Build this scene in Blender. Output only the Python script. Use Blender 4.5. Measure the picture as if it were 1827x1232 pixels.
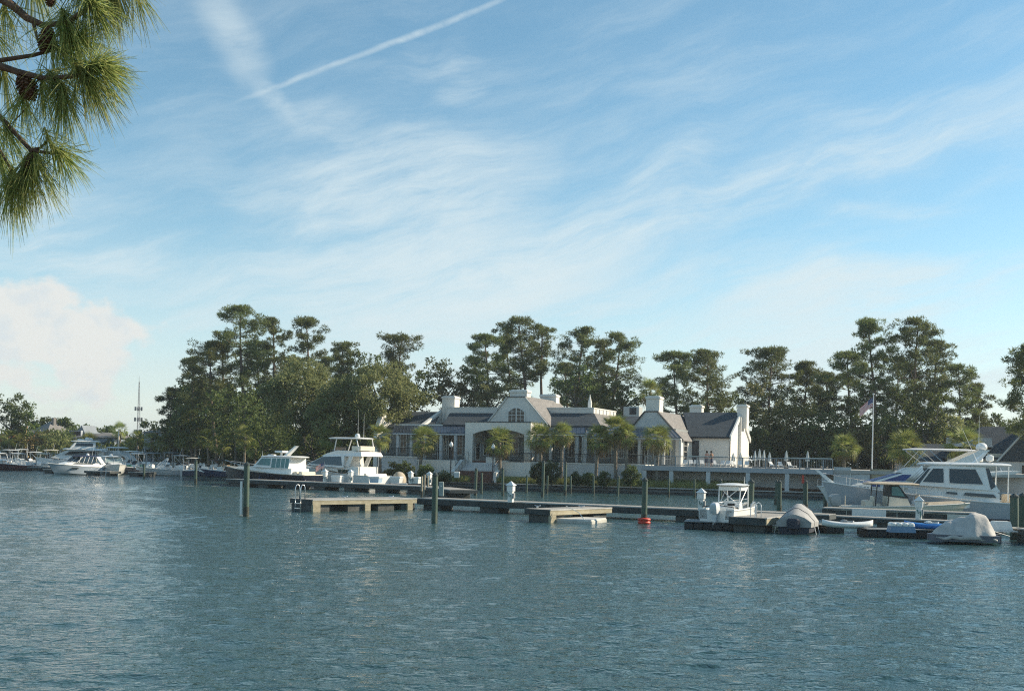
import bpy, bmesh, math, random
import numpy as np
from mathutils import Vector, Matrix

for _o in list(bpy.data.objects):
    bpy.data.objects.remove(_o)
SC = bpy.context.scene
COL = SC.collection
R = math.radians
PI = math.pi

# ---------------------------------------------------------------- camera
F = 1959.0            # focal length in pixels of the 1827 px wide photograph
CX, CY = 913.5, 815.0  # where the optical axis meets the photograph (eye level)
H = 3.6               # eye height above the water
ROLL = R(1.2)
cam_d = bpy.data.cameras.new('camera')
cam_d.sensor_width = 36.0
cam_d.lens = 36.0 * F / 1827.0
cam_d.shift_y = (CY - 616.0) / 1827.0
cam_d.clip_start = 0.1
cam_d.clip_end = 6000
cam = bpy.data.objects.new('camera', cam_d)
COL.objects.link(cam)
cam.matrix_world = Matrix.Translation((0, 0, H)) @ Matrix.Rotation(PI / 2, 4, 'X') @ Matrix.Rotation(ROLL, 4, 'Z')
SC.camera = cam

# ---------------------------------------------------------------- light
SUN_EL, SUN_AZ = R(29), R(13)      # azimuth measured from +X (right of frame) towards +Y (away)
sun_vec = Vector((math.cos(SUN_EL) * math.cos(SUN_AZ), math.cos(SUN_EL) * math.sin(SUN_AZ), math.sin(SUN_EL)))
sl = bpy.data.lights.new('sun', 'SUN')
sl.energy = 4.8
sl.angle = R(0.53)
sl.color = (1.0, 0.86, 0.66)
so = bpy.data.objects.new('sun', sl)
COL.objects.link(so)
so.rotation_euler = sun_vec.to_track_quat('Z', 'Y').to_euler()
SC.view_settings.view_transform = 'Standard'
SC.view_settings.look = 'None'
SC.view_settings.exposure = 0.62
SC.view_settings.gamma = 1.0
SC.view_settings.use_curve_mapping = False
SC.render.engine = 'CYCLES'
SC.cycles.use_denoising = False
SC.cycles.filter_width = 1.15
SC.cycles.max_bounces = 5
SC.cycles.diffuse_bounces = 2
SC.cycles.glossy_bounces = 3
SC.cycles.transmission_bounces = 2
SC.cycles.transparent_max_bounces = 8
SC.cycles.caustics_reflective = False
SC.cycles.caustics_refractive = False


def unroll(px, py):
    dx, dy = px - CX, py - CY
    c, s = math.cos(ROLL), math.sin(ROLL)
    return dx * c + dy * s, -dx * s + dy * c


def at(px, py, Y):
    """the point seen at a pixel, at the distance Y"""
    x, y = unroll(px, py)
    return Vector((x / F * Y, Y, H - y / F * Y))


def gp(px, py, z=0.0):
    """the point seen at a pixel, at the height z (below eye level)"""
    x, y = unroll(px, py)
    Y = F * (H - z) / y
    return Vector((x / F * Y, Y, z))


# ---------------------------------------------------------------- sky
W = bpy.data.worlds.new('World')
SC.world = W
W.use_nodes = True
wt = W.node_tree
wt.nodes.clear()
W.cycles.sampling_method = 'MANUAL'
W.cycles.sample_map_resolution = 128


class G:
    """small helper to write node graphs as expressions"""
    def __init__(s, tree):
        s.t = tree

    def node(s, typ, **kw):
        n = s.t.nodes.new(typ)
        for k, v in kw.items():
            setattr(n, k, v)
        return n

    def put(s, sock, v):
        if isinstance(v, bpy.types.NodeSocket):
            s.t.links.new(v, sock)
        elif v is not None:
            sock.default_value = v

    def m(s, op, a, b=None, c=None, clamp=False):
        n = s.node('ShaderNodeMath', operation=op, use_clamp=clamp)
        s.put(n.inputs[0], a)
        s.put(n.inputs[1], b)
        s.put(n.inputs[2], c)
        return n.outputs[0]

    def add(s, *a):
        r = a[0]
        for b in a[1:]:
            r = s.m('ADD', r, b)
        return r

    def mul(s, *a):
        r = a[0]
        for b in a[1:]:
            r = s.m('MULTIPLY', r, b)
        return r

    def sub(s, a, b):
        return s.m('SUBTRACT', a, b)

    def step(s, v, a, b, x=0.0, y=1.0):
        n = s.node('ShaderNodeMapRange', interpolation_type='SMOOTHSTEP')
        s.put(n.inputs[0], v)
        for i, q in enumerate((a, b, x, y)):
            n.inputs[i + 1].default_value = q
        return n.outputs[0]

    def vec(s, x, y, z=0.0):
        n = s.node('ShaderNodeCombineXYZ')
        s.put(n.inputs[0], x)
        s.put(n.inputs[1], y)
        s.put(n.inputs[2], z)
        return n.outputs[0]

    def noise(s, v, scale, detail=4.0, rough=0.5, dist=0.0):
        n = s.node('ShaderNodeTexNoise')
        s.put(n.inputs['Vector'], v)
        n.inputs['Scale'].default_value = scale
        n.inputs['Detail'].default_value = detail
        n.inputs['Roughness'].default_value = rough
        n.inputs['Distortion'].default_value = dist
        return n

    def mix(s, f, a, b, typ='MIX'):
        n = s.node('ShaderNodeMix', data_type='RGBA', blend_type=typ)
        s.put(n.inputs[0], f)
        s.put(n.inputs[6], a)
        s.put(n.inputs[7], b)
        return n.outputs[2]


g = G(wt)
sky = g.node('ShaderNodeTexSky', sky_type='NISHITA', sun_disc=False)
sky.sun_elevation = SUN_EL
sky.sun_rotation = PI / 2 - SUN_AZ
sky.altitude = 0
sky.air_density = 1.0
sky.dust_density = 0.0
sky.ozone_density = 1.8
tc = g.node('ShaderNodeTexCoord')
sep = g.node('ShaderNodeSeparateXYZ')
wt.links.new(tc.outputs['Generated'], sep.inputs[0])
dx_, dy_, dz_ = sep.outputs
AZ = g.mul(g.m('ARCTAN2', dx_, dy_), F)
EL = g.mul(g.m('ARCSINE', dz_), F)
wob = g.noise(tc.outputs['Generated'], 7.0, 2.0, 0.55)
wsep = g.node('ShaderNodeSeparateColor')
wt.links.new(wob.outputs['Color'], wsep.inputs[0])
U = g.add(AZ, g.mul(g.sub(wsep.outputs[0], 0.5), 150.0))
V = g.add(EL, g.mul(g.sub(wsep.outputs[1], 0.5), 110.0))
wob2 = g.noise(tc.outputs['Generated'], 30.0, 2.0, 0.6)
w2 = g.node('ShaderNodeSeparateColor')
wt.links.new(wob2.outputs['Color'], w2.inputs[0])
U2 = g.add(AZ, g.mul(g.sub(w2.outputs[0], 0.5), 34.0))
V2 = g.add(EL, g.mul(g.sub(w2.outputs[1], 0.5), 34.0))


def sky_uv(px, py):
    x, y = unroll(px, py)
    return math.atan2(x, F) * F, math.atan2(-y, math.hypot(F, x)) * F


def blob(vec, c, rx, ry, ang, strength, edge=1.9):
    """soft patch of cloud round a direction: 3 nodes each, so that the sky stays cheap"""
    mp = g.node('ShaderNodeMapping', vector_type='TEXTURE')
    wt.links.new(vec, mp.inputs[0])
    mp.inputs['Location'].default_value = (c[0], c[1], 0)
    mp.inputs['Rotation'].default_value = (0, 0, ang)
    mp.inputs['Scale'].default_value = (rx, ry, 1)
    ln = g.node('ShaderNodeVectorMath', operation='LENGTH')
    wt.links.new(mp.outputs[0], ln.inputs[0])
    return g.step(ln.outputs['Value'], edge, 0.0, 0.0, strength)


def capsule(p0, p1, wid, strength, vec):
    a, b = sky_uv(*p0), sky_uv(*p1)
    L = math.hypot(b[0] - a[0], b[1] - a[1]) / 2
    return blob(vec, ((a[0] + b[0]) / 2, (a[1] + b[1]) / 2), L * .72, wid, math.atan2(b[1] - a[1], b[0] - a[0]), strength)


UV = g.vec(U, V)
UV2 = g.vec(U2, V2)
ca, sa = math.cos(R(14)), math.sin(R(14))
SU = g.add(g.mul(U, ca), g.mul(V, sa))
SV = g.sub(g.mul(V, ca), g.mul(U, sa))
st1 = g.noise(g.vec(g.mul(SU, 0.0016), g.mul(SV, 0.0085), 1.7), 1.0, 6.0, 0.58).outputs[0]
st2 = g.noise(g.vec(g.mul(SU, 0.0042), g.mul(SV, 0.021), 8.1), 1.0, 7.0, 0.68).outputs[0]
fine = g.noise(g.vec(g.mul(U, 0.011), g.mul(V, 0.016), 3.3), 1.0, 4.0, 0.6).outputs[0]
tex = g.add(g.mul(st1, 0.52), g.mul(st2, 0.48))
# general veil of cirrus over the whole sky, thicker low down
veil = g.mul(g.step(tex, 0.40, 0.72), g.step(EL, 900.0, 120.0, 0.30, 0.85))
feats = [((420, 620), (1180, 540), 70, 1.0), ((420, 480), (1120, 470), 62, 1.05), ((560, 330), (960, 330), 62, 0.95),
         ((400, 400), (720, 300), 48, 0.5), ((900, 475), (1480, 320), 30, 0.75), ((1260, 345), (1960, 195), 26, 0.70),
         ((1000, 400), (1330, 250), 24, 0.45), ((1300, 235), (1900, 150), 20, 0.22), ((1450, 385), (1700, 362), 9, 0.45),
         ((1150, 520), (1960, 470), 32, 0.75), ((1150, 640), (1960, 600), 80, 0.95), ((1350, 720), (2000, 690), 55, 0.9), ((1250, 560), (1700, 520), 30, 0.6), ((-120, 390), (330, 480), 55, 0.70),
         ((250, 560), (480, 500), 40, 0.5), ((640, 150), (900, 95), 26, 0.28), ((760, 175), (850, 150), 16, 0.35),
         ((440, 265), (640, 225), 30, 0.40), ((-100, 330), (190, 400), 45, 0.35), ((1000, 90), (1400, 130), 60, 0.12),
         ((1650, 100), (1900, 40), 30, 0.2)]
dens = None
for p0, p1, wd, st in feats:
    c_ = capsule(p0, p1, wd * 1.12, st * 0.95, UV)
    dens = c_ if dens is None else g.add(dens, c_)
dens = g.m('MULTIPLY_ADD', dens, g.step(tex, 0.36, 0.60, 0.22, 1.25), g.mul(veil, 0.55))
# vertical feathery plume and the thin contrail
pl = g.add(capsule((360, -40), (470, 160), 30, .55, UV2), capsule((455, 140), (530, 222), 15, .42, UV2), capsule((420, 182), (640, 98), 3.6, .5, g.vec(AZ, g.add(EL, g.mul(g.sub(w2.outputs[1], 0.5), 10.0)))),
           capsule((600, 112), (930, -14), 4.2, .75, g.vec(AZ, g.add(EL, g.mul(g.sub(w2.outputs[1], 0.5), 7.0)))))
dens = g.m('MULTIPLY_ADD', pl, g.step(fine, 0.30, 0.62, 0.2, 1.0), dens)
# moist air: the blue pales towards the horizon
dens = g.m('MINIMUM', g.m('MAXIMUM', g.add(dens, g.step(EL, 330.0, 0.0, 0.0, 0.30)), g.step(EL, 420.0, -20.0, 0.0, 0.80)), 4.0)
dens = g.mul(g.sub(1.0, g.m('EXPONENT', g.mul(dens, -1.25))), g.step(st2, 0.30, 0.70, 0.80, 1.05))
# heap cloud low on the left, and its small neighbours along the horizon
hz = g.noise(g.vec(g.mul(AZ, 0.012), g.mul(EL, 0.016), 5.5), 1.0, 5.0, 0.55).outputs[0]
hp = None
for c, rx, ry, st in (((50, 580), 190, 66, 1.0), ((165, 640), 74, 62, .9), ((180, 690), 44, 44, .8), ((90, 735), 70, 22, .5),
                      ((20, 680), 150, 60, .6), ((150, 745), 40, 16, .5), ((225, 660), 50, 30, .35)):
    h_ = blob(UV2, sky_uv(*c), rx, ry, 0, st)
    hp = h_ if hp is None else g.m('MAXIMUM', hp, h_)
hp = g.step(g.m('MULTIPLY_ADD', g.sub(hz, 0.5), 1.3, hp), 0.40, 0.66)
SKYS = 0.098          # background strength
cir = tuple(v / SKYS for v in (0.475, 0.550, 0.575)) + (1,)
cum = tuple(v / SKYS for v in (0.560, 0.555, 0.530)) + (1,)
hue = g.node('ShaderNodeHueSaturation')
hue.inputs['Saturation'].default_value = 1.08
hue.inputs['Value'].default_value = 1.02
hue.inputs['Hue'].default_value = 0.480
wt.links.new(sky.outputs[0], hue.inputs['Color'])
c1 = g.mix(dens, hue.outputs[0], cir)
bil = g.noise(g.vec(g.mul(U2, 0.017), g.mul(V2, 0.022), 2.2), 1.0, 4.0, 0.6).outputs[0]
cumc = g.mix(g.step(bil, 0.30, 0.54), tuple(v / SKYS for v in (0.49, 0.52, 0.53)) + (1,), cum)
c2 = g.mix(g.mul(hp, 0.88), c1, cumc)
bg = g.node('ShaderNodeBackground')
bg.inputs['Strength'].default_value = SKYS
wt.links.new(c2, bg.inputs['Color'])
wo = g.node('ShaderNodeOutputWorld')
wt.links.new(bg.outputs[0], wo.inputs['Surface'])

# ---------------------------------------------------------------- materials
MATS = {}


def mat(name, col, rough=0.6, var=0.12, scale=6.0, bump=0.0, metal=0.0, spec=0.5, col2=None, stretch=None, trans=0.0,
        coat=0.0, bscale=None, emit=None):
    if name in MATS:
        return MATS[name]
    m = bpy.data.materials.new(name)
    m.use_nodes = True
    t = m.node_tree
    q = G(t)
    b = t.nodes['Principled BSDF']
    b.inputs['Roughness'].default_value = rough
    b.inputs['Metallic'].default_value = metal
    b.inputs['Specular IOR Level'].default_value = spec
    b.inputs['Coat Weight'].default_value = coat
    tcn = q.node('ShaderNodeTexCoord')
    v = tcn.outputs['Object']
    if stretch:
        mp = q.node('ShaderNodeMapping')
        mp.inputs['Scale'].default_value = stretch
        t.links.new(v, mp.inputs[0])
        v = mp.outputs[0]
    nz = q.noise(v, scale, 6.0, 0.6)
    f = q.step(nz.outputs[0], 0.3, 0.7)
    if col2 is None:
        a = tuple(max(0, c * (1 - var)) for c in col) + (1,)
        bb = tuple(min(1, c * (1 + var)) for c in col) + (1,)
    else:
        a, bb = tuple(col) + (1,), tuple(col2) + (1,)
    c = q.mix(f, a, bb)
    t.links.new(c, b.inputs['Base Color'])
    if bump:
        bn = q.node('ShaderNodeBump')
        bn.inputs['Strength'].default_value = bump
        bn.inputs['Distance'].default_value = 0.05
        n2 = q.noise(v, bscale or scale * 4, 5.0, 0.6)
        t.links.new(n2.outputs[0], bn.inputs['Height'])
        t.links.new(bn.outputs[0], b.inputs['Normal'])
    if trans:
        tr = q.node('ShaderNodeBsdfTranslucent')
        t.links.new(c, tr.inputs[0])
        mx = q.node('ShaderNodeMixShader')
        mx.inputs[0].default_value = trans
        t.links.new(b.outputs[0], mx.inputs[1])
        t.links.new(tr.outputs[0], mx.inputs[2])
        t.links.new(mx.outputs[0], t.nodes['Material Output'].inputs['Surface'])
    MATS[name] = m
    return m


def leafmat(name, c1, c2, trans=0.3, scale=0.9, spec=0.3):
    """leaf colour that varies from clump to clump and from tree to tree"""
    if name in MATS:
        return MATS[name]
    m = mat(name, c1, 0.55, 0.1, scale, 0, 0, spec, c2, None, trans)
    t = m.node_tree
    q = G(t)
    oi = q.node('ShaderNodeObjectInfo')
    hs = q.node('ShaderNodeHueSaturation')
    t.links.new(q.m('MULTIPLY_ADD', oi.outputs['Random'], 0.03, 0.485), hs.inputs['Hue'])
    t.links.new(q.m('MULTIPLY_ADD', oi.outputs['Random'], 0.5, 0.78), hs.inputs['Value'])
    src = t.nodes['Principled BSDF'].inputs['Base Color'].links[0].from_socket
    t.links.new(src, hs.inputs['Color'])
    t.links.new(hs.outputs[0], t.nodes['Principled BSDF'].inputs['Base Color'])
    for n in t.nodes:
        if n.type == 'BSDF_TRANSLUCENT':
            t.links.new(hs.outputs[0], n.inputs[0])
    return m


M_WHITE = mat('white_gelcoat', (0.78, 0.78, 0.75), 0.28, 0.05, 1.5, coat=0.3)
M_CREAM = mat('cream_gelcoat', (0.70, 0.64, 0.52), 0.35, 0.06, 1.5)
M_NAVY = mat('navy_hull', (0.006, 0.009, 0.020), 0.3, 0.15, 1.0, spec=0.3)
M_GREYH = mat('grey_hull', (0.40, 0.43, 0.46), 0.22, 0.05, 1.0, coat=0.4)
M_BLUEH = mat('blue_hull', (0.016, 0.028, 0.075), 0.22, 0.1, 1.0, coat=0.4)
M_REDH = mat('maroon_hull', (0.055, 0.018, 0.024), 0.3, 0.1, 1.0)
M_GLASS = mat('dark_glass', (0.012, 0.02, 0.025), 0.06, 0.1, 1.0, spec=0.8)
M_TEALG = mat('teal_glass', (0.03, 0.13, 0.11), 0.07, 0.2, 1.2, spec=0.8)
M_BLUEG = mat('blue_cover', (0.03, 0.06, 0.20), 0.45, 0.15, 1.2)
M_STEEL = mat('steel', (0.62, 0.64, 0.66), 0.22, 0.05, 3.0, metal=0.9)
M_ALU = mat('white_pipe', (0.72, 0.73, 0.73), 0.3, 0.04, 3.0)
M_BLACK = mat('black_plastic', (0.012, 0.013, 0.015), 0.5, 0.2, 3.0)
M_RUB = mat('black_float', (0.014, 0.016, 0.018), 0.55, 0.3, 5.0, 0.2)
M_CANVG = mat('grey_canvas', (0.36, 0.36, 0.35), 0.85, 0.12, 2.5, 0.35, bscale=5)
M_CANVD = mat('dark_canvas', (0.035, 0.042, 0.06), 0.85, 0.2, 2.5, 0.3)
M_CANVN = mat('navy_canvas', (0.02, 0.035, 0.09), 0.8, 0.15, 2.5, 0.3)
M_CANVT = mat('tan_canvas', (0.42, 0.36, 0.27), 0.85, 0.12, 2.5, 0.3)
M_TEAK = mat('teak', (0.28, 0.19, 0.11), 0.6, 0.2, 4, stretch=(1, 8, 1))
M_DECKW = mat('weathered_deck', (0.22, 0.21, 0.19), 0.85, 0.35, 2.2, 0.5, col2=(0.40, 0.39, 0.36), stretch=(6, .6, 1))
M_TIMB = mat('pale_timber', (0.44, 0.40, 0.29), 0.85, 0.3, 2.2, 0.4, col2=(0.30, 0.26, 0.17), stretch=(1, 1, 4))
M_FLOAT = mat('float_concrete', (0.075, 0.08, 0.075), 0.8, 0.35, 2.5, 0.4)
M_PILE = mat('green_piling', (0.035, 0.085, 0.062), 0.62, 0.3, 3.0, 0.3, col2=(0.085, 0.105, 0.075), stretch=(3, 3, .6))
M_WPILE = mat('wood_piling', (0.13, 0.10, 0.075), 0.85, 0.3, 3.0, 0.4, stretch=(4, 4, .5))
M_FASC = mat('dark_fascia', (0.045, 0.055, 0.055), 0.75, 0.35, 2.0, 0.3)
M_STUC = mat('pale_stucco', (0.68, 0.66, 0.61), 0.85, 0.06, 1.2, 0.15, bscale=30)
M_STUC2 = mat('grey_stucco', (0.54, 0.55, 0.55), 0.85, 0.07, 1.0, 0.15, bscale=30)
M_PORCH = mat('shaded_porch_wall', (0.24, 0.26, 0.26), 0.85, 0.07, 1.0, 0.1)  # deep porch shade put into a darker wall colour
M_TRIM = mat('white_trim', (0.66, 0.66, 0.62), 0.6, 0.05, 2.0)
M_IRON = mat('dark_iron', (0.018, 0.020, 0.024), 0.5, 0.2, 3.0)
M_WIN = mat('window_glass', (0.02, 0.024, 0.026), 0.12, 0.3, 0.7, spec=0.35)
M_BRICK = mat('brick_paving', (0.13, 0.062, 0.046), 0.9, 0.3, 3.0, 0.3)
M_MULCH = mat('mulch', (0.19, 0.085, 0.045), 0.95, 0.4, 5.0, 0.5)
M_BARK = mat('pine_bark', (0.085, 0.062, 0.05), 0.95, 0.4, 3.5, 0.8, col2=(0.17, 0.125, 0.10), stretch=(1, 1, .3))
M_BARKG = mat('grey_bark', (0.10, 0.092, 0.08), 0.95, 0.4, 3.5, 0.6)
M_PALMT = mat('palm_trunk', (0.14, 0.12, 0.095), 0.95, 0.4, 5.0, 0.8, col2=(0.25, 0.215, 0.17))
M_PINE = leafmat('pine_needles', (0.082, 0.112, 0.036), (0.18, 0.205, 0.070), 0.45)
M_OAK = leafmat('oak_leaves', (0.17, 0.20, 0.075), (0.29, 0.31, 0.13), 0.48)
M_BROAD = leafmat('broad_leaves', (0.066, 0.100, 0.030), (0.145, 0.185, 0.055), 0.45)
M_OLIVE = leafmat('olive_leaves', (0.09, 0.095, 0.034), (0.16, 0.145, 0.055), 0.38)
M_HEDGE = leafmat('hedge_leaves', (0.035, 0.06, 0.014), (0.085, 0.11, 0.03), 0.25, 2.0)
M_PALM = leafmat('palm_fronds', (0.14, 0.19, 0.045), (0.33, 0.34, 0.10), 0.45, 1.5)
M_PALMD = leafmat('dry_fronds', (0.17, 0.12, 0.055), (0.24, 0.18, 0.09), 0.3, 1.5)
M_NEED = leafmat('long_needles', (0.13, 0.20, 0.052), (0.42, 0.42, 0.16), 0.52, 55.0)
M_GRASSB = leafmat('border_grass', (0.15, 0.17, 0.05), (0.36, 0.34, 0.13), 0.4, 1.0)
M_LAMP = mat('lamp_glass', (0.75, 0.75, 0.72), 0.3, 0.03, 2.0)
M_RED = mat('red_float', (0.55, 0.055, 0.03), 0.5, 0.1, 2.0)
M_BLUEK = mat('blue_kayak', (0.02, 0.16, 0.46), 0.35, 0.08, 2.0)
M_TAN = mat('tan_board', (0.44, 0.36, 0.24), 0.85, 0.15, 1.5, 0.2)
M_SKIN = mat('skin', (0.45, 0.26, 0.18), 0.6, 0.05, 4.0)

# slate / shingle roofs: rows of small tabs, far too small to tell apart one by one
def roofmat(name, a, b, row=0.22):
    m = bpy.data.materials.new(name)
    m.use_nodes = True
    t = m.node_tree
    q = G(t)
    bs = t.nodes['Principled BSDF']
    bs.inputs['Roughness'].default_value = 0.8
    tcn = q.node('ShaderNodeTexCoord')
    br = q.node('ShaderNodeTexBrick')
    br.inputs['Color1'].default_value = tuple(a) + (1,)
    br.inputs['Color2'].default_value = tuple(b) + (1,)
    br.inputs['Mortar'].default_value = tuple(x * 0.5 for x in a) + (1,)
    br.inputs['Scale'].default_value = 1.0
    br.inputs['Mortar Size'].default_value = 0.012
    br.inputs['Brick Width'].default_value = 0.3
    br.inputs['Row Height'].default_value = row
    sp = q.node('ShaderNodeSeparateXYZ')
    t.links.new(tcn.outputs['Object'], sp.inputs[0])
    t.links.new(q.vec(q.add(sp.outputs[0], sp.outputs[1]), q.mul(sp.outputs[2], 1.4)), br.inputs['Vector'])
    nz = q.noise(tcn.outputs['Object'], 1.2, 5.0, 0.65)
    c = q.mix(q.step(nz.outputs[0], 0.3, 0.7, 0.0, 0.55), br.outputs['Color'], tuple(x * 0.62 for x in b) + (1,))
    t.links.new(c, bs.inputs['Base Color'])
    bn = q.node('ShaderNodeBump')
    bn.inputs['Strength'].default_value = 0.5
    bn.inputs['Distance'].default_value = 0.03
    t.links.new(br.outputs['Fac'], bn.inputs['Height'])
    bn.invert = True
    t.links.new(bn.outputs[0], bs.inputs['Normal'])
    MATS[name] = m
    return m


M_SLATE = roofmat('slate_shingles', (0.024, 0.038, 0.050), (0.055, 0.074, 0.090))
M_SLATL = roofmat('pale_shingles', (0.17, 0.165, 0.16), (0.27, 0.255, 0.24))  # paler copy of the slate: sun on right-hand slopes put into colour
M_METR = mat('standing_seam', (0.035, 0.05, 0.08), 0.4, 0.08, 2.0, metal=0.4)

# ---------------------------------------------------------------- mesh helpers
class MB:
    def __init__(s):
        s.v, s.f = [], []

    def add(s, vs, fs):
        n = len(s.v)
        s.v += [tuple(p) for p in vs]
        s.f += [tuple(i + n for i in f) for f in fs]
        return s

    def box(s, a, b, M=None):
        (x0, y0, z0), (x1, y1, z1) = a, b
        vs = [(x0, y0, z0), (x1, y0, z0), (x1, y1, z0), (x0, y1, z0), (x0, y0, z1), (x1, y0, z1), (x1, y1, z1), (x0, y1, z1)]
        if M:
            vs = [M @ Vector(p) for p in vs]
        return s.add(vs, [(0, 3, 2, 1), (4, 5, 6, 7), (0, 1, 5, 4), (1, 2, 6, 5), (2, 3, 7, 6), (3, 0, 4, 7)])

    def bbox(s, a, b, r=0.03):
        """box with chamfered upright and top edges"""
        (x0, y0, z0), (x1, y1, z1) = a, b
        o = lambda i, z: [(x0 + i + r, y0 + i, z), (x1 - i - r, y0 + i, z), (x1 - i, y0 + i + r, z), (x1 - i, y1 - i - r, z),
                          (x1 - i - r, y1 - i, z), (x0 + i + r, y1 - i, z), (x0 + i, y1 - i - r, z), (x0 + i, y0 + i + r, z)]
        return s.rings([o(0, z0), o(0, z1 - r), o(r, z1)])

    def rings(s, rs, cap=True, closed=True):
        n = len(rs[0])
        b = len(s.v)
        for r in rs:
            s.v += [tuple(p) for p in r]
        for k in range(len(rs) - 1):
            for i in range(n if closed else n - 1):
                j = (i + 1) % n
                s.f.append((b + k * n + i, b + k * n + j, b + (k + 1) * n + j, b + (k + 1) * n + i))
        if cap:
            s.f.append(tuple(b + i for i in reversed(range(n))))
            s.f.append(tuple(b + (len(rs) - 1) * n + i for i in range(n)))
        return s

    def tube(s, pts, rad, n=8, cap=True):
        pts = [Vector(p) for p in pts]
        rads = rad if isinstance(rad, (list, tuple)) else [rad] * len(pts)
        rs = []
        for i, p in enumerate(pts):
            t = (pts[min(i + 1, len(pts) - 1)] - pts[max(i - 1, 0)]).normalized()
            up = Vector((0, 0, 1)) if abs(t.z) < 0.9 else Vector((1, 0, 0))
            a = t.cross(up).normalized()
            b = t.cross(a)
            rs.append([p + a * (math.cos(2 * PI * k / n) * rads[i]) + b * (math.sin(2 * PI * k / n) * rads[i]) for k in range(n)])
        return s.rings(rs, cap)

    def lathe(s, prof, c=(0, 0, 0), n=16):
        return s.rings([[(c[0] + r * math.cos(2 * PI * k / n), c[1] + r * math.sin(2 * PI * k / n), c[2] + z) for k in range(n)] for r, z in prof])

    def prism(s, poly, a, b):
        """3D polygon list a (ring) to ring b"""
        return s.rings([a, b])

    def ext(s, poly, axis, lo, hi):
        """extrude a 2D polygon along an axis: axis 1 -> poly is (x,z); axis 0 -> poly is (y,z); axis 2 -> (x,y)"""
        def mk(p, q):
            return {0: (q, p[0], p[1]), 1: (p[0], q, p[1]), 2: (p[0], p[1], q)}[axis]
        return s.rings([[mk(p, lo) for p in poly], [mk(p, hi) for p in poly]])

    def build(s, name, m, parent=None, smooth=False, fix=True):
        me = bpy.data.meshes.new(name)
        me.from_pydata(s.v, [], s.f)
        if fix:
            bm = bmesh.new()
            bm.from_mesh(me)
            bmesh.ops.recalc_face_normals(bm, faces=bm.faces)
            bm.to_mesh(me)
            bm.free()
        me.materials.append(m)
        if smooth:
            me.polygons.foreach_set('use_smooth', [True] * len(me.polygons))
            if smooth == 'auto':
                try:
                    me.set_sharp_from_angle(angle=R(40))
                except Exception:
                    pass
        o = bpy.data.objects.new(name, me)
        COL.objects.link(o)
        if parent:
            o.parent = parent
        return o


def link(name, me, m, parent=None):
    if m and not me.materials:
        me.materials.append(m)
    o = bpy.data.objects.new(name, me)
    COL.objects.link(o)
    if parent:
        o.parent = parent
    return o


def np_mesh(name, V, T):
    """mesh of loose triangles or quads from numpy arrays"""
    me = bpy.data.meshes.new(name)
    k = T.shape[1]
    me.vertices.add(len(V))
    me.vertices.foreach_set('co', V.astype(np.float32).ravel())
    me.loops.add(T.size)
    me.loops.foreach_set('vertex_index', T.astype(np.int32).ravel())
    me.polygons.add(len(T))
    me.polygons.foreach_set('loop_start', np.arange(0, T.size, k, dtype=np.int32))
    me.update(calc_edges=True)
    return me


def empty(name, loc=(0, 0, 0), rz=0.0):
    o = bpy.data.objects.new(name, None)
    o.empty_display_size = 0.3
    o.location = loc
    o.rotation_euler = (0, 0, rz)
    COL.objects.link(o)
    return o


def tag(o, label=None, cat=None, group=None, kind=None):
    for k, v in (('label', label), ('category', cat), ('group', group), ('kind', kind)):
        if v:
            o[k] = v
    return o


def struct(o):
    o['kind'] = 'structure'
    return o


def copy_tree(o, parent=None):
    c = o.copy()
    COL.objects.link(c)
    c.parent = parent
    for ch in list(o.children):
        copy_tree(ch, c)
    return c

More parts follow.
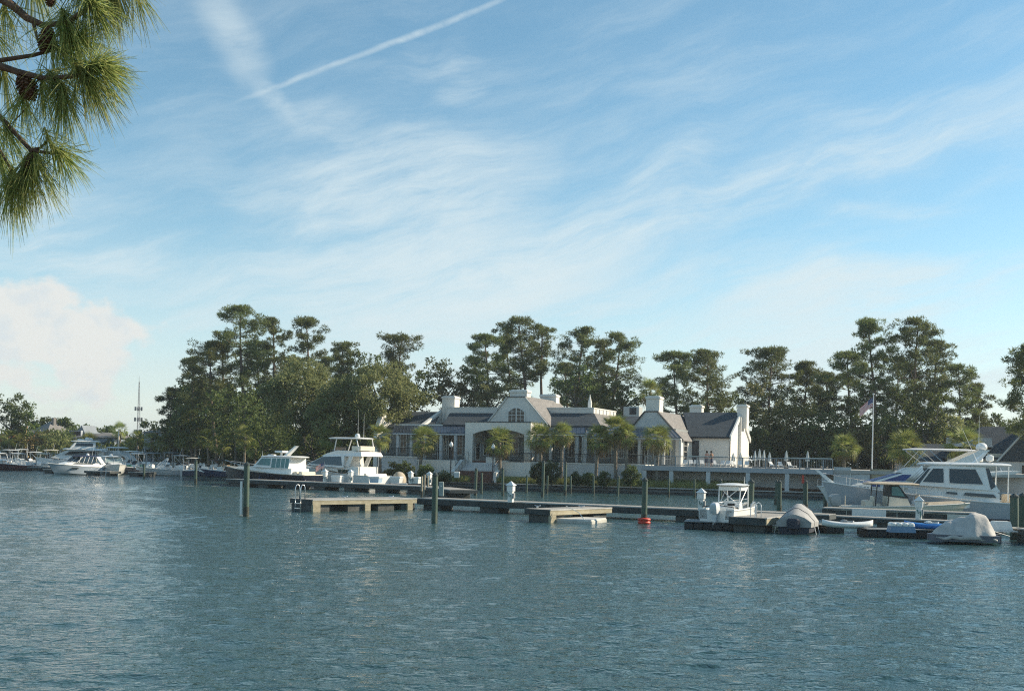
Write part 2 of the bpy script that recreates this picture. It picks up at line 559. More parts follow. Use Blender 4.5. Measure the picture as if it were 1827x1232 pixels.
# ================================================================ SETTING: water
def make_water():
    rng = np.random.default_rng(4)
    waves = []
    for lam, n, slope in ((7.0, 4, 0.005), (3.2, 6, 0.009), (1.7, 8, 0.024), (0.95, 12, 0.080), (0.55, 14, 0.078), (0.36, 14, 0.070)):
        for _ in range(n):
            l = lam * rng.uniform(0.75, 1.3)
            th = R(-98) + rng.normal(0, 0.5)
            k = 2 * PI / l
            waves.append((k * math.cos(th), k * math.sin(th), slope / k / math.sqrt(n) * 1.4, rng.uniform(0, 6.28), l))

    def height(X, Y, lmin):
        z = np.zeros_like(X)
        # gusts: patches of rougher and calmer water
        gust = 0.72 + 0.22 * np.sin(X * .11 + Y * .05 + 1.0) * np.sin(Y * .13 - X * .03) + 0.2 * np.sin(X * .31 + 2 + Y * .21) * np.sin(Y * .37)
        for kx, ky, a, ph, l in waves:
            if l > lmin:
                z += a * np.sin(kx * X + ky * Y + ph)
        return z * gust
    Vs, Ts, base = [], [], 0
    for x0, x1, y0, y1, sx, sy, lm in ((-46, 46, 9, 34, .14, .085, .30), (-60, 60, 34, 62, .25, .16, .45), (-85, 85, 62, 112, .6, .35, .9)):
        nx, ny = int((x1 - x0) / sx), int((y1 - y0) / sy)
        xs, ys = np.linspace(x0, x1, nx + 1), np.linspace(y0, y1, ny + 1)
        X, Y = np.meshgrid(xs, ys)
        Z = height(X, Y, lm)
        Vs.append(np.stack([X, Y, Z], -1).reshape(-1, 3))
        i = np.arange(nx * ny)
        a = (i // nx) * (nx + 1) + i % nx + base
        Ts.append(np.stack([a, a + 1, a + nx + 2, a + nx + 1], -1))
        base += len(Vs[-1])
    for x0, x1, y0, y1 in ((-3000, -46, 9, 34), (46, 3000, 9, 34), (-3000, -60, 34, 62), (60, 3000, 34, 62), (-3000, -85, 62, 112), (85, 3000, 62, 112),
                           (-3000, 3000, 112, 3000), (-3000, 3000, -60, 9)):
        Vs.append(np.array([(x0, y0, 0), (x1, y0, 0), (x1, y1, 0), (x0, y1, 0)], float))
        Ts.append(np.array([[0, 1, 2, 3]]) + base)
        base += 4
    me = np_mesh('water', np.concatenate(Vs), np.concatenate(Ts))
    me.polygons.foreach_set('use_smooth', [True] * len(me.polygons))
    m = bpy.data.materials.new('harbour_water')
    m.use_nodes = True
    t = m.node_tree
    q = G(t)
    b = t.nodes['Principled BSDF']
    b.inputs['Base Color'].default_value = (0.032, 0.077, 0.083, 1)
    b.inputs['Roughness'].default_value = 0.06
    b.inputs['IOR'].default_value = 1.333
    geo = q.node('ShaderNodeNewGeometry')
    mp = q.node('ShaderNodeMapping')
    mp.inputs['Scale'].default_value = (0.75, 1.2, 1)
    mp.inputs['Rotation'].default_value = (0, 0, R(-8))
    t.links.new(geo.outputs['Position'], mp.inputs[0])
    n1 = q.noise(mp.outputs[0], 3.4, 3.0, 0.6)
    n2 = q.noise(mp.outputs[0], 11.0, 2.0, 0.55)
    n3 = q.noise(geo.outputs['Position'], 0.045, 3.0, 0.5)
    amp = q.step(n3.outputs[0], 0.35, 0.65, 0.8, 1.1)
    hgt = q.mul(q.add(q.mul(n1.outputs[0], 0.75), q.mul(n2.outputs[0], 0.16)), amp)
    bn = q.node('ShaderNodeBump')
    bn.inputs['Strength'].default_value = 0.8
    bn.inputs['Distance'].default_value = 0.15
    t.links.new(hgt, bn.inputs['Height'])
    t.links.new(bn.outputs[0], b.inputs['Normal'])
    return struct(link('water', me, m))


make_water()

# ================================================================ SETTING: land
SHORE = [(-2500, 260), (-400, 205)] + [tuple(gp(*p)[:2]) for p in ((-60, 831), (40, 832.5), (230, 838), (350, 845.5), (560, 859), (690, 866.6), (1400, 887.5), (1850, 901))]
_a, _b = Vector(SHORE[-2]), Vector(SHORE[-1])
SHORE += [tuple(_b + (_b - _a) * 1.5), (400, 60), (2500, 30)]


def shore_y(x):
    for (x0, y0), (x1, y1) in zip(SHORE, SHORE[1:]):
        if x0 <= x <= x1:
            return y0 + (y1 - y0) * (x - x0) / (x1 - x0)
    return SHORE[-1][1]


def land_z(x, y):
    d = y - shore_y(x)
    for (a, za), (b, zb) in zip(LANDP, LANDP[1:]):
        if a <= d <= b:
            return za + (zb - za) * (d - a) / (b - a)
    return 0.7


LANDP = [(0, .66), (1.5, .70), (4, .95), (9, 1.35), (16, 1.6), (60, 2.0), (300, 2.6), (3500, 3.0)]
xs = sorted(set([s[0] for s in SHORE] + [x * 6.0 for x in range(-30, 20)]))
mb = MB()
rows = [(0, -1.2)] + LANDP
for x in xs:
    for d, z in rows:
        mb.v.append((x, shore_y(x) + d, z))
nr = len(rows)
for i in range(len(xs) - 1):
    for k in range(nr - 1):
        mb.f.append((i * nr + k, (i + 1) * nr + k, (i + 1) * nr + k + 1, i * nr + k + 1))
M_LAND = mat('planted_ground', (0.075, 0.075, 0.032), 0.95, 0.3, 0.35, 0.5, col2=(0.15, 0.085, 0.045), bscale=4)
struct(mb.build('ground', M_LAND))
# bank under the camera, where the foreground pine stands
mb = MB()
mb.add([(-80, -60, 2.4), (80, -60, 2.4), (80, 4, 2.1), (-80, 4, 2.1), (-80, 9.6, -0.6), (80, 9.6, -0.6)], [(0, 1, 2, 3), (3, 2, 5, 4)])
struct(mb.build('near_bank', M_LAND))

# seawall of dark boards with a pale cap
A, B = gp(690, 866.6), gp(1400, 887.5)
sd = (B - A).normalized()
sw = empty('seawall', A + Vector((-.1, -.35, 0)), math.atan2(sd.y, sd.x))
tag(sw, 'long low timber seawall with pale cap along the planted shore', 'seawall')
SWL = (B - A).length * 1.75
MB().box((-2, -.12, -1), (SWL, .25, .55)).build('face', M_FASC, sw)
n = int(SWL / 2.4)
for i in range(n):
    MB().box((-2 + i * 2.4, -.34, .60), (-2 + i * 2.4 + 2.385, .32, .70)).build('cap_board', mat('cap_concrete', (.40, .39, .36), .85, .15, 2., .2), sw)
MB().box((-2, -.22, .22), (SWL, -.12, .42)).build('waler', mat('waler', (.10, .11, .11), .8, .3, 2., .3, stretch=(.3, 3, 3)), sw)
A2, B2 = gp(350, 845.5), gp(690, 866.6)
sd2 = (B2 - A2).normalized()
sw2 = empty('seawall', A2 + Vector((-.2, -.3, 0)), math.atan2(sd2.y, sd2.x))
tag(sw2, 'low dark bulkhead behind the moored boats below the palmettos', 'seawall')
MB().box((-60, -.12, -1), ((B2 - A2).length, .25, .6)).build('face', M_FASC, sw2)
MB().box((-60, -.3, .6), ((B2 - A2).length, .32, .69)).build('cap', MATS['cap_concrete'], sw2)

# ================================================================ CLUBHOUSE
TH = R(22)
O_ = at(829, 815, 128.0)
O_.z = 0
dB = Vector((math.cos(TH), -math.sin(TH), 0))
nB = Vector((math.sin(TH), math.cos(TH), 0))


def bl(px, py, w):
    """pixel -> clubhouse coordinates (along front, depth, height) on the plane at depth w"""
    x, y = unroll(px, py)
    Y = (w + O_.x * nB.x + O_.y * nB.y) / (x / F * nB.x + nB.y)
    P = Vector((x / F * Y, Y, H - y / F * Y))
    q = P - O_
    return Vector((q.dot(dB), w, P.z))


def bu(px, w, py=790):
    return bl(px, py, w).x


def bh(px, py, w):
    return bl(px, py, w).z


club = empty('clubhouse', O_, -TH)
tag(club, 'white stucco waterfront clubhouse with slate roofs, chimneys and arched portico', 'building')
# children are in clubhouse coordinates
FL = 3.1     # terrace floor
GZ = 1.1     # foot of the walls


def solid(pts, t, name, m, parent=club):
    """sheet with thickness t below it"""
    a = [Vector(p) for p in pts]
    b = [p - Vector((0, 0, t)) for p in a]
    return MB().rings([b, a]).build(name, m, parent)


def chimney(px0, px1, ytop, ybase, w, dep, cap=True, parent=club):
    u0, u1 = bu(px0, w, ytop), bu(px1, w, ytop)
    ht, hb = bh(px0, ytop, w), bh(px0, ybase, w)
    o = MB().bbox((u0 + .09, w + .09, hb - 1.2), (u1 - .09, w + dep - .09, ht - .3), .02).build('chimney', M_STUC, parent)
    MB().bbox((u0, w, ht - .32), (u1, w + dep, ht - .06), .05).build('cap', M_STUC, o)
    MB().bbox((u0 + .2, w + .2, ht - .07), (u1 - .2, w + dep - .2, ht + .02), .03).build('cap_slab', M_TRIM, o)
    return o


# --- main walls behind the porches (stucco) and their glazing
wF = 5.2
uL, uR = bu(678, wF), bu(1205, wF)
eL = bh(760, 760, wF)
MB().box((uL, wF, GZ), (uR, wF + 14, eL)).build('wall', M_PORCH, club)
# --- portico: front slab with arched opening, side walls, flat roof
pu0, pu1 = 0.0, bu(947, 0, 760)
ph = bh(880, 753, 0)
a0, a1 = bu(843, 0), bu(935, 0)
ysp, yar = bh(845, 774, 0), bh(890, 769, 0)
pts = [(pu0, GZ), (a0, GZ), (a0, ysp)]
for k in range(1, 12):
    tt = k / 12
    pts.append((a0 + (a1 - a0) * tt, ysp + (yar - ysp + .25) * math.sin(PI * tt) ** .8))
pts += [(a1, ysp), (a1, GZ), (pu1, GZ), (pu1, ph), (pu0, ph)]
bm = bmesh.new()
vf = [bm.verts.new((p[0], 0, p[1])) for p in pts]
f_ = bm.faces.new(vf)
r_ = bmesh.ops.extrude_face_region(bm, geom=[f_])
for v_ in [x for x in r_['geom'] if isinstance(x, bmesh.types.BMVert)]:
    v_.co.y += .55
bmesh.ops.recalc_face_normals(bm, faces=bm.faces)
me = bpy.data.meshes.new('portico')
bm.to_mesh(me)
bm.free()
por = link('portico', me, M_STUC, club)
MB().box((pu0 + .003, .55, FL + 2.0), (pu0 + .5, wF, ph - .003)).build('side_wall', M_STUC, por)
MB().box((pu1 - .5, .55, FL), (pu1 - .003, wF, ph - .003)).build('side_wall', M_STUC, por)
MB().box((pu0 - .06, -.06, ph), (pu1 + .06, wF, ph + .10)).build('coping', M_SLATE, por)
MB().box((pu0 + .5, .55, ph - .6), (pu1 - .5, wF, ph - .4)).build('ceiling', M_STUC2, por)


def glazed(u0, u1, w, h0, h1, nx, nz, name='window', fr=.09, parent=club, fm=None, door=False):
    """framed opening: dark glass panes set in a pale frame with bars"""
    fm = fm or M_TRIM
    mb = MB()
    mb.box((u0, w - .08, h0), (u0 + fr, w + .02, h1)).box((u1 - fr, w - .08, h0), (u1, w + .02, h1))
    mb.box((u0 + fr, w - .078, h1 - fr), (u1 - fr, w + .02, h1)).box((u0 + fr, w - .078, h0), (u1 - fr, w + .02, h0 + fr))
    o = mb.build(name, fm, parent)
    iu0, iu1, ih0, ih1 = u0 + fr, u1 - fr, h0 + fr, h1 - fr
    bw = .045
    for i in range(nx):
        for k in range(nz):
            a, b = iu0 + (iu1 - iu0) * i / nx, iu0 + (iu1 - iu0) * (i + 1) / nx
            c, d = ih0 + (ih1 - ih0) * k / nz, ih0 + (ih1 - ih0) * (k + 1) / nz
            MB().box((a, w - .02, c), (b, w - .012, d)).build('pane', M_WIN, o)
    mb = MB()
    for i in range(1, nx):
        x = iu0 + (iu1 - iu0) * i / nx
        MB().box((x - bw / 2, w - .06, ih0), (x + bw / 2, w - .021, ih1)).build('glazing_bar', fm, o)
    for k in range(1, nz):
        z = ih0 + (ih1 - ih0) * k / nz
        MB().box((iu0, w - .058, z - bw / 2), (iu1, w - .022, z + bw / 2)).build('glazing_bar', fm, o)
    return o


top = eL - .95
for a, b, nx, nz, nm in ((690, 697, 1, 2, 'window'), (714, 726, 2, 3, 'window'), (733, 745, 2, 3, 'window'), (752, 764, 2, 3, 'window'),
                         (770, 779, 1, 3, 'window'), (781, 792, 2, 2, 'french_door'), (794, 798, 1, 3, 'window'), (800, 812, 2, 2, 'french_door'),
                         (814, 826, 2, 3, 'window'), (849, 858, 1, 2, 'french_door'), (863, 874, 2, 3, 'window'), (898, 910, 2, 3, 'french_door'),
                         (914, 926, 2, 3, 'window'), (958, 972, 2, 3, 'window'), (978, 990, 2, 2, 'french_door'), (996, 1008, 2, 3, 'window'),
                         (1014, 1026, 2, 2, 'window'), (1030, 1040, 2, 3, 'window'), (1068, 1078, 2, 3, 'window'), (1080, 1092, 2, 2, 'window'),
                         (1104, 1114, 2, 3, 'window'), (1120, 1140, 2, 3, 'french_door'), (1145, 1157, 2, 3, 'french_door'), (1166, 1178, 2, 3, 'window'),
                         (1184, 1198, 2, 3, 'window')):
    glazed(bu(a, wF), bu(b, wF), wF, FL + (.05 if 'door' in nm else .6), top, nx, nz, nm)

# --- terraces: floor slabs and retaining walls
def terrace(px0, px1, w0, w1, hz, name, m, y=820):
    u0, u1 = bu(px0, w0, y), bu(px1, w0, y)
    o = MB().box((u0, w0, GZ - 1), (u1, w1, hz - .12)).build(name, m, club)
    MB().box((u0 - .05, w0 - .07, hz - .119), (u1 + .05, w1, hz)).build('coping', M_TRIM, o)
    return u0, u1


terrace(676, 744, 1.0, wF - .01, bh(700, 813, 1.0), 'terrace_wall', M_STUC2)
terrace(745, 815, -.4, wF - .02, FL, 'terrace_wall', M_STUC)
terrace(948, 1150, -.5, wF - .02, FL, 'terrace_wall', M_STUC2)
MB().box((pu0 - 2.6, .02, GZ - 1), (pu1 - .003, wF - .03, FL - .004)).build('portico_floor', M_BRICK, club)

# --- stairs down from the portico, with cheek walls
su0, su1 = bu(822, -2), bu(893, -2)
NS = 8
for i in range(NS):
    z1 = FL - (i + 1) * (FL - 1.35) / (NS + 1)
    MB().box((su0, -.42 - i * .42, GZ - 1), (su1, -i * .42 + (.0 if i else .01), z1)).build('step', M_STUC2 if i < 5 else M_BRICK, club)


def cheek(u0, u1, sign):
    pr = [(-.35, GZ - 1), (-.35, FL + .02), (-1.2, FL + .02), (-3.7, 1.75), (-4.1, 1.75), (-4.1, GZ - 1)]
    o = MB().ext(pr, 0, u0, u1).build('stair_wall', M_STUC, club)
    cp = [(-.35, FL + .02), (-1.22, FL + .02), (-3.72, 1.75), (-4.18, 1.75), (-4.18, 1.84), (-3.68, 1.84), (-1.18, FL + .11), (-.35, FL + .11)]
    MB().ext(cp, 0, u0 - .05, u1 + .05).build('coping', M_TRIM, o)


cheek(su0 - .42, su0 - .02, -1)
cheek(su1 + .02, su1 + .42, 1)
MB().box((su0 - 4.2, -2.6, GZ - 1), (su0 - .43, -.41, FL - .05)).build('stair_wall', M_STUC, club)
MB().box((su1 + .43, -2.4, GZ - 1), (bu(947, -2.4), -.52, FL - .06)).build('stair_wall', M_STUC, club)
MB().bbox((bu(868, -.2), -.30, FL - .3), (bu(885, -.2), -.005, FL + .45), .03).build('planter_wall', M_STUC, club)


def railing(p0, p1, z, name, m, parent, hgt=1.0, gap=.13, post=2.0, rad=.018, toprail=.035):
    """posts, two rails and thin uprights between two points"""
    p0, p1 = Vector((p0[0], p0[1], z)), Vector((p1[0], p1[1], z))
    L = (p1 - p0).length
    d = (p1 - p0) / L
    mb = MB()
    mb.tube([p0 + Vector((0, 0, hgt)), p1 + Vector((0, 0, hgt))], toprail, 6)
    mb.tube([p0 + Vector((0, 0, .12)), p1 + Vector((0, 0, .12))], toprail * .7, 5)
    k = max(1, round(L / post))
    for i in range(k + 1):
        q = p0 + d * (L * i / k)
        mb.tube([q, q + Vector((0, 0, hgt + .03))], toprail * 1.1, 6)
    nb = int(L / gap)
    for i in range(1, nb):
        q = p0 + d * (L * i / nb)
        mb.tube([q + Vector((0, 0, .12)), q + Vector((0, 0, hgt))], rad * .7, 4, False)
    return mb.build(name, m, parent, fix=False)


railing((bu(678, 1.1), 1.15), (bu(743, 1.1), 1.15), bh(700, 813, 1.0), 'railing', M_IRON, club)
railing((bu(746, -.3), -.25), (bu(812, -.3), -.25), FL, 'railing', M_IRON, club)
railing((bu(895, -.2), -.2), (bu(948, -.2), -.2), FL, 'railing', M_IRON, club)
railing((bu(949, -.3), -.35), (bu(1149, -.3), -.35), FL, 'railing', M_IRON, club)
for uu in (su0 + .1, su1 - .1):
    mb = MB()
    mb.tube([(uu, 0, FL + .95), (uu, -1.0, FL + .9), (uu, -3.6, 2.5)], .03, 6)
    for k in range(5):
        mb.tube([(uu, -k * .85, FL - k * .33 - .3), (uu, -k * .85, FL + .9 - k * .36)], .02, 5)
    mb.build('handrail', M_IRON, club)


# --- metal porch roofs (standing seam), with gutter line and columns
def awning(pt, pb, wt_, wb, parent=club, ends=True, seam=.45, m=None):
    """pt, pb: (px0,y0,px1,y1) of the upper and lower edge"""
    m = m or M_METR
    T0, T1 = bl(pt[0], pt[1], wt_), bl(pt[2], pt[3], wt_)
    B0, B1 = bl(pb[0], pb[1], wb), bl(pb[2], pb[3], wb)
    T0.z = T1.z = (T0.z + T1.z) / 2
    B0.z = B1.z = (B0.z + B1.z) / 2
    o = MB().rings([[p - Vector((0, 0, .1)) for p in (T0, T1, B1, B0)], [T0, T1, B1, B0]]).build('porch_roof', m, parent)
    mb = MB()
    k = int((B1.x - B0.x) / seam)
    for i in range(k + 1):
        f = i / k
        a, b = T0.lerp(T1, f), B0.lerp(B1, f)
        mb.tube([a + Vector((0, 0, .02)), b + Vector((0, 0, .02))], .025, 4, False)
    mb.build('seams', m, o, fix=False)
    MB().box((T0.x - .1, wt_ - .05, T0.z - .02), (T1.x + .1, wt_ + .25, T0.z + .16)).build('ridge_trim', M_TRIM, o)
    MB().box((B0.x, wb - .04, B0.z - .24), (B1.x, wb + .10, B0.z - .1)).build('fascia', M_STUC2, o)
    return o, B0, B1


aw, B0, B1 = awning((705, 759.5, 829, 758), (701, 771, 829, 772), 5.15, 1.3)
for px in (709, 733, 757, 786, 812):
    u = bu(px, 1.45)
    MB().bbox((u - .17, 1.45, FL), (u + .17, 1.79, B0.z - .1), .02).build('column', M_STUC2, club)
aw, C0, C1 = awning((950, 759.5, 1044, 762), (953, 770, 1044, 775), 5.15, 1.3)
MB().tube([C1 + Vector((.05, -.05, 0)), Vector((C1.x + .05, 5.1, bh(1044, 762, 5.1)))], .06, 6).build('hip_trim', M_TRIM, aw)
for px in (960, 982, 1004, 1029, 1043):
    u = bu(px, 1.45)
    MB().bbox((u - .17, 1.45, FL), (u + .17, 1.79, C0.z - .1), .02).build('column', M_STUC2, club)
M_METL = mat('standing_seam_lit', (.20, .20, .21), .45, .08, 2., metal=.3)  # same roof metal, with stronger sunlight put into its paler grey
aw, D0, D1 = awning((1046, 762, 1199, 765), (1046, 776, 1214, 782), 5.15, 2.9, m=M_METL)
for px in (1062, 1098, 1140, 1184, 1213):
    u = bu(px, 3.05)
    MB().bbox((u - .14, 3.05, FL), (u + .14, 3.33, D0.z - .1), .02).build('column', M_STUC2, club)
mb = MB()
cu = bu(1037, 1.2)
mb.tube([(cu, 1.2, C0.z - .1), (cu + .1, 1.25, C0.z - .5), (cu + .1, 1.25, FL + .3), (cu + .3, 1.0, FL + .05)], .05, 6)
mb.build('downspout', M_TRIM, club)

# --- main roofs
def P(px, py, w):
    return bl(px, py, w)


def slope(px0, py0, px1, py1, w0, px2, py2, px3, py3, w1, name='roof', m=None, t=.18):
    """front slope: eave from 0 to 1 at depth w0, top from 3 to 2 at depth w1"""
    a, b, c, d = P(px0, py0, w0), P(px1, py1, w0), P(px2, py2, w1), P(px3, py3, w1)
    a.z = b.z = (a.z + b.z) / 2
    c.z = d.z = (c.z + d.z) / 2
    return solid([a, b, c, d], t, name, m or M_SLATE), a, b, c, d


# left wing: ridge along the front
rl, a, b, c, d = slope(684, 768, 771, 757, 5.0, 787, 735, 690, 733, 11.0)
solid([(d.x, 11, d.z), (c.x, 11, c.z), (c.x, 17, a.z), (d.x, 17, a.z)], .18, 'roof', M_SLATE)
MB().ext([(5.05, a.z - .2), (11, d.z - .2), (16.9, a.z - .2)], 0, d.x + .2, c.x - .2).build('gable_wall', M_STUC, club)
# its raised gable ends
for u, px in ((c.x, 0), (a.x - .15, 0)):
    MB().ext([(4.8, a.z - .5), (4.8, a.z + .25), (11, d.z + .32), (17.2, a.z + .25), (17.2, a.z - .5)], 0, u - .02, u + .42).build('gable_parapet', M_STUC, club)
chimney(787, 812, 706, 737, 10.2, 1.7)
# roof between the left gable and the central gable, and the flat roof behind it
sL, a, b, c, d = slope(790, 757, 885, 757, 5.0, 897, 737, 803, 736, 9.2)
pz = bh(850, 726, 9.2)
MB().box((d.x - .5, 9.2, d.z - 1.5), (bu(905, 9.2), 18.0, pz - .12)).build('roof_parapet', M_STUC, club)
MB().box((d.x - .56, 9.14, pz - .12), (bu(905, 9.2) + .05, 18.06, pz)).build('coping', M_TRIM, club)
# right of the central gable: front slope, hipped right slope, flat roof
sR, a, b, c, d = slope(965, 758, 1072, 760, 5.0, 1060, 737, 958, 736, 9.2)
pz2 = bh(1010, 726.5, 9.2)
e = P(1116, 760, 19.0)
solid([b, Vector((b.x, 19.5, b.z)), Vector((c.x, 19.5, c.z)), c], .18, 'roof', M_SLATL)
MB().box((bu(958, 9.2), 9.2, d.z - 1.5), (c.x - .05, 18.5, pz2 - .12)).build('roof_parapet', M_STUC, club)
MB().box((bu(958, 9.2) - .05, 9.14, pz2 - .12), (c.x, 18.56, pz2)).build('coping', M_TRIM, club)
for k in range(6):
    MB().box((c.x - .049, 10 + k * 1.45, pz2 - .8), (c.x + .03, 10.08 + k * 1.45, pz2 - .13)).build('pilaster', M_TRIM, club)


# front-facing gable wings: face, two roof slopes, ridge running back
def front_gable(pl, pr, ybase, apl, apr, yap, w0, w1, chim, fm, rm, over=.28):
    L, Rr = P(pl, ybase, w0), P(pr, ybase, w0)
    zb = (L.z + Rr.z) / 2
    TL, TR = P(apl, yap, w0), P(apr, yap, w0)
    zt = (TL.z + TR.z) / 2
    poly = [(L.x, zb), (Rr.x, zb), (TR.x, zt), (TL.x, zt)]
    MB().ext([(L.x, zb - 1.5), (Rr.x, zb - 1.5)] + poly[1:] + [poly[0]], 1, w0, w1).build('gable_wall', fm, club)
    dd = .16
    for (x0, x1) in ((L.x, TL.x), (Rr.x, TR.x)):
        s_ = 1 if x1 > x0 else -1
        solid([(x0 - s_ * over, w0 - .10, zb - over * .9 + dd), (x1, w0 - .10, zt + dd), (x1, w1, zt + dd), (x0 - s_ * over, w1, zb - over * .9 + dd)],
              .15, 'roof', rm)
        mb = MB()
        mb.add([], [])
        a = Vector((x0, w0 - .13, zb + .02))
        b = Vector((x1, w0 - .13, zt + .02))
        mb.tube([a, b], .07, 5)
        mb.build('verge_board', M_IRON if fm is M_STUC2 else M_TRIM, club)
    solid([(TL.x, w0 - .1, zt + dd), (TR.x, w0 - .1, zt + dd), (TR.x, w1, zt + dd), (TL.x, w1, zt + dd)], .1, 'roof', rm)
    return L, Rr, TL, TR, zb, zt


L, Rr, TL, TR, zb, zt = front_gable(868, 978, 757, 905, 938, 709, 4.75, 16.5, None, M_STUC, M_SLATL)
chimney(908, 941, 695, 709, 4.9, 1.5)
chimney(962, 993, 703, 716, 14.6, 1.5)
# arched window in the central gable
wu0, wu1 = bu(906.5, 4.7), bu(934, 4.7)
wz0, wz1, wz2 = bh(920, 753, 4.7) + .02, bh(920, 734, 4.7), bh(920, 727.5, 4.7)


def arch_pts(u0, u1, z0, z1, z2, n=10):
    p = [(u0, z0), (u1, z0)]
    for k in range(n + 1):
        t = k / n
        p.append((u1 + (u0 - u1) * t, z1 + (z2 - z1) * math.sin(PI * t)))
    return p


aw_ = MB().ext(arch_pts(wu0 - .16, wu1 + .16, wz0 - .12, wz1, wz2 + .16), 1, 4.66, 4.74).build('arched_window', M_TRIM, club)
um = (wu0 + wu1) / 2
for s0, s1 in ((wu0, um - .09), (um + .09, wu1)):
    left = s0 < um - .2
    zz = []
    n_ = 8
    for k in range(n_ + 1):
        x = s1 + (s0 - s1) * k / n_
        tt = (x - wu0) / (wu1 - wu0)
        zz.append((x, wz1 + (wz2 - wz1) * math.sin(PI * tt)))
    MB().ext([(s0, wz0), (s1, wz0)] + zz, 1, 4.635, 4.655).build('pane', M_WIN, aw_)
    mb = MB()
    xm = (s0 + s1) / 2
    mb.box((xm - .025, 4.61, wz0), (xm + .025, 4.634, wz1 + (wz2 - wz1) * .75))
    for k in range(1, 4):
        z = wz0 + (wz1 - wz0 + .1) * k / 3.2
        mb.box((s0, 4.612, z - .025), (s1, 4.632, z + .025))
    mb.build('glazing_bars', M_TRIM, aw_)

# second gable with its tall chimney, near the right wing
L, Rr, TL, TR, zb, zt = front_gable(1126, 1200, 765, 1150, 1174, 735, 5.1, 21.0, None, M_STUC2, M_SLATL)
chimney(1151, 1178, 706, 736, 5.3, 1.9)
# its long right slope comes down to the side wall
q0 = P(1202, 776, 5.1)
solid([(Rr.x + .25, 5.0, zb - .1), (Rr.x + .25, 21, zb - .1), (Rr.x + 1.3, 21, zb - 1.15), (Rr.x + 1.3, 5.0, zb - 1.15)], .15, 'roof', M_SLATL)
sx = Rr.x + 1.0
MB().box((uR + .003, 5.25, GZ), (sx, 20.5, zb - .95)).build('wall', M_STUC, club)
glz = empty  # side windows look towards the sun, in the wall at u = sx


def side_window(u, w0, w1, h0, h1, nx, nz, name='window'):
    fr = .09
    mb = MB()
    mb.box((u - .02, w0, h0), (u + .08, w0 + fr, h1)).box((u - .02, w1 - fr, h0), (u + .08, w1, h1))
    mb.box((u - .02, w0 + fr, h1 - fr), (u + .078, w1 - fr, h1)).box((u - .02, w0 + fr, h0), (u + .078, w1 - fr, h0 + fr))
    o = mb.build(name, M_TRIM, club)
    for i in range(nx):
        for k in range(nz):
            a, b = w0 + fr + (w1 - w0 - 2 * fr) * i / nx, w0 + fr + (w1 - w0 - 2 * fr) * (i + 1) / nx
            c, d = h0 + fr + (h1 - h0 - 2 * fr) * k / nz, h0 + fr + (h1 - h0 - 2 * fr) * (k + 1) / nz
            MB().box((u + .01, a + .03, c + .03), (u + .03, b - .03, d - .03)).build('pane', M_WIN, o)
    return o


side_window(sx, 6.2, 8.2, FL + .1, FL + 3.0, 2, 4, 'french_door')
side_window(sx, 10.2, 12.4, FL + .1, FL + 3.0, 2, 4, 'french_door')
# right wing: ridge along the front, tall end chimney
rw, a, b, c, d = slope(1230, 778, 1303, 779, 10.0, 1316, 735.5, 1219, 735, 16.5)
solid([d, c, Vector((c.x, 23, b.z)), Vector((d.x, 23, b.z))], .18, 'roof', M_SLATE)
MB().box((a.x - 1.5, 10.35, GZ), (b.x - .05, 22.6, b.z - .16)).build('wall', M_STUC, club)
MB().ext([(10.35, b.z - .16), (22.6, b.z - .16), (16.5, c.z - .16)], 0, b.x - 1.2, b.x - .05).build('gable_wall', M_STUC, club)
gp_ = MB().ext([(9.9, b.z - .45), (9.9, b.z + .12), (16.5, c.z + .12), (23.1, b.z + .12), (23.1, b.z - .45), (16.5, c.z - .5)], 0, b.x - .06, b.x + .12)
gp_.build('verge_board', M_TRIM, club)
MB().tube([(b.x - .05, 10.25, b.z - .3), (b.x - .05, 10.25, FL)], .05, 6).build('downspout', M_IRON, club)
MB().tube([(a.x - .1, 9.93, b.z - .12), (b.x, 9.93, b.z - .12)], .09, 6).build('gutter', M_IRON, club)
chimney(1314, 1334, 721, 746, 15.6, 1.7)
chimney(1229, 1253, 722, 737, 21.0, 1.5)
MB().box((b.x - .045, 15.2, GZ), (b.x + .30, 17.8, c.z - .6)).build('chimney_breast', M_STUC, club)
du0, du1 = bu(1235, 10.3), bu(1247.5, 10.3)
dr = MB().box((du0, 10.27, FL), (du1, 10.345, FL + 2.9)).build('door', mat('dark_door', (.03, .035, .045), .4, .2, 2.), club)
MB().box((du0 - .12, 10.30, FL), (du0, 10.348, FL + 3.02)).box((du1, 10.30, FL), (du1 + .12, 10.348, FL + 3.02)).box((du0, 10.301, FL + 2.9), (du1, 10.348, FL + 3.02)).build('door_frame', M_TRIM, club)
# low slate roof between the hipped roof and the second gable
a_, b_ = P(1114, 760, 6.5), P(1130, 762, 6.5)
c_, d_ = P(1148, 737, 10.5), P(1108, 742, 10.5)
solid([a_, Vector((b_.x, 6.5, a_.z)), Vector((c_.x, 10.5, d_.z)), d_], .15, 'roof', M_SLATE)
# roof machinery
ac = MB().bbox((bu(1111, 12), 12, bh(1111, 742, 12) - .8), (bu(1139, 12), 13.6, bh(1111, 725, 12)), .04).build('air_conditioner', mat('ac_box', (.42, .43, .41), .5, .1, 2.), club)
MB().box((bu(1122, 12), 11.97, bh(1111, 739, 12)), (bu(1134, 12), 12.0 - .003, bh(1111, 727, 12))).build('grille', M_IRON, ac)
MB().lathe([(.28, 0), (.26, .9), (.10, 1.5), (.03, 1.9)], (bu(1051, 13), 13, pz2 - .1), 10).build('roof_vent', M_TRIM, club)
MB().bbox((bu(795, 13), 13, bh(795, 733, 13)), (bu(808, 13), 14.5, bh(795, 728, 13)), .03).build('roof_vent', M_TRIM, club)
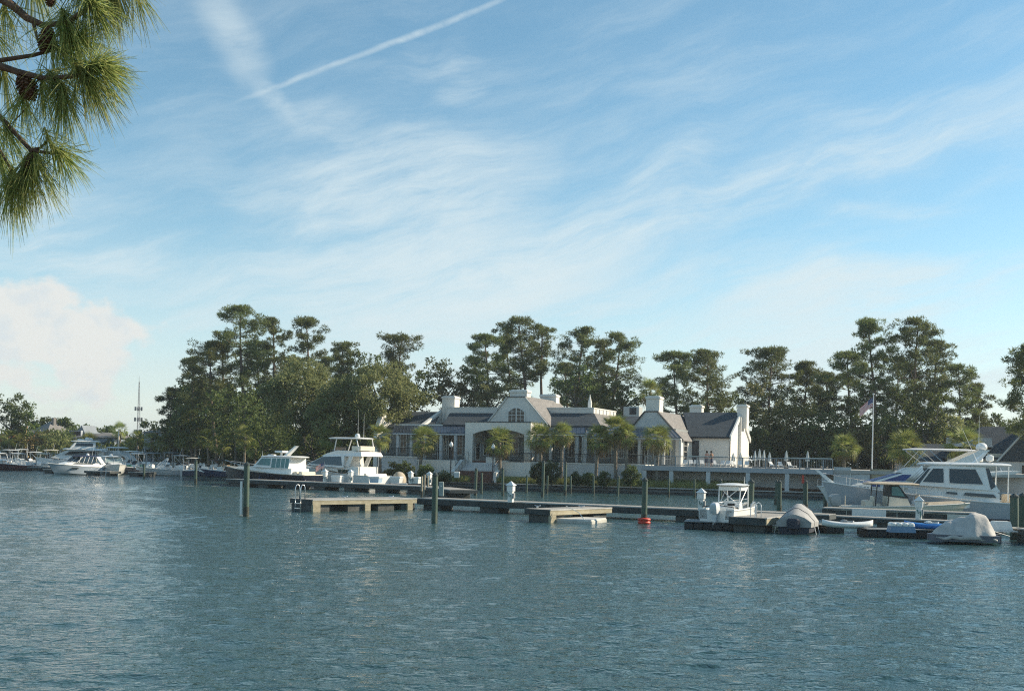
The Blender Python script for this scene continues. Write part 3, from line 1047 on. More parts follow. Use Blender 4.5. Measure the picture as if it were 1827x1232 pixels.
# white gable shoulder of the left end, behind the oak
MB().ext([(2.2, GZ), (2.2, bh(683, 768, 2.2)), (3.6, bh(668, 734, 3)), (4.4, bh(668, 734, 3)), (4.4, GZ)], 0, bu(672, 3), bu(675, 3) + .3).build('gable_wall', M_STUC, club)

# ================================================================ raised pool deck on columns
deck = empty('raised_deck', O_, -TH)
tag(deck, 'raised grey terrace deck on columns with railing, right of the clubhouse', 'deck')
DW = -0.8
k0, k1 = bu(1146, DW, 835), bu(1486, DW, 840)
DZ = 3.0
MB().box((k0, DW, DZ - .5), (k1, DW + .35, DZ)).build('fascia', mat('deck_fascia', (.36, .38, .40), .8, .06, 1., .1), deck)
MB().box((k0 + .003, DW + .35, DZ - .35), (k1 + 18, 24, DZ - .02)).build('floor', mat('deck_floor', (.42, .41, .38), .8, .1, .8), deck)
MB().box((k0 + .003, 2.4, -.3), (k1 + 18, 2.7, DZ - .36)).build('back_wall', M_STUC2, deck)
for px in (1149, 1197, 1263, 1334, 1404, 1470):
    u = bu(px, DW + .1, 860)
    MB().bbox((u - .22, DW + .06, -.3), (u + .22, DW + .46, DZ - .51), .02).build('column', M_STUC2, deck)
M_MESH = mat('rail_grey', (.30, .31, .32), .5, .1, 3.)
for p0, p1 in ((1150, 1168), (1168, 1205), (1205, 1243), (1243, 1325), (1325, 1366), (1366, 1385), (1385, 1427), (1427, 1469), (1469, 1486)):
    railing((bu(p0, DW, 830), DW + .2), (bu(p1, DW, 830) - .06, DW + .2), DZ, 'railing', M_MESH, deck, 1.05, .16, 20, .022, .045)
MB().box((bu(1402, DW), DW + .1, DZ + 1.1), (bu(1484, DW), DW + .4, DZ + 1.17)).build('rail_cap', M_TRIM, deck)
MB().box((bu(1228, DW), DW + .1, DZ + 1.1), (bu(1300, DW), DW + .3, DZ + 1.15)).build('rail_cap', M_TRIM, deck)


def dk(px, w, z=None):
    u = bu(px, w, 822)
    v = O_ + dB * u + nB * w
    v.z = DZ if z is None else z
    return v


# --- furniture on the deck
def lounger(loc, rz):
    o = empty('pool_chair', loc, rz)
    MB().bbox((-.32, -.3, .38), (.32, .95, .46), .03).build('seat', M_WHITE, o)
    MB().rings([[(-.32, -.3, .40), (.32, -.3, .40), (.32, -.22, .46), (-.32, -.22, .46)], [(-.3, -.72, .95), (.3, -.72, .95), (.3, -.66, 1.0), (-.3, -.66, 1.0)]]).build('backrest', M_WHITE, o)
    for x in (-.27, .27):
        for y in (-.2, .85):
            MB().box((x - .03, y - .03, 0), (x + .03, y + .03, .38)).build('leg', M_WHITE, o)
    return o


spots = [(1222, -1.4), (1234, -1.0), (1242, -1.8), (1254, -1.2), (1276, -1.6), (1288, -1.0), (1297, -1.9), (1309, -1.3), (1320, -1.7), (1332, -1.1), (1380, -1.5), (1393, -1.2), (1412, -1.7)]
spots = [(a, b + 2.6) for a, b in spots]
rr = random.Random(3)
for i, (px, w) in enumerate(spots):
    o = lounger(dk(px, w), rr.uniform(-.6, .6) + PI)
    o.scale = (.72, .72, .72)
    nth = ('first', 'second', 'third', 'fourth', 'fifth', 'sixth', 'seventh', 'eighth', 'ninth', 'tenth', 'eleventh', 'twelfth', 'thirteenth')[i]
    tag(o, nth + ' white pool chair from the left behind the raised deck railing', 'chair', 'white chairs on the raised deck')


def umbrella(loc, h, label):
    o = empty('closed_umbrella', loc)
    MB().tube([(0, 0, 0), (0, 0, h)], .03, 6).build('pole', M_ALU, o)
    rs = []
    for z, r in ((h * .42, .20), (h * .5, .24), (h * .7, .17), (h * .9, .09), (h, .03)):
        rs.append([(r * (1 if k % 2 else .62) * math.cos(k * PI / 6), r * (1 if k % 2 else .62) * math.sin(k * PI / 6), z) for k in range(12)])
    MB().rings(rs).build('canopy', mat('pale_umbrella', (.50, .53, .52), .85, .1, 2.), o)
    MB().lathe([(.30, 0), (.30, .06), (.08, .1)], (0, 0, 0), 12).build('base', M_IRON, o)
    tag(o, label, 'umbrella', 'closed umbrellas on the deck')


for px, w, h, lb in ((1308, 3, 2.3, 'closed pale umbrella in front of the clubhouse end wall'), (1321, 4, 2.4, 'closed pale umbrella under the end chimney'),
                     (1347, 2, 2.7, 'closed pale umbrella, just right of the clubhouse end wall'), (1355, 3, 3.0, 'tallest closed pale umbrella on the deck'),
                     (1363, 6, 2.9, 'closed pale umbrella half hidden behind the tallest one'), (1373, 2, 2.5, 'closed pale umbrella alone between the two groups'),
                     (1403, 2, 2.8, 'closed pale umbrella at the start of the capped railing'), (1441, 2, 2.8, 'thin closed pale umbrella above the capped railing')):
    umbrella(dk(px, w), h * .68, lb)


def person(loc, rz, shirt, hair, label, sit=False, hgt=1.68):
    o = empty('person', loc, rz)
    me = bpy.data.meshes.new('body')
    J = {'pel': (0, 0, .95), 'che': (0, .02, 1.28), 'nek': (0, .0, 1.46), 'hd0': (0, .01, 1.53), 'hd1': (0, .015, 1.66),
         'shL': (-.18, 0, 1.40), 'elL': (-.26, .04, 1.14), 'wrL': (-.20, .22, 1.02), 'haL': (-.18, .30, 1.02),
         'shR': (.18, 0, 1.40), 'elR': (.25, .02, 1.13), 'wrR': (.25, .14, .92), 'haR': (.25, .18, .84),
         'hiL': (-.09, 0, .92), 'knL': (-.10, .03, .50), 'anL': (-.10, -.02, .09), 'toL': (-.10, .13, .04),
         'hiR': (.09, 0, .92), 'knR': (.11, .05, .50), 'anR': (.11, .0, .09), 'toR': (.12, .15, .04)}
    rad = {'pel': .15, 'che': .155, 'nek': .055, 'hd0': .085, 'hd1': .095, 'shL': .06, 'elL': .043, 'wrL': .03, 'haL': .035, 'shR': .06, 'elR': .043,
           'wrR': .03, 'haR': .035, 'hiL': .09, 'knL': .06, 'anL': .042, 'toL': .035, 'hiR': .09, 'knR': .06, 'anR': .042, 'toR': .035}
    ks = list(J)
    E = [('pel', 'che'), ('che', 'nek'), ('nek', 'hd0'), ('hd0', 'hd1'), ('che', 'shL'), ('shL', 'elL'), ('elL', 'wrL'), ('wrL', 'haL'), ('che', 'shR'), ('shR', 'elR'),
         ('elR', 'wrR'), ('wrR', 'haR'), ('pel', 'hiL'), ('hiL', 'knL'), ('knL', 'anL'), ('anL', 'toL'), ('pel', 'hiR'), ('hiR', 'knR'), ('knR', 'anR'), ('anR', 'toR')]
    me.from_pydata([J[k] for k in ks], [(ks.index(a), ks.index(b)) for a, b in E], [])
    b = link('body', me, M_SKIN, o)
    md = b.modifiers.new('skin', 'SKIN')
    for i, k in enumerate(ks):
        me.skin_vertices[0].data[i].radius = (rad[k], rad[k])
    me.skin_vertices[0].data[0].use_root = True
    sb = b.modifiers.new('sub', 'SUBSURF')
    sb.levels = sb.render_levels = 1
    MB().lathe([(.17, .82), (.185, 1.0), (.18, 1.25), (.19, 1.38), (.09, 1.45)], (0, .01, 0), 14).build('shirt', shirt, o, True)
    MB().lathe([(.03, .52), (.11, .54), (.11, .66), (.115, 1.0 - .3), (.09, .76), (.02, .78)], (0, -.015, 1.0), 12).build('hair', hair, o, True)
    MB().lathe([(.20, .45), (.19, .7), (.175, .98)], (0, .01, 0), 14).build('shorts', M_CANVN, o, True)
    o.scale = (hgt / 1.72,) * 3
    tag(o, label, 'person', 'people at the deck railing')
    return o


person(dk(1261, .2), 2.6, mat('pink_shirt', (.50, .26, .20), .9, .1, 3.), mat('dark_hair', (.02, .014, .01), .7, .2, 5.), 'person in a pale pink top standing on the raised deck')
person(dk(1269, .4), 3.6, mat('tan_shirt', (.36, .20, .12), .9, .1, 3.), MATS['dark_hair'], 'dark-haired person in a tan top beside the person in pink')

# --- fence of tan and grey boards beyond the deck
fn = empty('board_fence', O_, -TH)
tag(fn, 'tan and grey panelled fence right of the raised deck', 'fence')
rr = random.Random(8)
x = k1 + .1
while x < k1 + 13:
    wd = rr.uniform(1.4, 2.2)
    tan = x > k1 + 2.3 and rr.random() < .7
    MB().box((x, DW + .5, .9), (x + wd - .04, DW + .6, 2.95 + rr.uniform(-.05, .35))).build('panel', M_TAN if tan else M_STUC2, fn)
    MB().box((x - .06, DW + .42, .8), (x + .06, DW + .5 - .003, 3.3)).build('post', M_TRIM if rr.random() < .4 else M_WPILE, fn)
    x += wd

# ================================================================ right-hand house with hipped slate roof
hs = empty('pool_house', at(1757, 815, 128), R(-16))
hs.location.z = 0
tag(hs, 'cream pool house with dark hipped slate roof behind the large grey yacht', 'building')
MB().box((-4, .5, 1), (10, 12, 4.6)).build('wall', M_STUC, hs)
MB().rings([[(-4.5, 0, 4.55), (10.5, 0, 4.55), (10.5, 12.5, 4.55), (-4.5, 12.5, 4.55)], [(0.4, 5.5, 8.5), (5.5, 5.5, 8.5), (5.5, 7, 8.5), (0.4, 7, 8.5)]]).build('roof', M_SLATE, hs)
MB().ext([(1.2, 4.3), (7.4, 4.3), (4.3, 8.1)], 1, -2.2, 5).build('roof', M_SLATE, hs)
MB().box((1.4, -2.0, 1), (7.2, .49, 4.29)).build('wall', M_STUC, hs)
for x0, x1 in ((1.0, 4.3), (7.6, 4.3)):
    MB().tube([(x0, -2.25, 4.25), (x1, -2.25, 8.25)], .12, 6).build('verge_board', mat('verge_pale', (.5, .52, .5), .7, .05, 2.), hs)
MB().rings([[(-10, 1, 4.2), (-4, 1, 4.2), (-4, 12, 4.2), (-10, 12, 4.2)], [(-6.6, 5.4, 6.3), (-4, 5.4, 6.3), (-4, 7, 6.3), (-6.6, 7, 6.3)]]).build('roof', M_SLATE, hs)
MB().box((-9.3, 2, 1), (-4.003, 11, 4.19)).build('wall', M_STUC2, hs)
for i in range(5):
    MB().box((-4.2 + i * 1.0, .2, 6.1), (-3.23 + i * 1.0, .26, 7.0)).build('screen_panel', mat('screen_grey', (.42, .44, .44), .7, .1, 2.), hs)
MB().box((-4.3, .1, 5.95), (.9, 3.2, 6.09)).build('balcony', M_STUC2, hs)
MB().box((.3, .3, 1.0), (3.0, .48, 5.2)).build('bay_wall', M_CREAM, hs)
for u0, u1 in ((3.6, 4.8), (-2.4, -1.0), (8, 9.2)):
    o = MB().box((u0, -2.06 if u0 == 3.6 else .44, 2.2), (u1, -2.0 if u0 == 3.6 else .5, 4.0)).build('window', M_TRIM, hs)
    for k in range(2):
        w_ = (u1 - u0) / 2
        MB().box((u0 + k * w_ + .07, (-2.08 if u0 == 3.6 else .42), 2.3), (u0 + (k + 1) * w_ - .04, (-2.062 if u0 == 3.6 else .438), 3.9)).build('pane', M_WIN, o)

# flag and pole
FPp = at(1556, 826, 122)
fp = empty('flagpole', (FPp.x, FPp.y, 1.5))
tag(fp, 'tall pale flagpole with a striped flag among the right-hand pines', 'flagpole')
ft = at(1558.5, 705, 122).z - 1.5
MB().tube([(0, 0, 0), (0, 0, ft)], [.085, .05], 8).build('pole', M_ALU, fp)
MB().lathe([(.0, 0), (.12, .1), (.12, .16), (.0, .25)], (0, 0, ft), 10).build('finial', M_ALU, fp)


def flag(parent, w, h, x0, z0, sx=-1, droop=.35, wave=.12):
    """hoisted flag: 13 stripes and a star canton as pieces of one rippling cloth"""
    red, wht, blu = mat('flag_red', (.45, .03, .04), .8, .1, 4.), mat('flag_white', (.7, .7, .68), .8, .05, 4.), mat('flag_blue', (.03, .05, .17), .8, .1, 4.)

    def pt(u, v, off=0.0):
        return (x0 + sx * u * w * .9, wave * math.sin(u * 7 + v) * u + off, z0 - (1 - v) * h - droop * w * u ** 1.3)
    for i in range(13):
        mb = MB()
        n = 10
        lo, hi = 1 - (i + 1) / 13, 1 - i / 13
        u0 = .4 if i < 7 else 0
        for off in (0,):
            for k in range(n):
                a, b = u0 + (1 - u0) * k / n, u0 + (1 - u0) * (k + 1) / n
                mb.add([pt(a, lo), pt(b, lo), pt(b, hi), pt(a, hi)], [(0, 1, 2, 3)])
        mb.build('stripe', red if i % 2 == 0 else wht, parent)
    mb = MB()
    for k in range(5):
        a, b = .4 * k / 5, .4 * (k + 1) / 5
        mb.add([pt(a, 6 / 13), pt(b, 6 / 13), pt(b, 1), pt(a, 1)], [(0, 1, 2, 3)])
    ct = mb.build('canton', blu, parent)
    mb = MB()
    for r_ in range(5):
        for c_ in range(6):
            u, v = .03 + .34 * c_ / 5, 6 / 13 + .05 + (7 / 13 - .1) * r_ / 4
            for off in (-.006, .006):
                p = Vector(pt(u, v, off))
                s5 = []
                for k in range(10):
                    rr_ = (.016 if k % 2 == 0 else .007) * w
                    s5.append((p.x + rr_ * math.sin(k * PI / 5), p.y, p.z + rr_ * math.cos(k * PI / 5)))
                mb.add(s5, [tuple(range(10))])
    mb.build('stars', wht, ct)


flag(fp, 1.55, 1.0, -.06, ft - .25, -1, .8, .16)

# lamp posts on the promenade
for px, py, lb in ((805, 797, 'black lamp post with white lantern left of the stairs'), (880, 801, 'black lamp post with white lantern in front of the portico')):
    b_ = at(px, py, 121.5)
    gz = land_z(b_.x, b_.y)
    lp = empty('lamp_post', (b_.x, b_.y, gz))
    hh = b_.z - gz
    MB().lathe([(.16, 0), (.15, .25), (.07, .4), (.055, hh - .15), (.09, hh - .1), (.05, hh)], (0, 0, 0), 10).build('post', M_IRON, lp)
    MB().lathe([(.08, 0), (.20, .12), (.22, .28), (.12, .5), (.03, .62)], (0, 0, hh), 12).build('lantern', M_LAMP, lp, True)
    MB().lathe([(.03, 0), (.03, .12), (.0, .2)], (0, 0, hh + .62), 8).build('finial', M_IRON, lp)
    tag(lp, lb, 'lamp post', 'promenade lamps')

# brick path down to the dock
pa, pb_ = at(850, 846, 121), gp(850, 862, .72)
mb = MB()
q = [(-2.6, -.8), (2.6, -.8), (2.2, 7), (-2.2, 7)]
c0 = O_ + dB * ((su0 + su1) / 2) + nB * -4.0
mb2 = []
nrow = 8
for i in range(nrow + 1):
    w = -3.0 - i * .4
    for s_ in (-1, 1):
        w = max(w, -5.6)
        v = O_ + dB * ((su0 + su1) / 2 + s_ * (2.5 + .25 * i)) + nB * w
        mb.v.append((v.x, v.y, land_z(v.x, v.y) + .03))
for i in range(nrow):
    mb.f.append((2 * i, 2 * i + 1, 2 * i + 3, 2 * i + 2))
struct(mb.build('brick_path', M_BRICK))

# ================================================================ VEGETATION
def tri_leaves(rng, centres, radii, per, size, flat=1.0, out=0.7, up=0.25, width=.28):
    """triangular leaf sprays scattered in puffs: centres (n,3), radii (n,)"""
    n = len(centres)
    C = np.repeat(centres, per, 0)
    Rr_ = np.repeat(radii, per)
    d = rng.normal(size=(n * per, 3))
    d /= np.linalg.norm(d, axis=1)[:, None]
    rad = Rr_ * rng.uniform(.25, 1.0, n * per) ** .5
    p = C + d * rad[:, None] * np.array([1, 1, flat])
    t = d * out + rng.normal(size=d.shape) * .55
    t[:, 2] += up
    t /= np.linalg.norm(t, axis=1)[:, None]
    s = np.cross(t, rng.normal(size=t.shape))
    s /= np.linalg.norm(s, axis=1)[:, None] + 1e-9
    L = size * rng.uniform(.6, 1.4, (n * per, 1))
    w = L * width
    V = np.stack([p - s * w, p + s * w, p + t * L], 1).reshape(-1, 3)
    T = np.arange(len(V)).reshape(-1, 3)
    return V, T


def limb_mesh(limbs, n=6):
    mb = MB()
    for pts, rad in limbs:
        mb.tube(pts, rad, n, False)
    return mb


def safe_y(px, Y, gap=2.5):
    """never plant anything in the water"""
    x = unroll(px, 800)[0]
    while Y < shore_y(x / F * Y) + gap:
        Y += 1.0
    return Y


def tree_at(name, px, ybase_or_none, Y, label, cat, group):
    x, _ = unroll(px, 800)
    X = x / F * Y
    gz = land_z(X, Y)
    o = empty(name, (X, Y, gz))
    tag(o, label, cat, group)
    return o, gz


def pine(px, ytop, hw, Y, label, base=.45, seed=0, lean=0.0, dens=1.0, pxtrunk=None, group='pines behind the marina', m=None, shape='dome'):
    """tall southern pine: bare trunk, uneven open crown of needle puffs. px,ytop: crown top; hw: crown half width (px)"""
    Y = safe_y(pxtrunk or px, Y)
    rng = np.random.default_rng(seed + int(px) * 7 + int(ytop))
    o, gz = tree_at('pine_tree', pxtrunk or px, None, Y, label, 'tree', group)
    Ht = at(px, ytop, Y).z - gz
    wid = hw / F * Y
    top = Vector((unroll(px, ytop)[0] / F * Y - o.location.x, rng.uniform(-.8, .8), Ht))
    r0 = .014 * Ht + .06

    def axis(t):
        return Vector((top.x * t ** 1.3 + .25 * math.sin(t * 5 + seed), top.y * t, Ht * t))
    limbs = [([axis(t) for t in np.linspace(0, .97, 9)], [r0 * (1 - .8 * t) for t in np.linspace(0, 1, 9)])]
    cs, rs = [], []
    nb = int((24 + 18 * wid / 4) * dens)
    for i in range(nb):
        t = base + (1 - base) * ((i + rng.uniform(0, 1)) / nb)
        f = (t - base) / (1 - base)
        if shape == 'dome':
            prof = (.45 + .65 * math.sin(PI * min(1, f * .8 + .12))) * (1 if f < .8 else 1 - (f - .8) * 2.6)
        elif shape == 'flat':
            prof = .35 + .75 * f if f < .85 else 1.0 - (f - .85) * 2.5
        else:
            prof = 1.05 - .75 * f
        ln = wid * prof * rng.uniform(.55, 1.12)
        az = rng.uniform(0, 2 * PI)
        st = axis(t)
        rise = ln * (rng.uniform(-.05, .30) + .25 * f)
        en = st + Vector((math.cos(az) * ln, math.sin(az) * ln, rise))
        en.z = min(en.z, Ht * 1.0)
        mid = st.lerp(en, .55) + Vector((0, 0, -.08 * ln))
        limbs.append(([st, mid, en], [r0 * .30 * (1.25 - t), r0 * .2 * (1.25 - t), .02]))
        for k in range(int(rng.integers(3, 6))):
            g_ = rng.uniform(.45, 1.05)
            b_ = st.lerp(mid, g_ / .55) if g_ < .55 else mid.lerp(en, (g_ - .55) / .45)
            j = rng.normal(size=3) * .5
            c = Vector((b_.x + j[0], b_.y + j[1], min(b_.z + abs(j[2]) * .6 + .1, Ht)))
            cs.append(c)
            rs.append(rng.uniform(.38, .80) * (1.0 if wid > 3 else .85))
    for k in range(int(5 * dens)):
        j = rng.normal(size=3)
        cs.append(Vector((top.x + j[0] * wid * .25, top.y + j[1] * wid * .25, Ht - abs(j[2]) * .8)))
        rs.append(rng.uniform(.5, .9))
    V, T = tri_leaves(rng, np.array([tuple(c) for c in cs]), np.array(rs), 80, .36, .62, .7, .35, .13)
    limb_mesh(limbs[:1], 8).build('trunk', M_BARK, o, True, False)
    limb_mesh(limbs[1:], 4).build('branches', M_BARK, o, True, False)
    link('crown', np_mesh('crown', V, T), m or M_PINE, o)
    return o


def broad(px, yc, hw, hh, Y, label, m, seed=0, trunkx=None, per=55, leaf=.34, npuff=None, name='broadleaf_tree', group='broadleaf trees behind the marina', tr=.22, open_=0.0, limbsn=7):
    """spreading tree: trunk, limbs to each side and a crown of leaf puffs on a lumpy ellipsoid"""
    Y = safe_y(trunkx or px, Y)
    rng = np.random.default_rng(seed + int(px) * 3 + int(yc))
    o, gz = tree_at(name, trunkx or px, None, Y, label, 'tree', group)
    c = at(px, yc, Y) - Vector(o.location)
    W_, H_ = hw / F * Y, hh / F * Y
    D_ = W_ * .8
    n = npuff or int(18 + W_ * H_ * 2.2)
    u = rng.normal(size=(n, 3))
    u /= np.linalg.norm(u, axis=1)[:, None]
    lump = 1 + .16 * np.sin(u[:, 0] * 5 + seed) + .12 * np.cos(u[:, 2] * 7 + u[:, 1] * 3)
    rad = rng.uniform(.35 + open_ * .3, 1.0, n) ** .6 * lump
    P_ = u * rad[:, None] * np.array([W_, D_, H_]) + np.array(tuple(c))
    P_[:, 2] = np.maximum(P_[:, 2], 1.0)
    rs = rng.uniform(.6, 1.25, n) * min(1.0, .35 + W_ / 8)
    V, T = tri_leaves(rng, P_, rs, per, leaf, .8, .5, .1, .36)
    limbs = []
    fork = Vector((c.x * .3, 0, max(1.2, c.z - H_ * .95)))
    limbs.append(([Vector((0, 0, -.3)), fork * .5 + Vector((.12, 0, 0)), fork], [tr * 1.3, tr, tr * .85]))
    for k in range(limbsn):
        i = int(rng.integers(0, n))
        e = Vector(tuple(P_[i]))
        mid = fork.lerp(e, .5) + Vector((rng.normal() * .3, rng.normal() * .3, rng.normal() * .3))
        limbs.append(([fork, mid, e], [tr * .6, tr * .35, .03]))
    limb_mesh(limbs[:1], 8).build('trunk', M_BARKG, o, True, False)
    limb_mesh(limbs[1:], 5).build('branches', M_BARKG, o, True, False)
    link('crown', np_mesh('crown', V, T), m, o)
    return o


# ---- pines, left wood
GL = 'pines of the left wood'
pine(430, 552, 48, 168, 'tallest pine of the left wood with a bare pale trunk', .50, 1, group=GL, shape='dome', pxtrunk=437, dens=1.2)
pine(372, 612, 46, 160, 'broad leaning pine at the left edge of the wood', .42, 2, group=GL, pxtrunk=386, dens=1.1)
pine(345, 640, 24, 172, 'ragged low pine at the outer left tip of the wood', .30, 3, group=GL, dens=.9)
pine(486, 570, 30, 178, 'slim pine just right of the tallest one', .5, 4, group=GL, pxtrunk=490)
pine(400, 595, 30, 182, 'pine crown showing left behind the tallest pine', .4, 26, group=GL)
pine(548, 570, 40, 170, 'rounded tall pine above the pale oak', .45, 5, group=GL, dens=1.1)
pine(460, 610, 34, 185, 'dark pine filling between the tallest and the slim pine', .3, 6, group=GL)
pine(580, 640, 26, 178, 'short pine right of the rounded tall pine', .35, 27, group=GL)
pine(614, 614, 24, 185, 'small umbrella-shaped pine left of the round dark crown', .6, 7, group=GL, shape='flat')
pine(716, 600, 38, 182, 'flat-topped pine standing alone above the oak crown', .58, 8, group=GL, shape='flat', pxtrunk=706, dens=1.1)
pine(304, 695, 22, 180, 'low bushy pine beside the distant mast', .25, 9, group=GL)
pine(515, 640, 28, 190, 'dark pine low behind the slim pine', .25, 28, group=GL)
# ---- pines behind the clubhouse
GM = 'pines behind the clubhouse roofs'
pine(862, 601, 32, 172, 'leaning pine left of the tall forked group over the central gable', .5, 10, group=GM, pxtrunk=878)
pine(845, 640, 24, 178, 'lower ragged pine above the left roofs', .4, 11, group=GM, pxtrunk=862)
pine(928, 570, 38, 175, 'tallest pine over the central gable, dark dense crown', .56, 12, group=GM, pxtrunk=940, dens=1.25)
pine(905, 605, 26, 180, 'pine crown half hidden left of the tallest over the gable', .45, 13, group=GM, pxtrunk=922)
pine(968, 583, 25, 178, 'thin pine with a long bare trunk and tiny open crown', .66, 14, group=GM, dens=.7, shape='flat')
pine(1038, 587, 38, 174, 'dense pine right of the thin bare-trunked one', .42, 15, group=GM, pxtrunk=1028, dens=1.2)
pine(1076, 610, 28, 178, 'pine between the two dense crowns above the flat roof', .45, 16, group=GM)
pine(1108, 598, 40, 172, 'wide pine leaning right above the hipped roof', .38, 17, group=GM, pxtrunk=1080, dens=1.15)
pine(1010, 650, 26, 182, 'low pine behind the far chimney of the central wing', .35, 18, group=GM)
# ---- pines right of the clubhouse
GR = 'pines right of the clubhouse'
pine(1206, 631, 42, 170, 'bushy pine above the second tall chimney', .28, 19, group=GR, dens=1.6)
pine(1264, 629, 50, 172, 'broad round pine above the right wing roof', .28, 20, group=GR, dens=1.7)
pine(1374, 626, 46, 160, 'round pine rising right of the end chimney', .38, 21, group=GR, dens=1.5)
pine(1436, 650, 30, 164, 'open pine left of the tall right-hand clump', .5, 22, group=GR, pxtrunk=1432)
pine(1472, 668, 26, 158, 'slanting thin pine between two taller clumps', .55, 23, group=GR, pxtrunk=1486, dens=.8)
# ---- tall right-hand clump
GQ = 'pines of the tall right-hand clump'
pine(1550, 574, 38, 150, 'tall pine with round head, left of the twin summits behind the flag', .40, 31, group=GQ, dens=1.3, pxtrunk=1562)
pine(1514, 632, 42, 154, 'spreading pine on the left shoulder of the tall right-hand clump', .42, 32, group=GQ, pxtrunk=1520, dens=1.2)
pine(1638, 573, 44, 148, 'tallest pine of the right-hand clump, behind the covered flybridge', .38, 33, group=GQ, pxtrunk=1632, dens=1.35)
pine(1668, 610, 36, 152, 'pine on the right shoulder of the tallest right-hand pine', .38, 34, group=GQ, dens=1.2)
pine(1600, 640, 34, 158, 'pine filling the notch between the twin right-hand summits', .3, 35, group=GQ)
pine(1708, 655, 34, 150, 'lower pine stepping down at the clump right edge', .32, 36, group=GQ)
pine(1738, 690, 24, 154, 'small open pine at the outer right tip of the clump', .4, 37, group=GQ, dens=.8)
pine(1838, 620, 56, 120, 'pine cut by the right frame edge above the pool house', .35, 38, group=GQ, shape='cone', dens=1.0)

# ---- live oaks and other broadleaf trees
GO = 'live oaks by the clubhouse'
broad(668, 705, 92, 48, 140, 'wide grey-green live oak with twisted trunk left of the clubhouse', M_OAK, 1, trunkx=682, per=130, leaf=.26, npuff=230, name='live_oak', group=GO, tr=.34, limbsn=14, open_=.4)
broad(540, 705, 74, 56, 146, 'paler live oak filling the middle of the left wood', M_OAK, 2, per=120, leaf=.26, npuff=200, name='live_oak', group=GO, tr=.3, limbsn=10, open_=.3)
broad(610, 745, 70, 40, 142, 'low live oak behind the white flybridge yacht', M_OAK, 3, per=120, leaf=.26, npuff=150, name='live_oak', group=GO, tr=.3, limbsn=10, open_=.3)
GB = 'broadleaf trees behind the shore'
for px, yc, hw, hh, Y, lb, m in (
        (645, 655, 36, 28, 186, 'round dark crown behind the oak beside the umbrella pine', M_BROAD),
        (790, 680, 46, 40, 182, 'dark green tree behind the left chimney', M_BROAD),
        (820, 705, 40, 30, 172, 'brownish tree between left chimney and central gable', M_OLIVE),
        (880, 708, 42, 26, 170, 'light green tree just left of the central gable', M_OAK),
        (740, 700, 40, 36, 176, 'bright green tree over the left wing roof', M_BROAD),
        (1025, 690, 44, 34, 168, 'bushy green tree right of the far chimney', M_BROAD),
        (1060, 705, 40, 28, 176, 'green tree behind the flat roof parapet', M_OAK),
        (1110, 705, 44, 26, 172, 'low green tree behind the rooftop machinery', M_BROAD),
        (1290, 725, 50, 24, 178, 'low dark tree behind the right wing ridge', M_BROAD),
        (1372, 745, 46, 58, 150, 'olive dense tree right of the end gable', M_OLIVE),
        (1352, 790, 26, 34, 146, 'dark bush at the foot of the end gable', M_BROAD),
        (1425, 760, 46, 54, 152, 'deep green tree behind the closed umbrellas', M_BROAD),
        (1470, 780, 44, 44, 148, 'dark tree behind the palm on the deck fence', M_BROAD),
        (1530, 785, 46, 42, 146, 'shadowy tree behind the flagpole', M_OLIVE),
        (1590, 775, 46, 48, 144, 'dark green tree right of the flagpole', M_BROAD),
        (1650, 742, 46, 46, 142, 'fresh green tree below the tallest right-hand pine', M_BROAD),
        (1700, 770, 42, 36, 142, 'green tree left of the pool house roof', M_OAK),
        (1762, 758, 30, 20, 170, 'rounded distant tree above the pool house ridge', M_BROAD),
        (1815, 765, 34, 18, 165, 'flat distant tree at the right frame edge', M_BROAD),
        (420, 740, 62, 52, 152, 'shadowy tree under the tallest left pine', M_BROAD),
        (350, 755, 48, 46, 160, 'dark tree at the left end of the wood', M_BROAD),
        (480, 770, 52, 42, 148, 'deep green tree behind the dark-hulled cruiser', M_BROAD),
        (560, 785, 44, 32, 146, 'dark bushy tree behind the two moored yachts', M_BROAD),
        (310, 775, 36, 34, 178, 'low tree right of the distant mast', M_BROAD),
        (266, 768, 22, 26, 196, 'small tree at the foot of the distant mast', M_BROAD),
        (20, 735, 34, 34, 176, 'big dark tree over the yellow house', M_BROAD),
        (42, 752, 26, 34, 172, 'leafy tree in front of the yellow chimney', M_BROAD),
        (60, 790, 34, 26, 170, 'bushy tree below the pink house', M_OLIVE),
        (92, 795, 30, 22, 172, 'light green tree before the grey house', M_OAK),
        (110, 758, 20, 12, 230, 'round distant tree above the grey house', M_BROAD),
        (150, 772, 30, 14, 240, 'distant tree right of the grey house', M_BROAD),
        (180, 775, 24, 14, 240, 'distant tree behind the pale mast', M_BROAD),
        (205, 788, 26, 16, 215, 'low tree behind the sailing mast', M_BROAD),
        (70, 760, 16, 16, 230, 'small tree left of the pink gable', M_BROAD)):
    broad(px, yc, hw, hh, Y, lb, m, 11, per=48, leaf=.36 if Y < 200 else .5, group=GB, tr=.2)

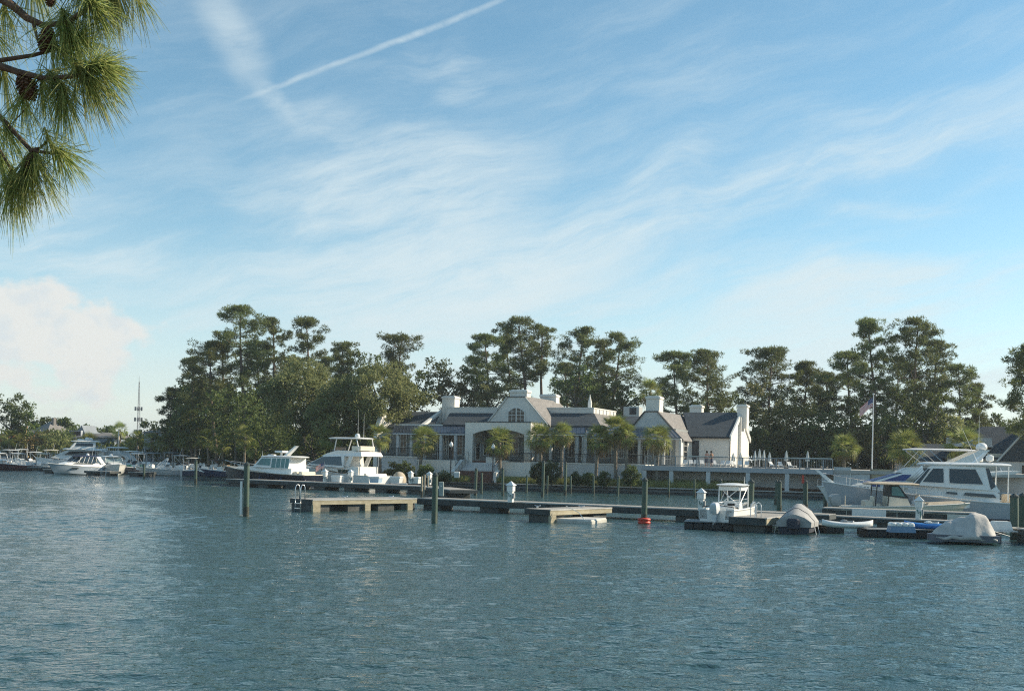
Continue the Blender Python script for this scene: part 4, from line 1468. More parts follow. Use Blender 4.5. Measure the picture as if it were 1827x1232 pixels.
# ---- dense underwood that reads as one dark mass
rng = np.random.default_rng(77)
cs = []
for x0, x1, y0, y1, Y0, Y1, n in ((270, 690, 770, 838, 156, 178, 420), (1338, 1740, 770, 830, 150, 166, 330), (690, 1230, 745, 790, 176, 190, 200),
                                  (320, 500, 690, 790, 172, 192, 190), (100, 280, 792, 826, 190, 215, 150), (0, 120, 775, 826, 180, 200, 150), (1560, 1880, 775, 835, 150, 170, 170)):
    for _ in range(n):
        px_ = rng.uniform(x0, x1)
        cs.append(tuple(at(px_, rng.uniform(y0, y1), safe_y(px_, Y0, 6) + rng.uniform(0, Y1 - Y0))))
V, T = tri_leaves(rng, np.array(cs), rng.uniform(.9, 1.9, len(cs)), 90, .55, .8, .5, .1, .36)
uw = link('woodland_undergrowth', np_mesh('woodland_undergrowth', V, T), M_BROAD)
tag(uw, 'dark tangled undergrowth filling the wood behind the shore', 'undergrowth', kind='stuff')

# ---- palmettos
def frond_mesh(seed, L=1.35, droop=.5, nleaf=15):
    """a fan-shaped leaf on its stalk, pointing along +x"""
    rr = random.Random(seed)
    V, T = [], []

    def tri(a, b, c):
        n = len(V)
        V.extend([a, b, c])
        T.append((n, n + 1, n + 2))
    st = L * .55
    tri((0, -.015, 0), (0, .015, 0), (st, 0, .05))
    for k in range(nleaf):
        a = (k / (nleaf - 1) - .5) * 2.5
        ln = L * (.75 + .3 * math.cos(a)) * rr.uniform(.85, 1.1) * .72
        d = Vector((math.cos(a), math.sin(a), 0))
        s = Vector((-math.sin(a), math.cos(a), 0)) * .036
        b = Vector((st, 0, .05))
        m_ = b + d * ln * .55 + Vector((0, 0, .06 * rr.uniform(.2, 1)))
        e = b + d * ln + Vector((0, 0, -droop * ln * rr.uniform(.35, .75)))
        tri(b, m_ + s, m_ - s)
        tri(m_ + s, e, m_ - s)
    return np_mesh('frond', np.array([tuple(v) for v in V]), np.array(T))


FROND = [frond_mesh(i, 1.38, .35 + .18 * i) for i in range(4)]
for f_ in FROND[:3]:
    f_.materials.append(M_PALM)
FROND[3].materials.append(M_PALMD)


def trunk_mb(h, r, seed):
    rr = random.Random(seed)
    mb = MB()
    n = max(5, int(h / .22))
    rs, k = [], 10
    lx, ly = rr.uniform(-.22, .22), rr.uniform(-.15, .15)
    for i in range(n + 1):
        t = i / n
        r_ = r * (1.18 - .3 * t + (.35 * max(0, t - .75) / .25)) * (1 + (.10 if i % 2 else -.06) + rr.uniform(-.04, .04))
        rs.append([(lx * t * t * h / 3 + r_ * math.cos(2 * PI * j / k), ly * t * t * h / 3 + r_ * math.sin(2 * PI * j / k), t * h) for j in range(k)])
    return mb.rings(rs), lx * h / 3, ly * h / 3


def palm(px, ytop, ybase, Y, label, seed, crown=1.0, group='palmettos before the clubhouse', gz=None, parts=True, nf=46):
    Y = safe_y(px, Y, 1.2)
    p = at(px, ybase, Y)
    gz = land_z(p.x, p.y) if gz is None else gz
    o = empty('palmetto', (p.x, p.y, gz))
    tag(o, label, 'palm', group)
    ht = at(px, ytop, Y).z - gz
    th = ht - .95 * crown
    mb, lx, ly = trunk_mb(th, .17, seed)
    mb.build('trunk', M_PALMT, o)
    rr = random.Random(seed)
    Vs, Ts = [], []
    for i in range(nf):
        f = (i + .5) / nf
        el = R(80) - f * R(138) + rr.uniform(-.12, .12)
        az = i * 2.399 + rr.uniform(-.25, .25)
        k = 3 if f > .86 and rr.random() < .8 else min(2, int(f * 3))
        s = crown * rr.uniform(.85, 1.12)
        Mx = Matrix.Translation((lx, ly, th - .05 + rr.uniform(-.1, .12))) @ Matrix.Rotation(az, 4, 'Z') @ Matrix.Rotation(-el, 4, 'Y') @ Matrix.Rotation(rr.uniform(-.5, .5), 4, 'X') @ Matrix.Scale(s, 4)
        if parts:
            fo = link('frond', FROND[k], None, o)
            fo.matrix_local = Mx
        else:
            n = len(FROND[k].vertices)
            v = np.empty(n * 3)
            FROND[k].vertices.foreach_get('co', v)
            v = v.reshape(-1, 3) @ np.array(Mx.to_3x3()).T + np.array(Mx.translation)
            Ts.append(np.arange(n).reshape(-1, 3) + sum(len(a) for a in Vs))
            Vs.append(v)
    if not parts:
        link('crown', np_mesh('crown', np.concatenate(Vs), np.concatenate(Ts)), M_PALM, o)
    return o


GP = 'palmettos before the clubhouse'
palm(678, 764, 850, 124, 'palmetto behind the stern of the white flybridge yacht', 1, 1.05)
palm(749, 768, 850, 120, 'palmetto in front of the left porch', 2, 1.2)
palm(892, 772, 858, 116, 'palmetto in front of the arched portico', 3, 1.15)
palm(965, 765, 850, 117, 'palmetto right of the portico, behind the clipped hedge', 4, 1.15)
palm(1001, 762, 845, 118, 'slimmer palmetto just right of the hedge', 5, .95)
palm(1063, 768, 864, 113, 'palmetto at the corner of the right porch', 6, 1.1)
palm(1098, 750, 866, 112, 'tallest palmetto of the row in front of the clubhouse', 7, 1.2)
palm(1118, 762, 850, 117, 'palmetto tucked behind the tallest one', 8, .95)
palm(1172, 766, 868, 111, 'palmetto at the left end of the raised deck', 9, 1.1)
palm(1505, 782, 850, 108, 'palmetto at the tan fence left of the flagpole', 10, 1.05)
palm(1614, 778, 850, 106, 'round full palmetto right of the flagpole', 11, 1.3)
palm(1720, 775, 850, 112, 'palmetto in front of the pool house balcony', 12, 1.35)
palm(1163, 684, 800, 150, 'tall palm rising behind the second chimney', 13, 1.25)
GP2 = 'palmettos along the left shore'
for i, (px, yt, Y, c, lb) in enumerate((
        (436, 765, 132, 1.2, 'palmetto above the cabin of the dark-hulled cruiser'), (398, 778, 146, 1.1, 'palmetto left of the dark cruiser bow'),
        (372, 770, 150, 1.1, 'palmetto behind the blue-hulled runabouts'), (348, 772, 154, 1.1, 'palmetto behind the thick mooring pile'),
        (326, 774, 158, 1.1, 'palmetto above the tower boat'), (302, 774, 160, 1.1, 'palmetto with pale trunk left of the tower boat'),
        (292, 780, 164, 1.0, 'palmetto left of the pale-trunked one'), (241, 780, 180, 1.1, 'palmetto between the sailing mast and the grey villa'),
        (229, 784, 182, .95, 'small palmetto just right of the sailing mast'), (246, 770, 186, .9, 'tufted palm below the distant mast'),
        (158, 775, 190, 1.15, 'palmetto behind the white cruiser with windows'), (214, 757, 205, 1.1, 'tall dry-headed palm above the distant trees'),
        (590, 768, 138, 1.1, 'palmetto behind the flybridge hardtop'), (530, 785, 140, 1.05, 'palmetto behind the cruiser cabin roof'),
        (455, 790, 140, .9, 'short palmetto beside the cruiser radar'), (16, 770, 168, 1.1, 'palmetto by the yellow house porch'),
        (32, 778, 168, 1.0, 'palmetto between porch and yellow chimney'), (270, 776, 172, 1.0, 'palmetto beside the tall grey villa'))):
    palm(px, yt, 826, Y, lb, 30 + i, c, GP2, None, False, 30)

# ---- clipped hedge, bushes and border planting
def bush(px, yc, hw, hh, Y, label, m, seed, name='bush', leaf=.14, per=70):
    rng = np.random.default_rng(seed)
    c = at(px, yc, Y)
    gz = land_z(c.x, c.y)
    W_, H_ = hw / F * Y, hh / F * Y
    o = empty(name, (c.x, c.y, gz))
    tag(o, label, 'bush', 'bushes along the promenade')
    n = int(20 + W_ * H_ * 26)
    u = rng.normal(size=(n, 3))
    u /= np.linalg.norm(u, axis=1)[:, None]
    tp = (c.z + H_ - gz) / 2
    P_ = u * rng.uniform(.6, .95, (n, 1)) * np.array([W_, W_ * .8, tp]) + np.array([0, 0, tp])
    V, T = tri_leaves(rng, P_, np.full(n, .28), per, leaf, .9, .5, .1, .4)
    link('foliage', np_mesh('foliage', V, T), m, o)
    MB().tube([(0, 0, -.1), (0, 0, c.z - gz)], [.09, .05], 6).build('stem', M_BARKG, o)
    return o


bush(963, 836, 17, 16, 119, 'left half of the clipped round hedge beside the portico', M_HEDGE, 1, 'clipped_hedge')
bush(984, 836, 15, 14, 118, 'right half of the clipped round hedge beside the portico', M_HEDGE, 2, 'clipped_hedge')
bush(1126, 846, 17, 16, 116, 'dark round bush at the left end of the raised deck', M_BROAD, 3)
bush(702, 836, 16, 11, 124, 'dark bush below the left terrace wall', M_BROAD, 4)
bush(725, 834, 18, 12, 124, 'dark bush behind the left porch palmetto', M_BROAD, 5)
bush(760, 838, 13, 10, 123, 'dark bush left of the stair wall', M_BROAD, 6)
bush(1030, 848, 11, 8, 118, 'yellowish low bush right of the hedge', M_HEDGE, 7)
bush(1050, 850, 11, 7, 118, 'low green bush behind the porch corner palmetto', M_BROAD, 8)
bush(1078, 850, 12, 8, 117, 'yellow-tipped low bush below the tallest palmetto', M_HEDGE, 9)
bush(793, 846, 15, 6, 121, 'bright low bush at the foot of the left lamp post', M_HEDGE, 10)
bush(690, 846, 10, 8, 124, 'low bush beside the yacht stern', M_OLIVE, 11)

rng = np.random.default_rng(5)
blades, tri = [], []
for px0, px1, n in ((700, 822, 2200), (884, 1150, 9000), (1150, 1300, 1500), (1400, 1475, 2200)):
    for _ in range(n):
        px = rng.uniform(px0, px1)
        q_ = gp(px, 868, .7)
        s0 = shore_y(q_.x) + rng.uniform(.4, 4.2)
        x_ = q_.x
        base_ = np.array([x_, s0, land_z(x_, s0)])
        for k in range(4):
            d = rng.normal(size=2) * .22
            h_ = rng.uniform(.4, .85)
            b = len(blades)
            blades += [base_ + [d[1] * .12 - .03, 0, 0], base_ + [.03 + d[1] * .12, 0, 0], base_ + [d[0], d[1], h_]]
            tri.append((b, b + 1, b + 2))
gr = link('border_grass', np_mesh('border_grass', np.array(blades), np.array(tri)), M_GRASSB)
tag(gr, 'tufted border grass along the top of the seawall', 'grass', kind='stuff')
mb = MB()
for i in range(30):
    px = 740 + i * 25
    x_ = gp(px, 868, .7).x
    for d in (1.0, 2.4, 4.2, 6.5):
        yy = shore_y(x_) + d
        mb.v.append((x_, yy, land_z(x_, yy) + .02))
for i in range(29):
    for k in range(3):
        mb.f.append((i * 4 + k, (i + 1) * 4 + k, (i + 1) * 4 + k + 1, i * 4 + k + 1))
struct(mb.build('mulch_bed_ground', M_MULCH))

# ================================================================ DOCKS
def frame_of(A, B):
    d = (B - A)
    return math.atan2(d.y, d.x), d.length


def dock(A, B, width, label, top=.75, thick=.30, floats=None, end_timber=False, side=None, name='floating_dock', group='floating docks', fl_h=.45):
    """A,B: world ends of the near top edge; the dock lies to the far side of it"""
    rz, L = frame_of(A, B)
    o = empty(name, (A.x, A.y, 0), rz)
    tag(o, label, 'dock', group)
    nb = max(1, int(L / 3.0))
    for i in range(nb):
        MB().box((L * i / nb + .01, .06, top - .07), (L * (i + 1) / nb - .01, width - .06, top)).build('deck_panel', M_DECKW, o)
    MB().box((0, 0, top - thick), (L, .05, top - .01)).build('side_board', side or M_FASC, o)
    MB().box((0, width - .05, top - thick), (L, width, top - .01)).build('side_board', M_FASC, o)
    for x in (0.0, L - .05):
        MB().box((x + .003, .05, top - thick), (x + .047, width - .05, top - .012)).build('end_board', M_FASC, o)
    MB().box((0, -.02, top - .05), (L, .10, top + .02)).build('edge_strip', mat('edge_strip', (.42, .42, .40), .8, .2, 2.5, .2, stretch=(.4, 3, 3)), o)
    for f in (floats if floats is not None else np.arange(.04, 1, 2.6 / max(L, 2.6))):
        a = f * L
        MB().bbox((a, .16, -.5), (min(a + 1.35, L - .02), width - .16, top - thick - .003), .04).build('float', M_FLOAT, o)
    return o


def piling(px, ytop, ybase, label, w=.30, cone=True, m=None, Y=None, group='mooring pilings', name='piling'):
    b = gp(px, ybase) if Y is None else at(px, ybase, Y)
    o = empty(name, (b.x, b.y, 0))
    h = at(px, ytop, b.y).z
    r = w / 2
    rr = random.Random(int(px))
    lx, ly = rr.uniform(-.05, .05), rr.uniform(-.05, .05)
    MB().tube([(0, 0, -1.5), (lx * .5, ly * .5, h * .5), (lx, ly, h)], [r * 1.06, r * 1.02, r], 12).build('shaft', m or M_PILE, o, 'auto')
    MB().tube([(0, 0, -.2), (0, 0, .55)], [r * 1.10, r * 1.09], 12).build('waterline_band', mat('wet_band', (.035, .04, .025), .5, .4, 4., .4), o, 'auto')
    if cone:
        MB().lathe([(r * 1.1, 0), (r * 1.1, .08), (.02, .22)], (lx, ly, h), 12).build('cap', mat('pile_cap', (.03, .045, .04), .5, .2, 3.), o)
    tag(o, label, 'piling', group)
    return o


def pedestal(p, label, s=1.0, group='white power pedestals', light=True):
    """dock power post: square body, louvred head, pyramid cap"""
    o = empty('power_pedestal', p, R(-25))
    b = .14 * s
    MB().bbox((-b, -b, 0), (b, b, .62 * s), .02).build('body', M_WHITE, o)
    MB().bbox((-b * 1.3, -b * 1.3, .60 * s), (b * 1.3, b * 1.3, .92 * s), .02).build('head', M_WHITE, o)
    MB().rings([[(-b * 1.7, -b * 1.7, .92 * s), (b * 1.7, -b * 1.7, .92 * s), (b * 1.7, b * 1.7, .92 * s), (-b * 1.7, b * 1.7, .92 * s)],
                [(-.01, -.01, 1.16 * s), (.01, -.01, 1.16 * s), (.01, .01, 1.16 * s), (-.01, .01, 1.16 * s)]]).build('cap', M_WHITE, o)
    MB().box((b, -b * .7, .22 * s), (b + .09, b * .7, .5 * s)).build('socket_box', mat('grey_plastic', (.25, .27, .28), .5, .1, 3.), o)
    MB().tube([(-b * .5, -b - .03, .5 * s), (0, -b - .1, .3 * s), (b * .6, -b - .05, .42 * s), (b * .8, -b - .05, .1)], .025, 6).build('hose', mat('hose_green', (.03, .16, .14), .5, .1, 3.), o)
    tag(o, label, 'power pedestal', group)
    return o


def dockbox(p, rz, label, s=1.0, m=None, name='dock_box'):
    o = empty(name, p, rz)
    MB().rings([[(-.52 * s, -.27, .02), (.52 * s, -.27, .02), (.52 * s, .27, .02), (-.52 * s, .27, .02)], [(-.6 * s, -.32, .5), (.6 * s, -.32, .5), (.6 * s, .32, .5), (-.6 * s, .32, .5)]]).build('body', m or M_WHITE, o)
    MB().bbox((-.64 * s, -.35, .5), (.64 * s, .35, .68), .05).build('lid', M_WHITE, o)
    tag(o, label, 'dock box', 'white dock boxes')
    return o


def ladder(p, rz, label, h=1.0, w=.45, m=None):
    o = empty('dock_ladder', p, rz)
    for x in (-w / 2, w / 2):
        pts = [(x, -.12, -1.1), (x, -.12, h * .55)]
        for k in range(7):
            a = PI * k / 6
            pts.append((x, .05 - .17 * math.cos(a), h * .55 + .17 * math.sin(a) * 1.6))
        pts.append((x, .22, .0))
        MB().tube(pts, .028, 8).build('rail', m or M_STEEL, o, True)
    for k in range(3):
        MB().box((-w / 2, -.16, -.25 - k * .3), (w / 2, -.08, -.21 - k * .3)).build('rung', m or M_STEEL, o)
    tag(o, label, 'ladder', 'steel dock ladders')


# near dock with its two fingers
Cn, Cl, Cr = gp(558, 891, .75), gp(510, 888, .75), gp(744, 888.5, .75)
f1 = dock(Cn, Cr, (Cl - Cn).length, 'weathered finger dock with pale timber side and ladder at its far left end', floats=(.0, .33, .62, .86), side=M_TIMB, thick=.31)
MB().box((.02, -.03, -.4), (.55, .16, .44)).build('timber_leg', M_TIMB, f1)
for x in (3.9, 7.3):
    MB().box((x, -.03, -.4), (x + .42, .16, .44)).build('timber_leg', M_TIMB, f1)
ladder(gp(534, 890.5, .75) + Vector((.0, .05, 0)), math.atan2((Cn - Cl).y, (Cn - Cl).x), 'steel ladder with two looped rails on the end of the finger dock', 1.15, .5)
Mn0, Mn1 = gp(744, 887.6, .75), gp(1262, 909, .75)
md = dock(Mn0, Mn1, 2.0, 'long dark main dock running across the middle of the basin', floats=(.02, .235, .57, .90), thick=.42)
rzM = frame_of(Mn0, Mn1)[0]
Dn, Dl, Dr = gp(982, 909, .72), gp(945, 906, .72), gp(1092, 905, .72)
f2 = dock(Dn, Dr, (Dl - Dn).length, 'short finger dock with pale timber side in the middle of the basin', top=.72, floats=(.03, .72), side=M_TIMB, thick=.31)
MB().box((.02, -.03, -.4), (.5, .14, .40)).build('timber_leg', M_TIMB, f2)
En, Er = gp(1368, 924, .75), gp(1420, 917, .75)
El = gp(1335, 920, .75)
f3 = dock(En, Er, (El - En).length, 'short timber dock between the centre console boat and the covered skiff', floats=(.05,), side=M_TIMB, thick=.38)
ladder(gp(1347, 922, .75), math.atan2((En - El).y, (En - El).x), 'steel ladder on the dock beside the centre console boat', .9, .5, M_ALU)
# continuation of the main dock behind the boats on the right
Rn0, Rn1 = gp(1262, 909, .75), gp(1480, 918, .75)
dock(Rn0 + Vector((.1, 0, 0)), Rn1, 2.0, 'right continuation of the main dock behind the centre console boat', floats=(.1, .6))
# low swim float beside finger 2
q0, q1 = gp(1056, 927.5, .22), gp(1083, 923.5, .22)
sf = empty('swim_float', (q0.x, q0.y, 0), frame_of(q0, q1)[0])
LL = (q1 - q0).length
MB().bbox((0, 0, -.2), (LL, 2.1, .20), .05).build('hull', mat('pale_float', (.48, .47, .42), .7, .15, 2.), sf)
MB().box((.05, .05, .201), (LL - .05, 2.05, .235)).build('deck', mat('pale_float_deck', (.55, .55, .52), .7, .1, 2.), sf)
MB().tube([(.2, .5, .22), (.4, .9, .6), (.2, 1.6, .95)], .02, 6).build('mooring_line', M_TRIM, sf)
tag(sf, 'low pale swim float tucked under the middle finger dock', 'float')
# cleats along the docks
for i, (px, py, lb) in enumerate(((611, 888.5, 'small metal cleat near the middle of the left finger dock'), (694, 888, 'small metal cleat towards the inner end of the left finger dock'),
                                  (956, 905.5, 'pale cleat on the outer corner of the middle finger dock'), (1035, 906, 'pale cleat on the inner half of the middle finger dock'))):
    c = gp(px, py, .75) + Vector((.1, .4, .0))
    o = empty('dock_cleat', c, rzM)
    MB().box((-.05, -.03, 0), (.05, .03, .09)).build('foot', M_STEEL, o)
    MB().tube([(-.18, 0, .13), (-.08, 0, .10), (.08, 0, .10), (.18, 0, .13)], .03, 6).build('horn', M_STEEL, o)
    tag(o, lb, 'cleat', 'dock cleats')

# left outer dock where the two yachts lie
Ln0, Ln1 = gp(403, 853.5, .75), gp(756, 867, .75)
ld = dock(Ln0, Ln1, 2.6, 'long dark dock in front of the dark-hulled cruiser and the flybridge yacht', floats=np.linspace(.02, .92, 7), thick=.4)
rzL = frame_of(Ln0, Ln1)[0]
pedestal(gp(905.5, 896, .75) + Vector((.2, .9, 0)), 'white power pedestal alone on the main dock before the portico', 1.15)
pedestal(gp(1254, 911, .75) + Vector((0, .6, 0)), 'white power pedestal left of the centre console boat', 1.12)
for px, yb, lb in ((577, 859.5, 'white power pedestal at the stern of the dark-hulled cruiser'), (623, 860.5, 'white power pedestal alongside the flybridge yacht'),
                   (731, 862.5, 'white power pedestal behind the paired dock boxes'), (764.5, 864.5, 'white power pedestal at the gangway')):
    pedestal(gp(px, yb, .75) + Vector((0, .9, 0)), lb, 1.12)
for px, yb, s, lb in ((600, 860, .95, 'white dock box between the two yachts'), (706, 861.5, 1.0, 'white dock box right of the flybridge yacht stern'),
                      (740, 862.5, .95, 'white dock box beside the gangway pedestal')):
    dockbox(gp(px, yb, .75) + Vector((0, .7, 0)), rzL, lb, s)
dockbox(gp(669, 861.5, .75) + Vector((0, .6, 0)), rzL, 'blue and white dock box against the flybridge yacht stern', 1.0, mat('pale_blue', (.42, .55, .68), .5, .08, 2.))
dockbox(at(815, 852, 118), 0, 'small grey bin at the seawall below the stairs', .5, M_STUC2, 'dock_bin')

# landing with worn wooden posts where the docks meet
lg = dock(gp(756, 868, .75), gp(802, 873, .75), 2.6, 'low landing with worn posts joining the docks near the thick green piling', floats=(.1, .6))
for px, yt, yb, lb in ((752, 849, 887, 'worn wooden post left of the landing'), (757, 846, 884, 'pale worn wooden post of the landing'), (763, 848, 882, 'leaning worn wooden post of the landing')):
    piling(px, yt, yb, lb, .16, False, mat('pale_worn_wood', (.36, .32, .24), .9, .3, 3., .4, stretch=(4, 4, .5)))
bx = empty('utility_cabinet', gp(787, 884, .3))
MB().bbox((-.2, -.15, 0), (.2, .15, 1.15), .03).build('body', mat('grey_green_box', (.30, .34, .32), .6, .1, 2.), bx)
MB().box((-.05, -.17, .75), (.05, -.15 - .003, .85)).build('label_plate', M_WHITE, bx)
tag(bx, 'grey utility cabinet right of the thick green piling', 'cabinet')

# ---- pilings
p_ = piling(439, 830, 921, 'green piling with a white board standing alone at the left', .31)
MB().box((-.34, -.10, .1), (-.22, .02, at(439, 858, p_.location.y).z)).build('depth_board', M_WHITE, p_)
piling(775, 849, 932, 'thick green piling in front of the main dock', .30)
p_ = piling(1149, 858, 934, 'green piling with a red ring float at the water', .32)
MB().lathe([(.26, .0), (.36, .03), (.36, .13), (.29, .16), (.29, .19), (.37, .22), (.36, .31), (.20, .35)], (0, 0, 0), 20).build('ring_float', M_RED, p_, True)
piling(1338, 861, 938, 'dark piling behind the centre console boat top', .34)
piling(1390, 861, 914, 'green piling behind the short timber dock', .34)
p_ = piling(1437, 861, 912, 'green piling with a red and white marker behind the covered skiff', .36)
MB().box((-.30, -.1, 2.1), (-.18, .1, 2.7)).build('marker_board', M_RED, p_)
piling(1384, 860, 900, 'thin green piling left of the marker piling', .26)
piling(1473, 868, 905, 'dark piling under the bow of the large grey yacht', .34)
piling(1810, 887, 962, 'dark piling at the right frame edge', .40)
piling(1822, 886, 960, 'outermost dark piling at the right frame edge', .40)
piling(349, 822, 863, 'green piling in front of the palm-shaded runabouts', .30)
piling(257, 829, 853, 'small piling between the marina boats', .26)
for px, yt, yb, w, lb in ((848, 838, 883, .26, 'green seawall piling at the foot of the brick path'), (859, 843, 880, .2, 'thin dark post just right of the brick path piling'),
                          (897, 837, 884, .24, 'green seawall piling right of the portico palmetto'), (939, 847, 879, .2, 'short seawall piling left of the hedge'),
                          (968, 825, 886, .26, 'tall green seawall piling in front of the hedge'), (976, 848, 880, .18, 'dark short post right of the hedge piling'),
                          (1008, 827, 884, .26, 'tall green seawall piling right of the hedge'), (1018, 848, 880, .18, 'short dark post behind the mulch bed'),
                          (1059, 848, 881, .2, 'short seawall piling by the porch corner'), (1102, 851, 884, .24, 'dark seawall piling below the tallest palmetto'),
                          (1193, 853, 886, .2, 'thin seawall piling below the deck left end'), (1239, 854, 887, .2, 'thin seawall piling under the deck middle'),
                          (1286, 858, 890, .22, 'seawall piling left of the centre console top')):
    piling(px, yt, yb, lb, w, w > .21, group='seawall pilings')

# ---- right-hand dock with pale side panels, low dock and black cube floats
Q0, Q1 = gp(1466, 905, .85), gp(1742, 915, .85)
rd = dock(Q0, Q1, 2.0, 'dark dock with pale side panels below the large grey yacht', top=.85, thick=.10, floats=())
rz_, L_ = frame_of(Q0, Q1)
for i in range(6):
    a = L_ * i / 6
    MB().box((a + .02, .10, .2), (a + L_ / 6 - .02, .16, .72)).build('side_panel', M_FASC, rd)
MB().box((L_ * .205, -.06, .15), (L_ * .43, .09, .84)).build('side_panel', M_WHITE, rd)
MB().box((L_ * .82, -.06, .2), (L_ * .995, .09, .74)).build('side_panel', mat('pale_panel', (.58, .58, .52), .6, .08, 2.), rd)
MB().box((0, 0, -.4), (L_, 1.9, .19)).build('float', M_FLOAT, rd)
Q2, Q3 = gp(1470, 919, .55), gp(1806, 934, .55)
dock(Q2, Q3, 1.6, 'low dark dock behind the kayaks and covered watercraft', top=.55, thick=.3)
pedestal(gp(1645, 927, .55) + Vector((0, .5, 0)), 'large white power pedestal between the kayaks and the grey yacht', 1.15)
dock(gp(1806, 940, .7), gp(1850, 946, .7), 3.0, 'dark dock corner at the right frame edge', top=.7)


def cube_float(A, B, rows, label, n=None):
    rz, L = frame_of(A, B)
    o = empty('cube_float_dock', (A.x, A.y, 0), rz)
    n = n or int(L / .5)
    for i in range(n):
        for j in range(rows):
            a = i * .5
            c = MB()
            c.rings([[(a + .06, j * .5 + .06, -.1), (a + .44, j * .5 + .06, -.1), (a + .44, j * .5 + .44, -.1), (a + .06, j * .5 + .44, -.1)],
                     [(a + .02, j * .5 + .02, .05), (a + .48, j * .5 + .02, .05), (a + .48, j * .5 + .48, .05), (a + .02, j * .5 + .48, .05)],
                     [(a + .02, j * .5 + .02, .28), (a + .48, j * .5 + .02, .28), (a + .48, j * .5 + .48, .28), (a + .02, j * .5 + .48, .28)],
                     [(a + .10, j * .5 + .10, .38), (a + .40, j * .5 + .10, .38), (a + .40, j * .5 + .40, .38), (a + .10, j * .5 + .40, .38)]])
            c.build('cube', M_RUB, o)
    MB().box((0, .03, .375), (n * .5, rows * .5 - .03, .41)).build('top_mat', mat('wet_top', (.16, .17, .17), .6, .2, 3.), o)
    tag(o, label, 'dock', 'black cube floats')
    return o


cube_float(gp(1474, 951), gp(1512, 951.5), 4, 'black cube float under the white kayak, left block')
cube_float(gp(1528, 952), gp(1552, 953), 4, 'black cube float under the white kayak, right block')
cube_float(gp(1548, 958), gp(1690, 961), 3, 'long black cube float carrying the blue kayak and the padded box')
cube_float(gp(1690, 965), gp(1790, 968), 4, 'black cube float under the covered watercraft')
fl = cube_float(gp(1220, 943), gp(1336, 947), 5, 'flat black drive-on float under the centre console boat')


def kayak(p, rz, L, m, m2, label, B=.75):
    o = empty('kayak', p, rz)
    rs = []
    for i in range(13):
        t = i / 12
        x = (t - .5) * L
        b = B / 2 * max(.03, math.sin(PI * t) ** .65)
        lift = .12 * (abs(t - .5) * 2) ** 3
        rs.append([(x, -b, .20 + lift), (x, -b * .8, .05 + lift), (x, 0, .0 + lift), (x, b * .8, .05 + lift), (x, b, .20 + lift), (x, b * .55, .29 + lift), (x, 0, .31 + lift), (x, -b * .55, .29 + lift)])
    MB().rings(rs).build('hull', m, o, True)
    MB().tube([(-L * .1, -.18, .33), (-L * .13, 0, .36), (-L * .1, .18, .33), (L * .08, .2, .33), (L * .12, 0, .35), (L * .08, -.2, .33), (-L * .1, -.18, .33)], .03, 6).build('cockpit_rim', m2, o)
    MB().bbox((-L * .1, -.16, .30), (-L * .02, .16, .42), .03).build('seat', m2, o)
    tag(o, label, 'kayak', 'kayaks on the floats')


kayak(gp(1515, 942, .40) + Vector((0, .3, 0)), R(2), 2.6, M_WHITE, mat('grey_plastic', (.25, .27, .28), .5, .1, 3.), 'white kayak lying on the left black cube float', .9)
kayak(gp(1668, 945, .44) + Vector((0, .4, 0)), R(-5), 2.7, M_BLUEK, M_WHITE, 'blue kayak with white rim on the long black float', .85)
o = empty('padded_box', gp(1609, 949, .42) + Vector((0, .1, 0)), R(-4))
MB().rings([[(-.6, -.35, 0), (.6, -.35, 0), (.6, .35, 0), (-.6, .35, 0)], [(-.55, -.3, .3), (.55, -.3, .3), (.55, .3, .3), (-.55, .3, .3)]]).build('body', mat('dusty_blue', (.14, .24, .36), .5, .1, 2.), o)
for i in range(4):
    MB().bbox((-.56 + i * .28, -.32, .302), (-.29 + i * .28, .32, .47), .06).build('pad', M_WHITE, o)
tag(o, 'blue box with white padded top on the long black float', 'box')
o = empty('padded_box', gp(1790, 948, .5) + Vector((0, .3, 0)), R(-4))
MB().rings([[(-.5, -.35, 0), (.5, -.35, 0), (.5, .35, 0), (-.5, .35, 0)], [(-.35, -.3, .5), (.35, -.3, .5), (.35, .3, .5), (-.35, .3, .5)]]).build('body', M_WHITE, o)
MB().bbox((-.6, -.4, .0), (.9, -.352, .08), .02).build('step', M_WHITE, o)
tag(o, 'small white step box beside the covered watercraft', 'box')

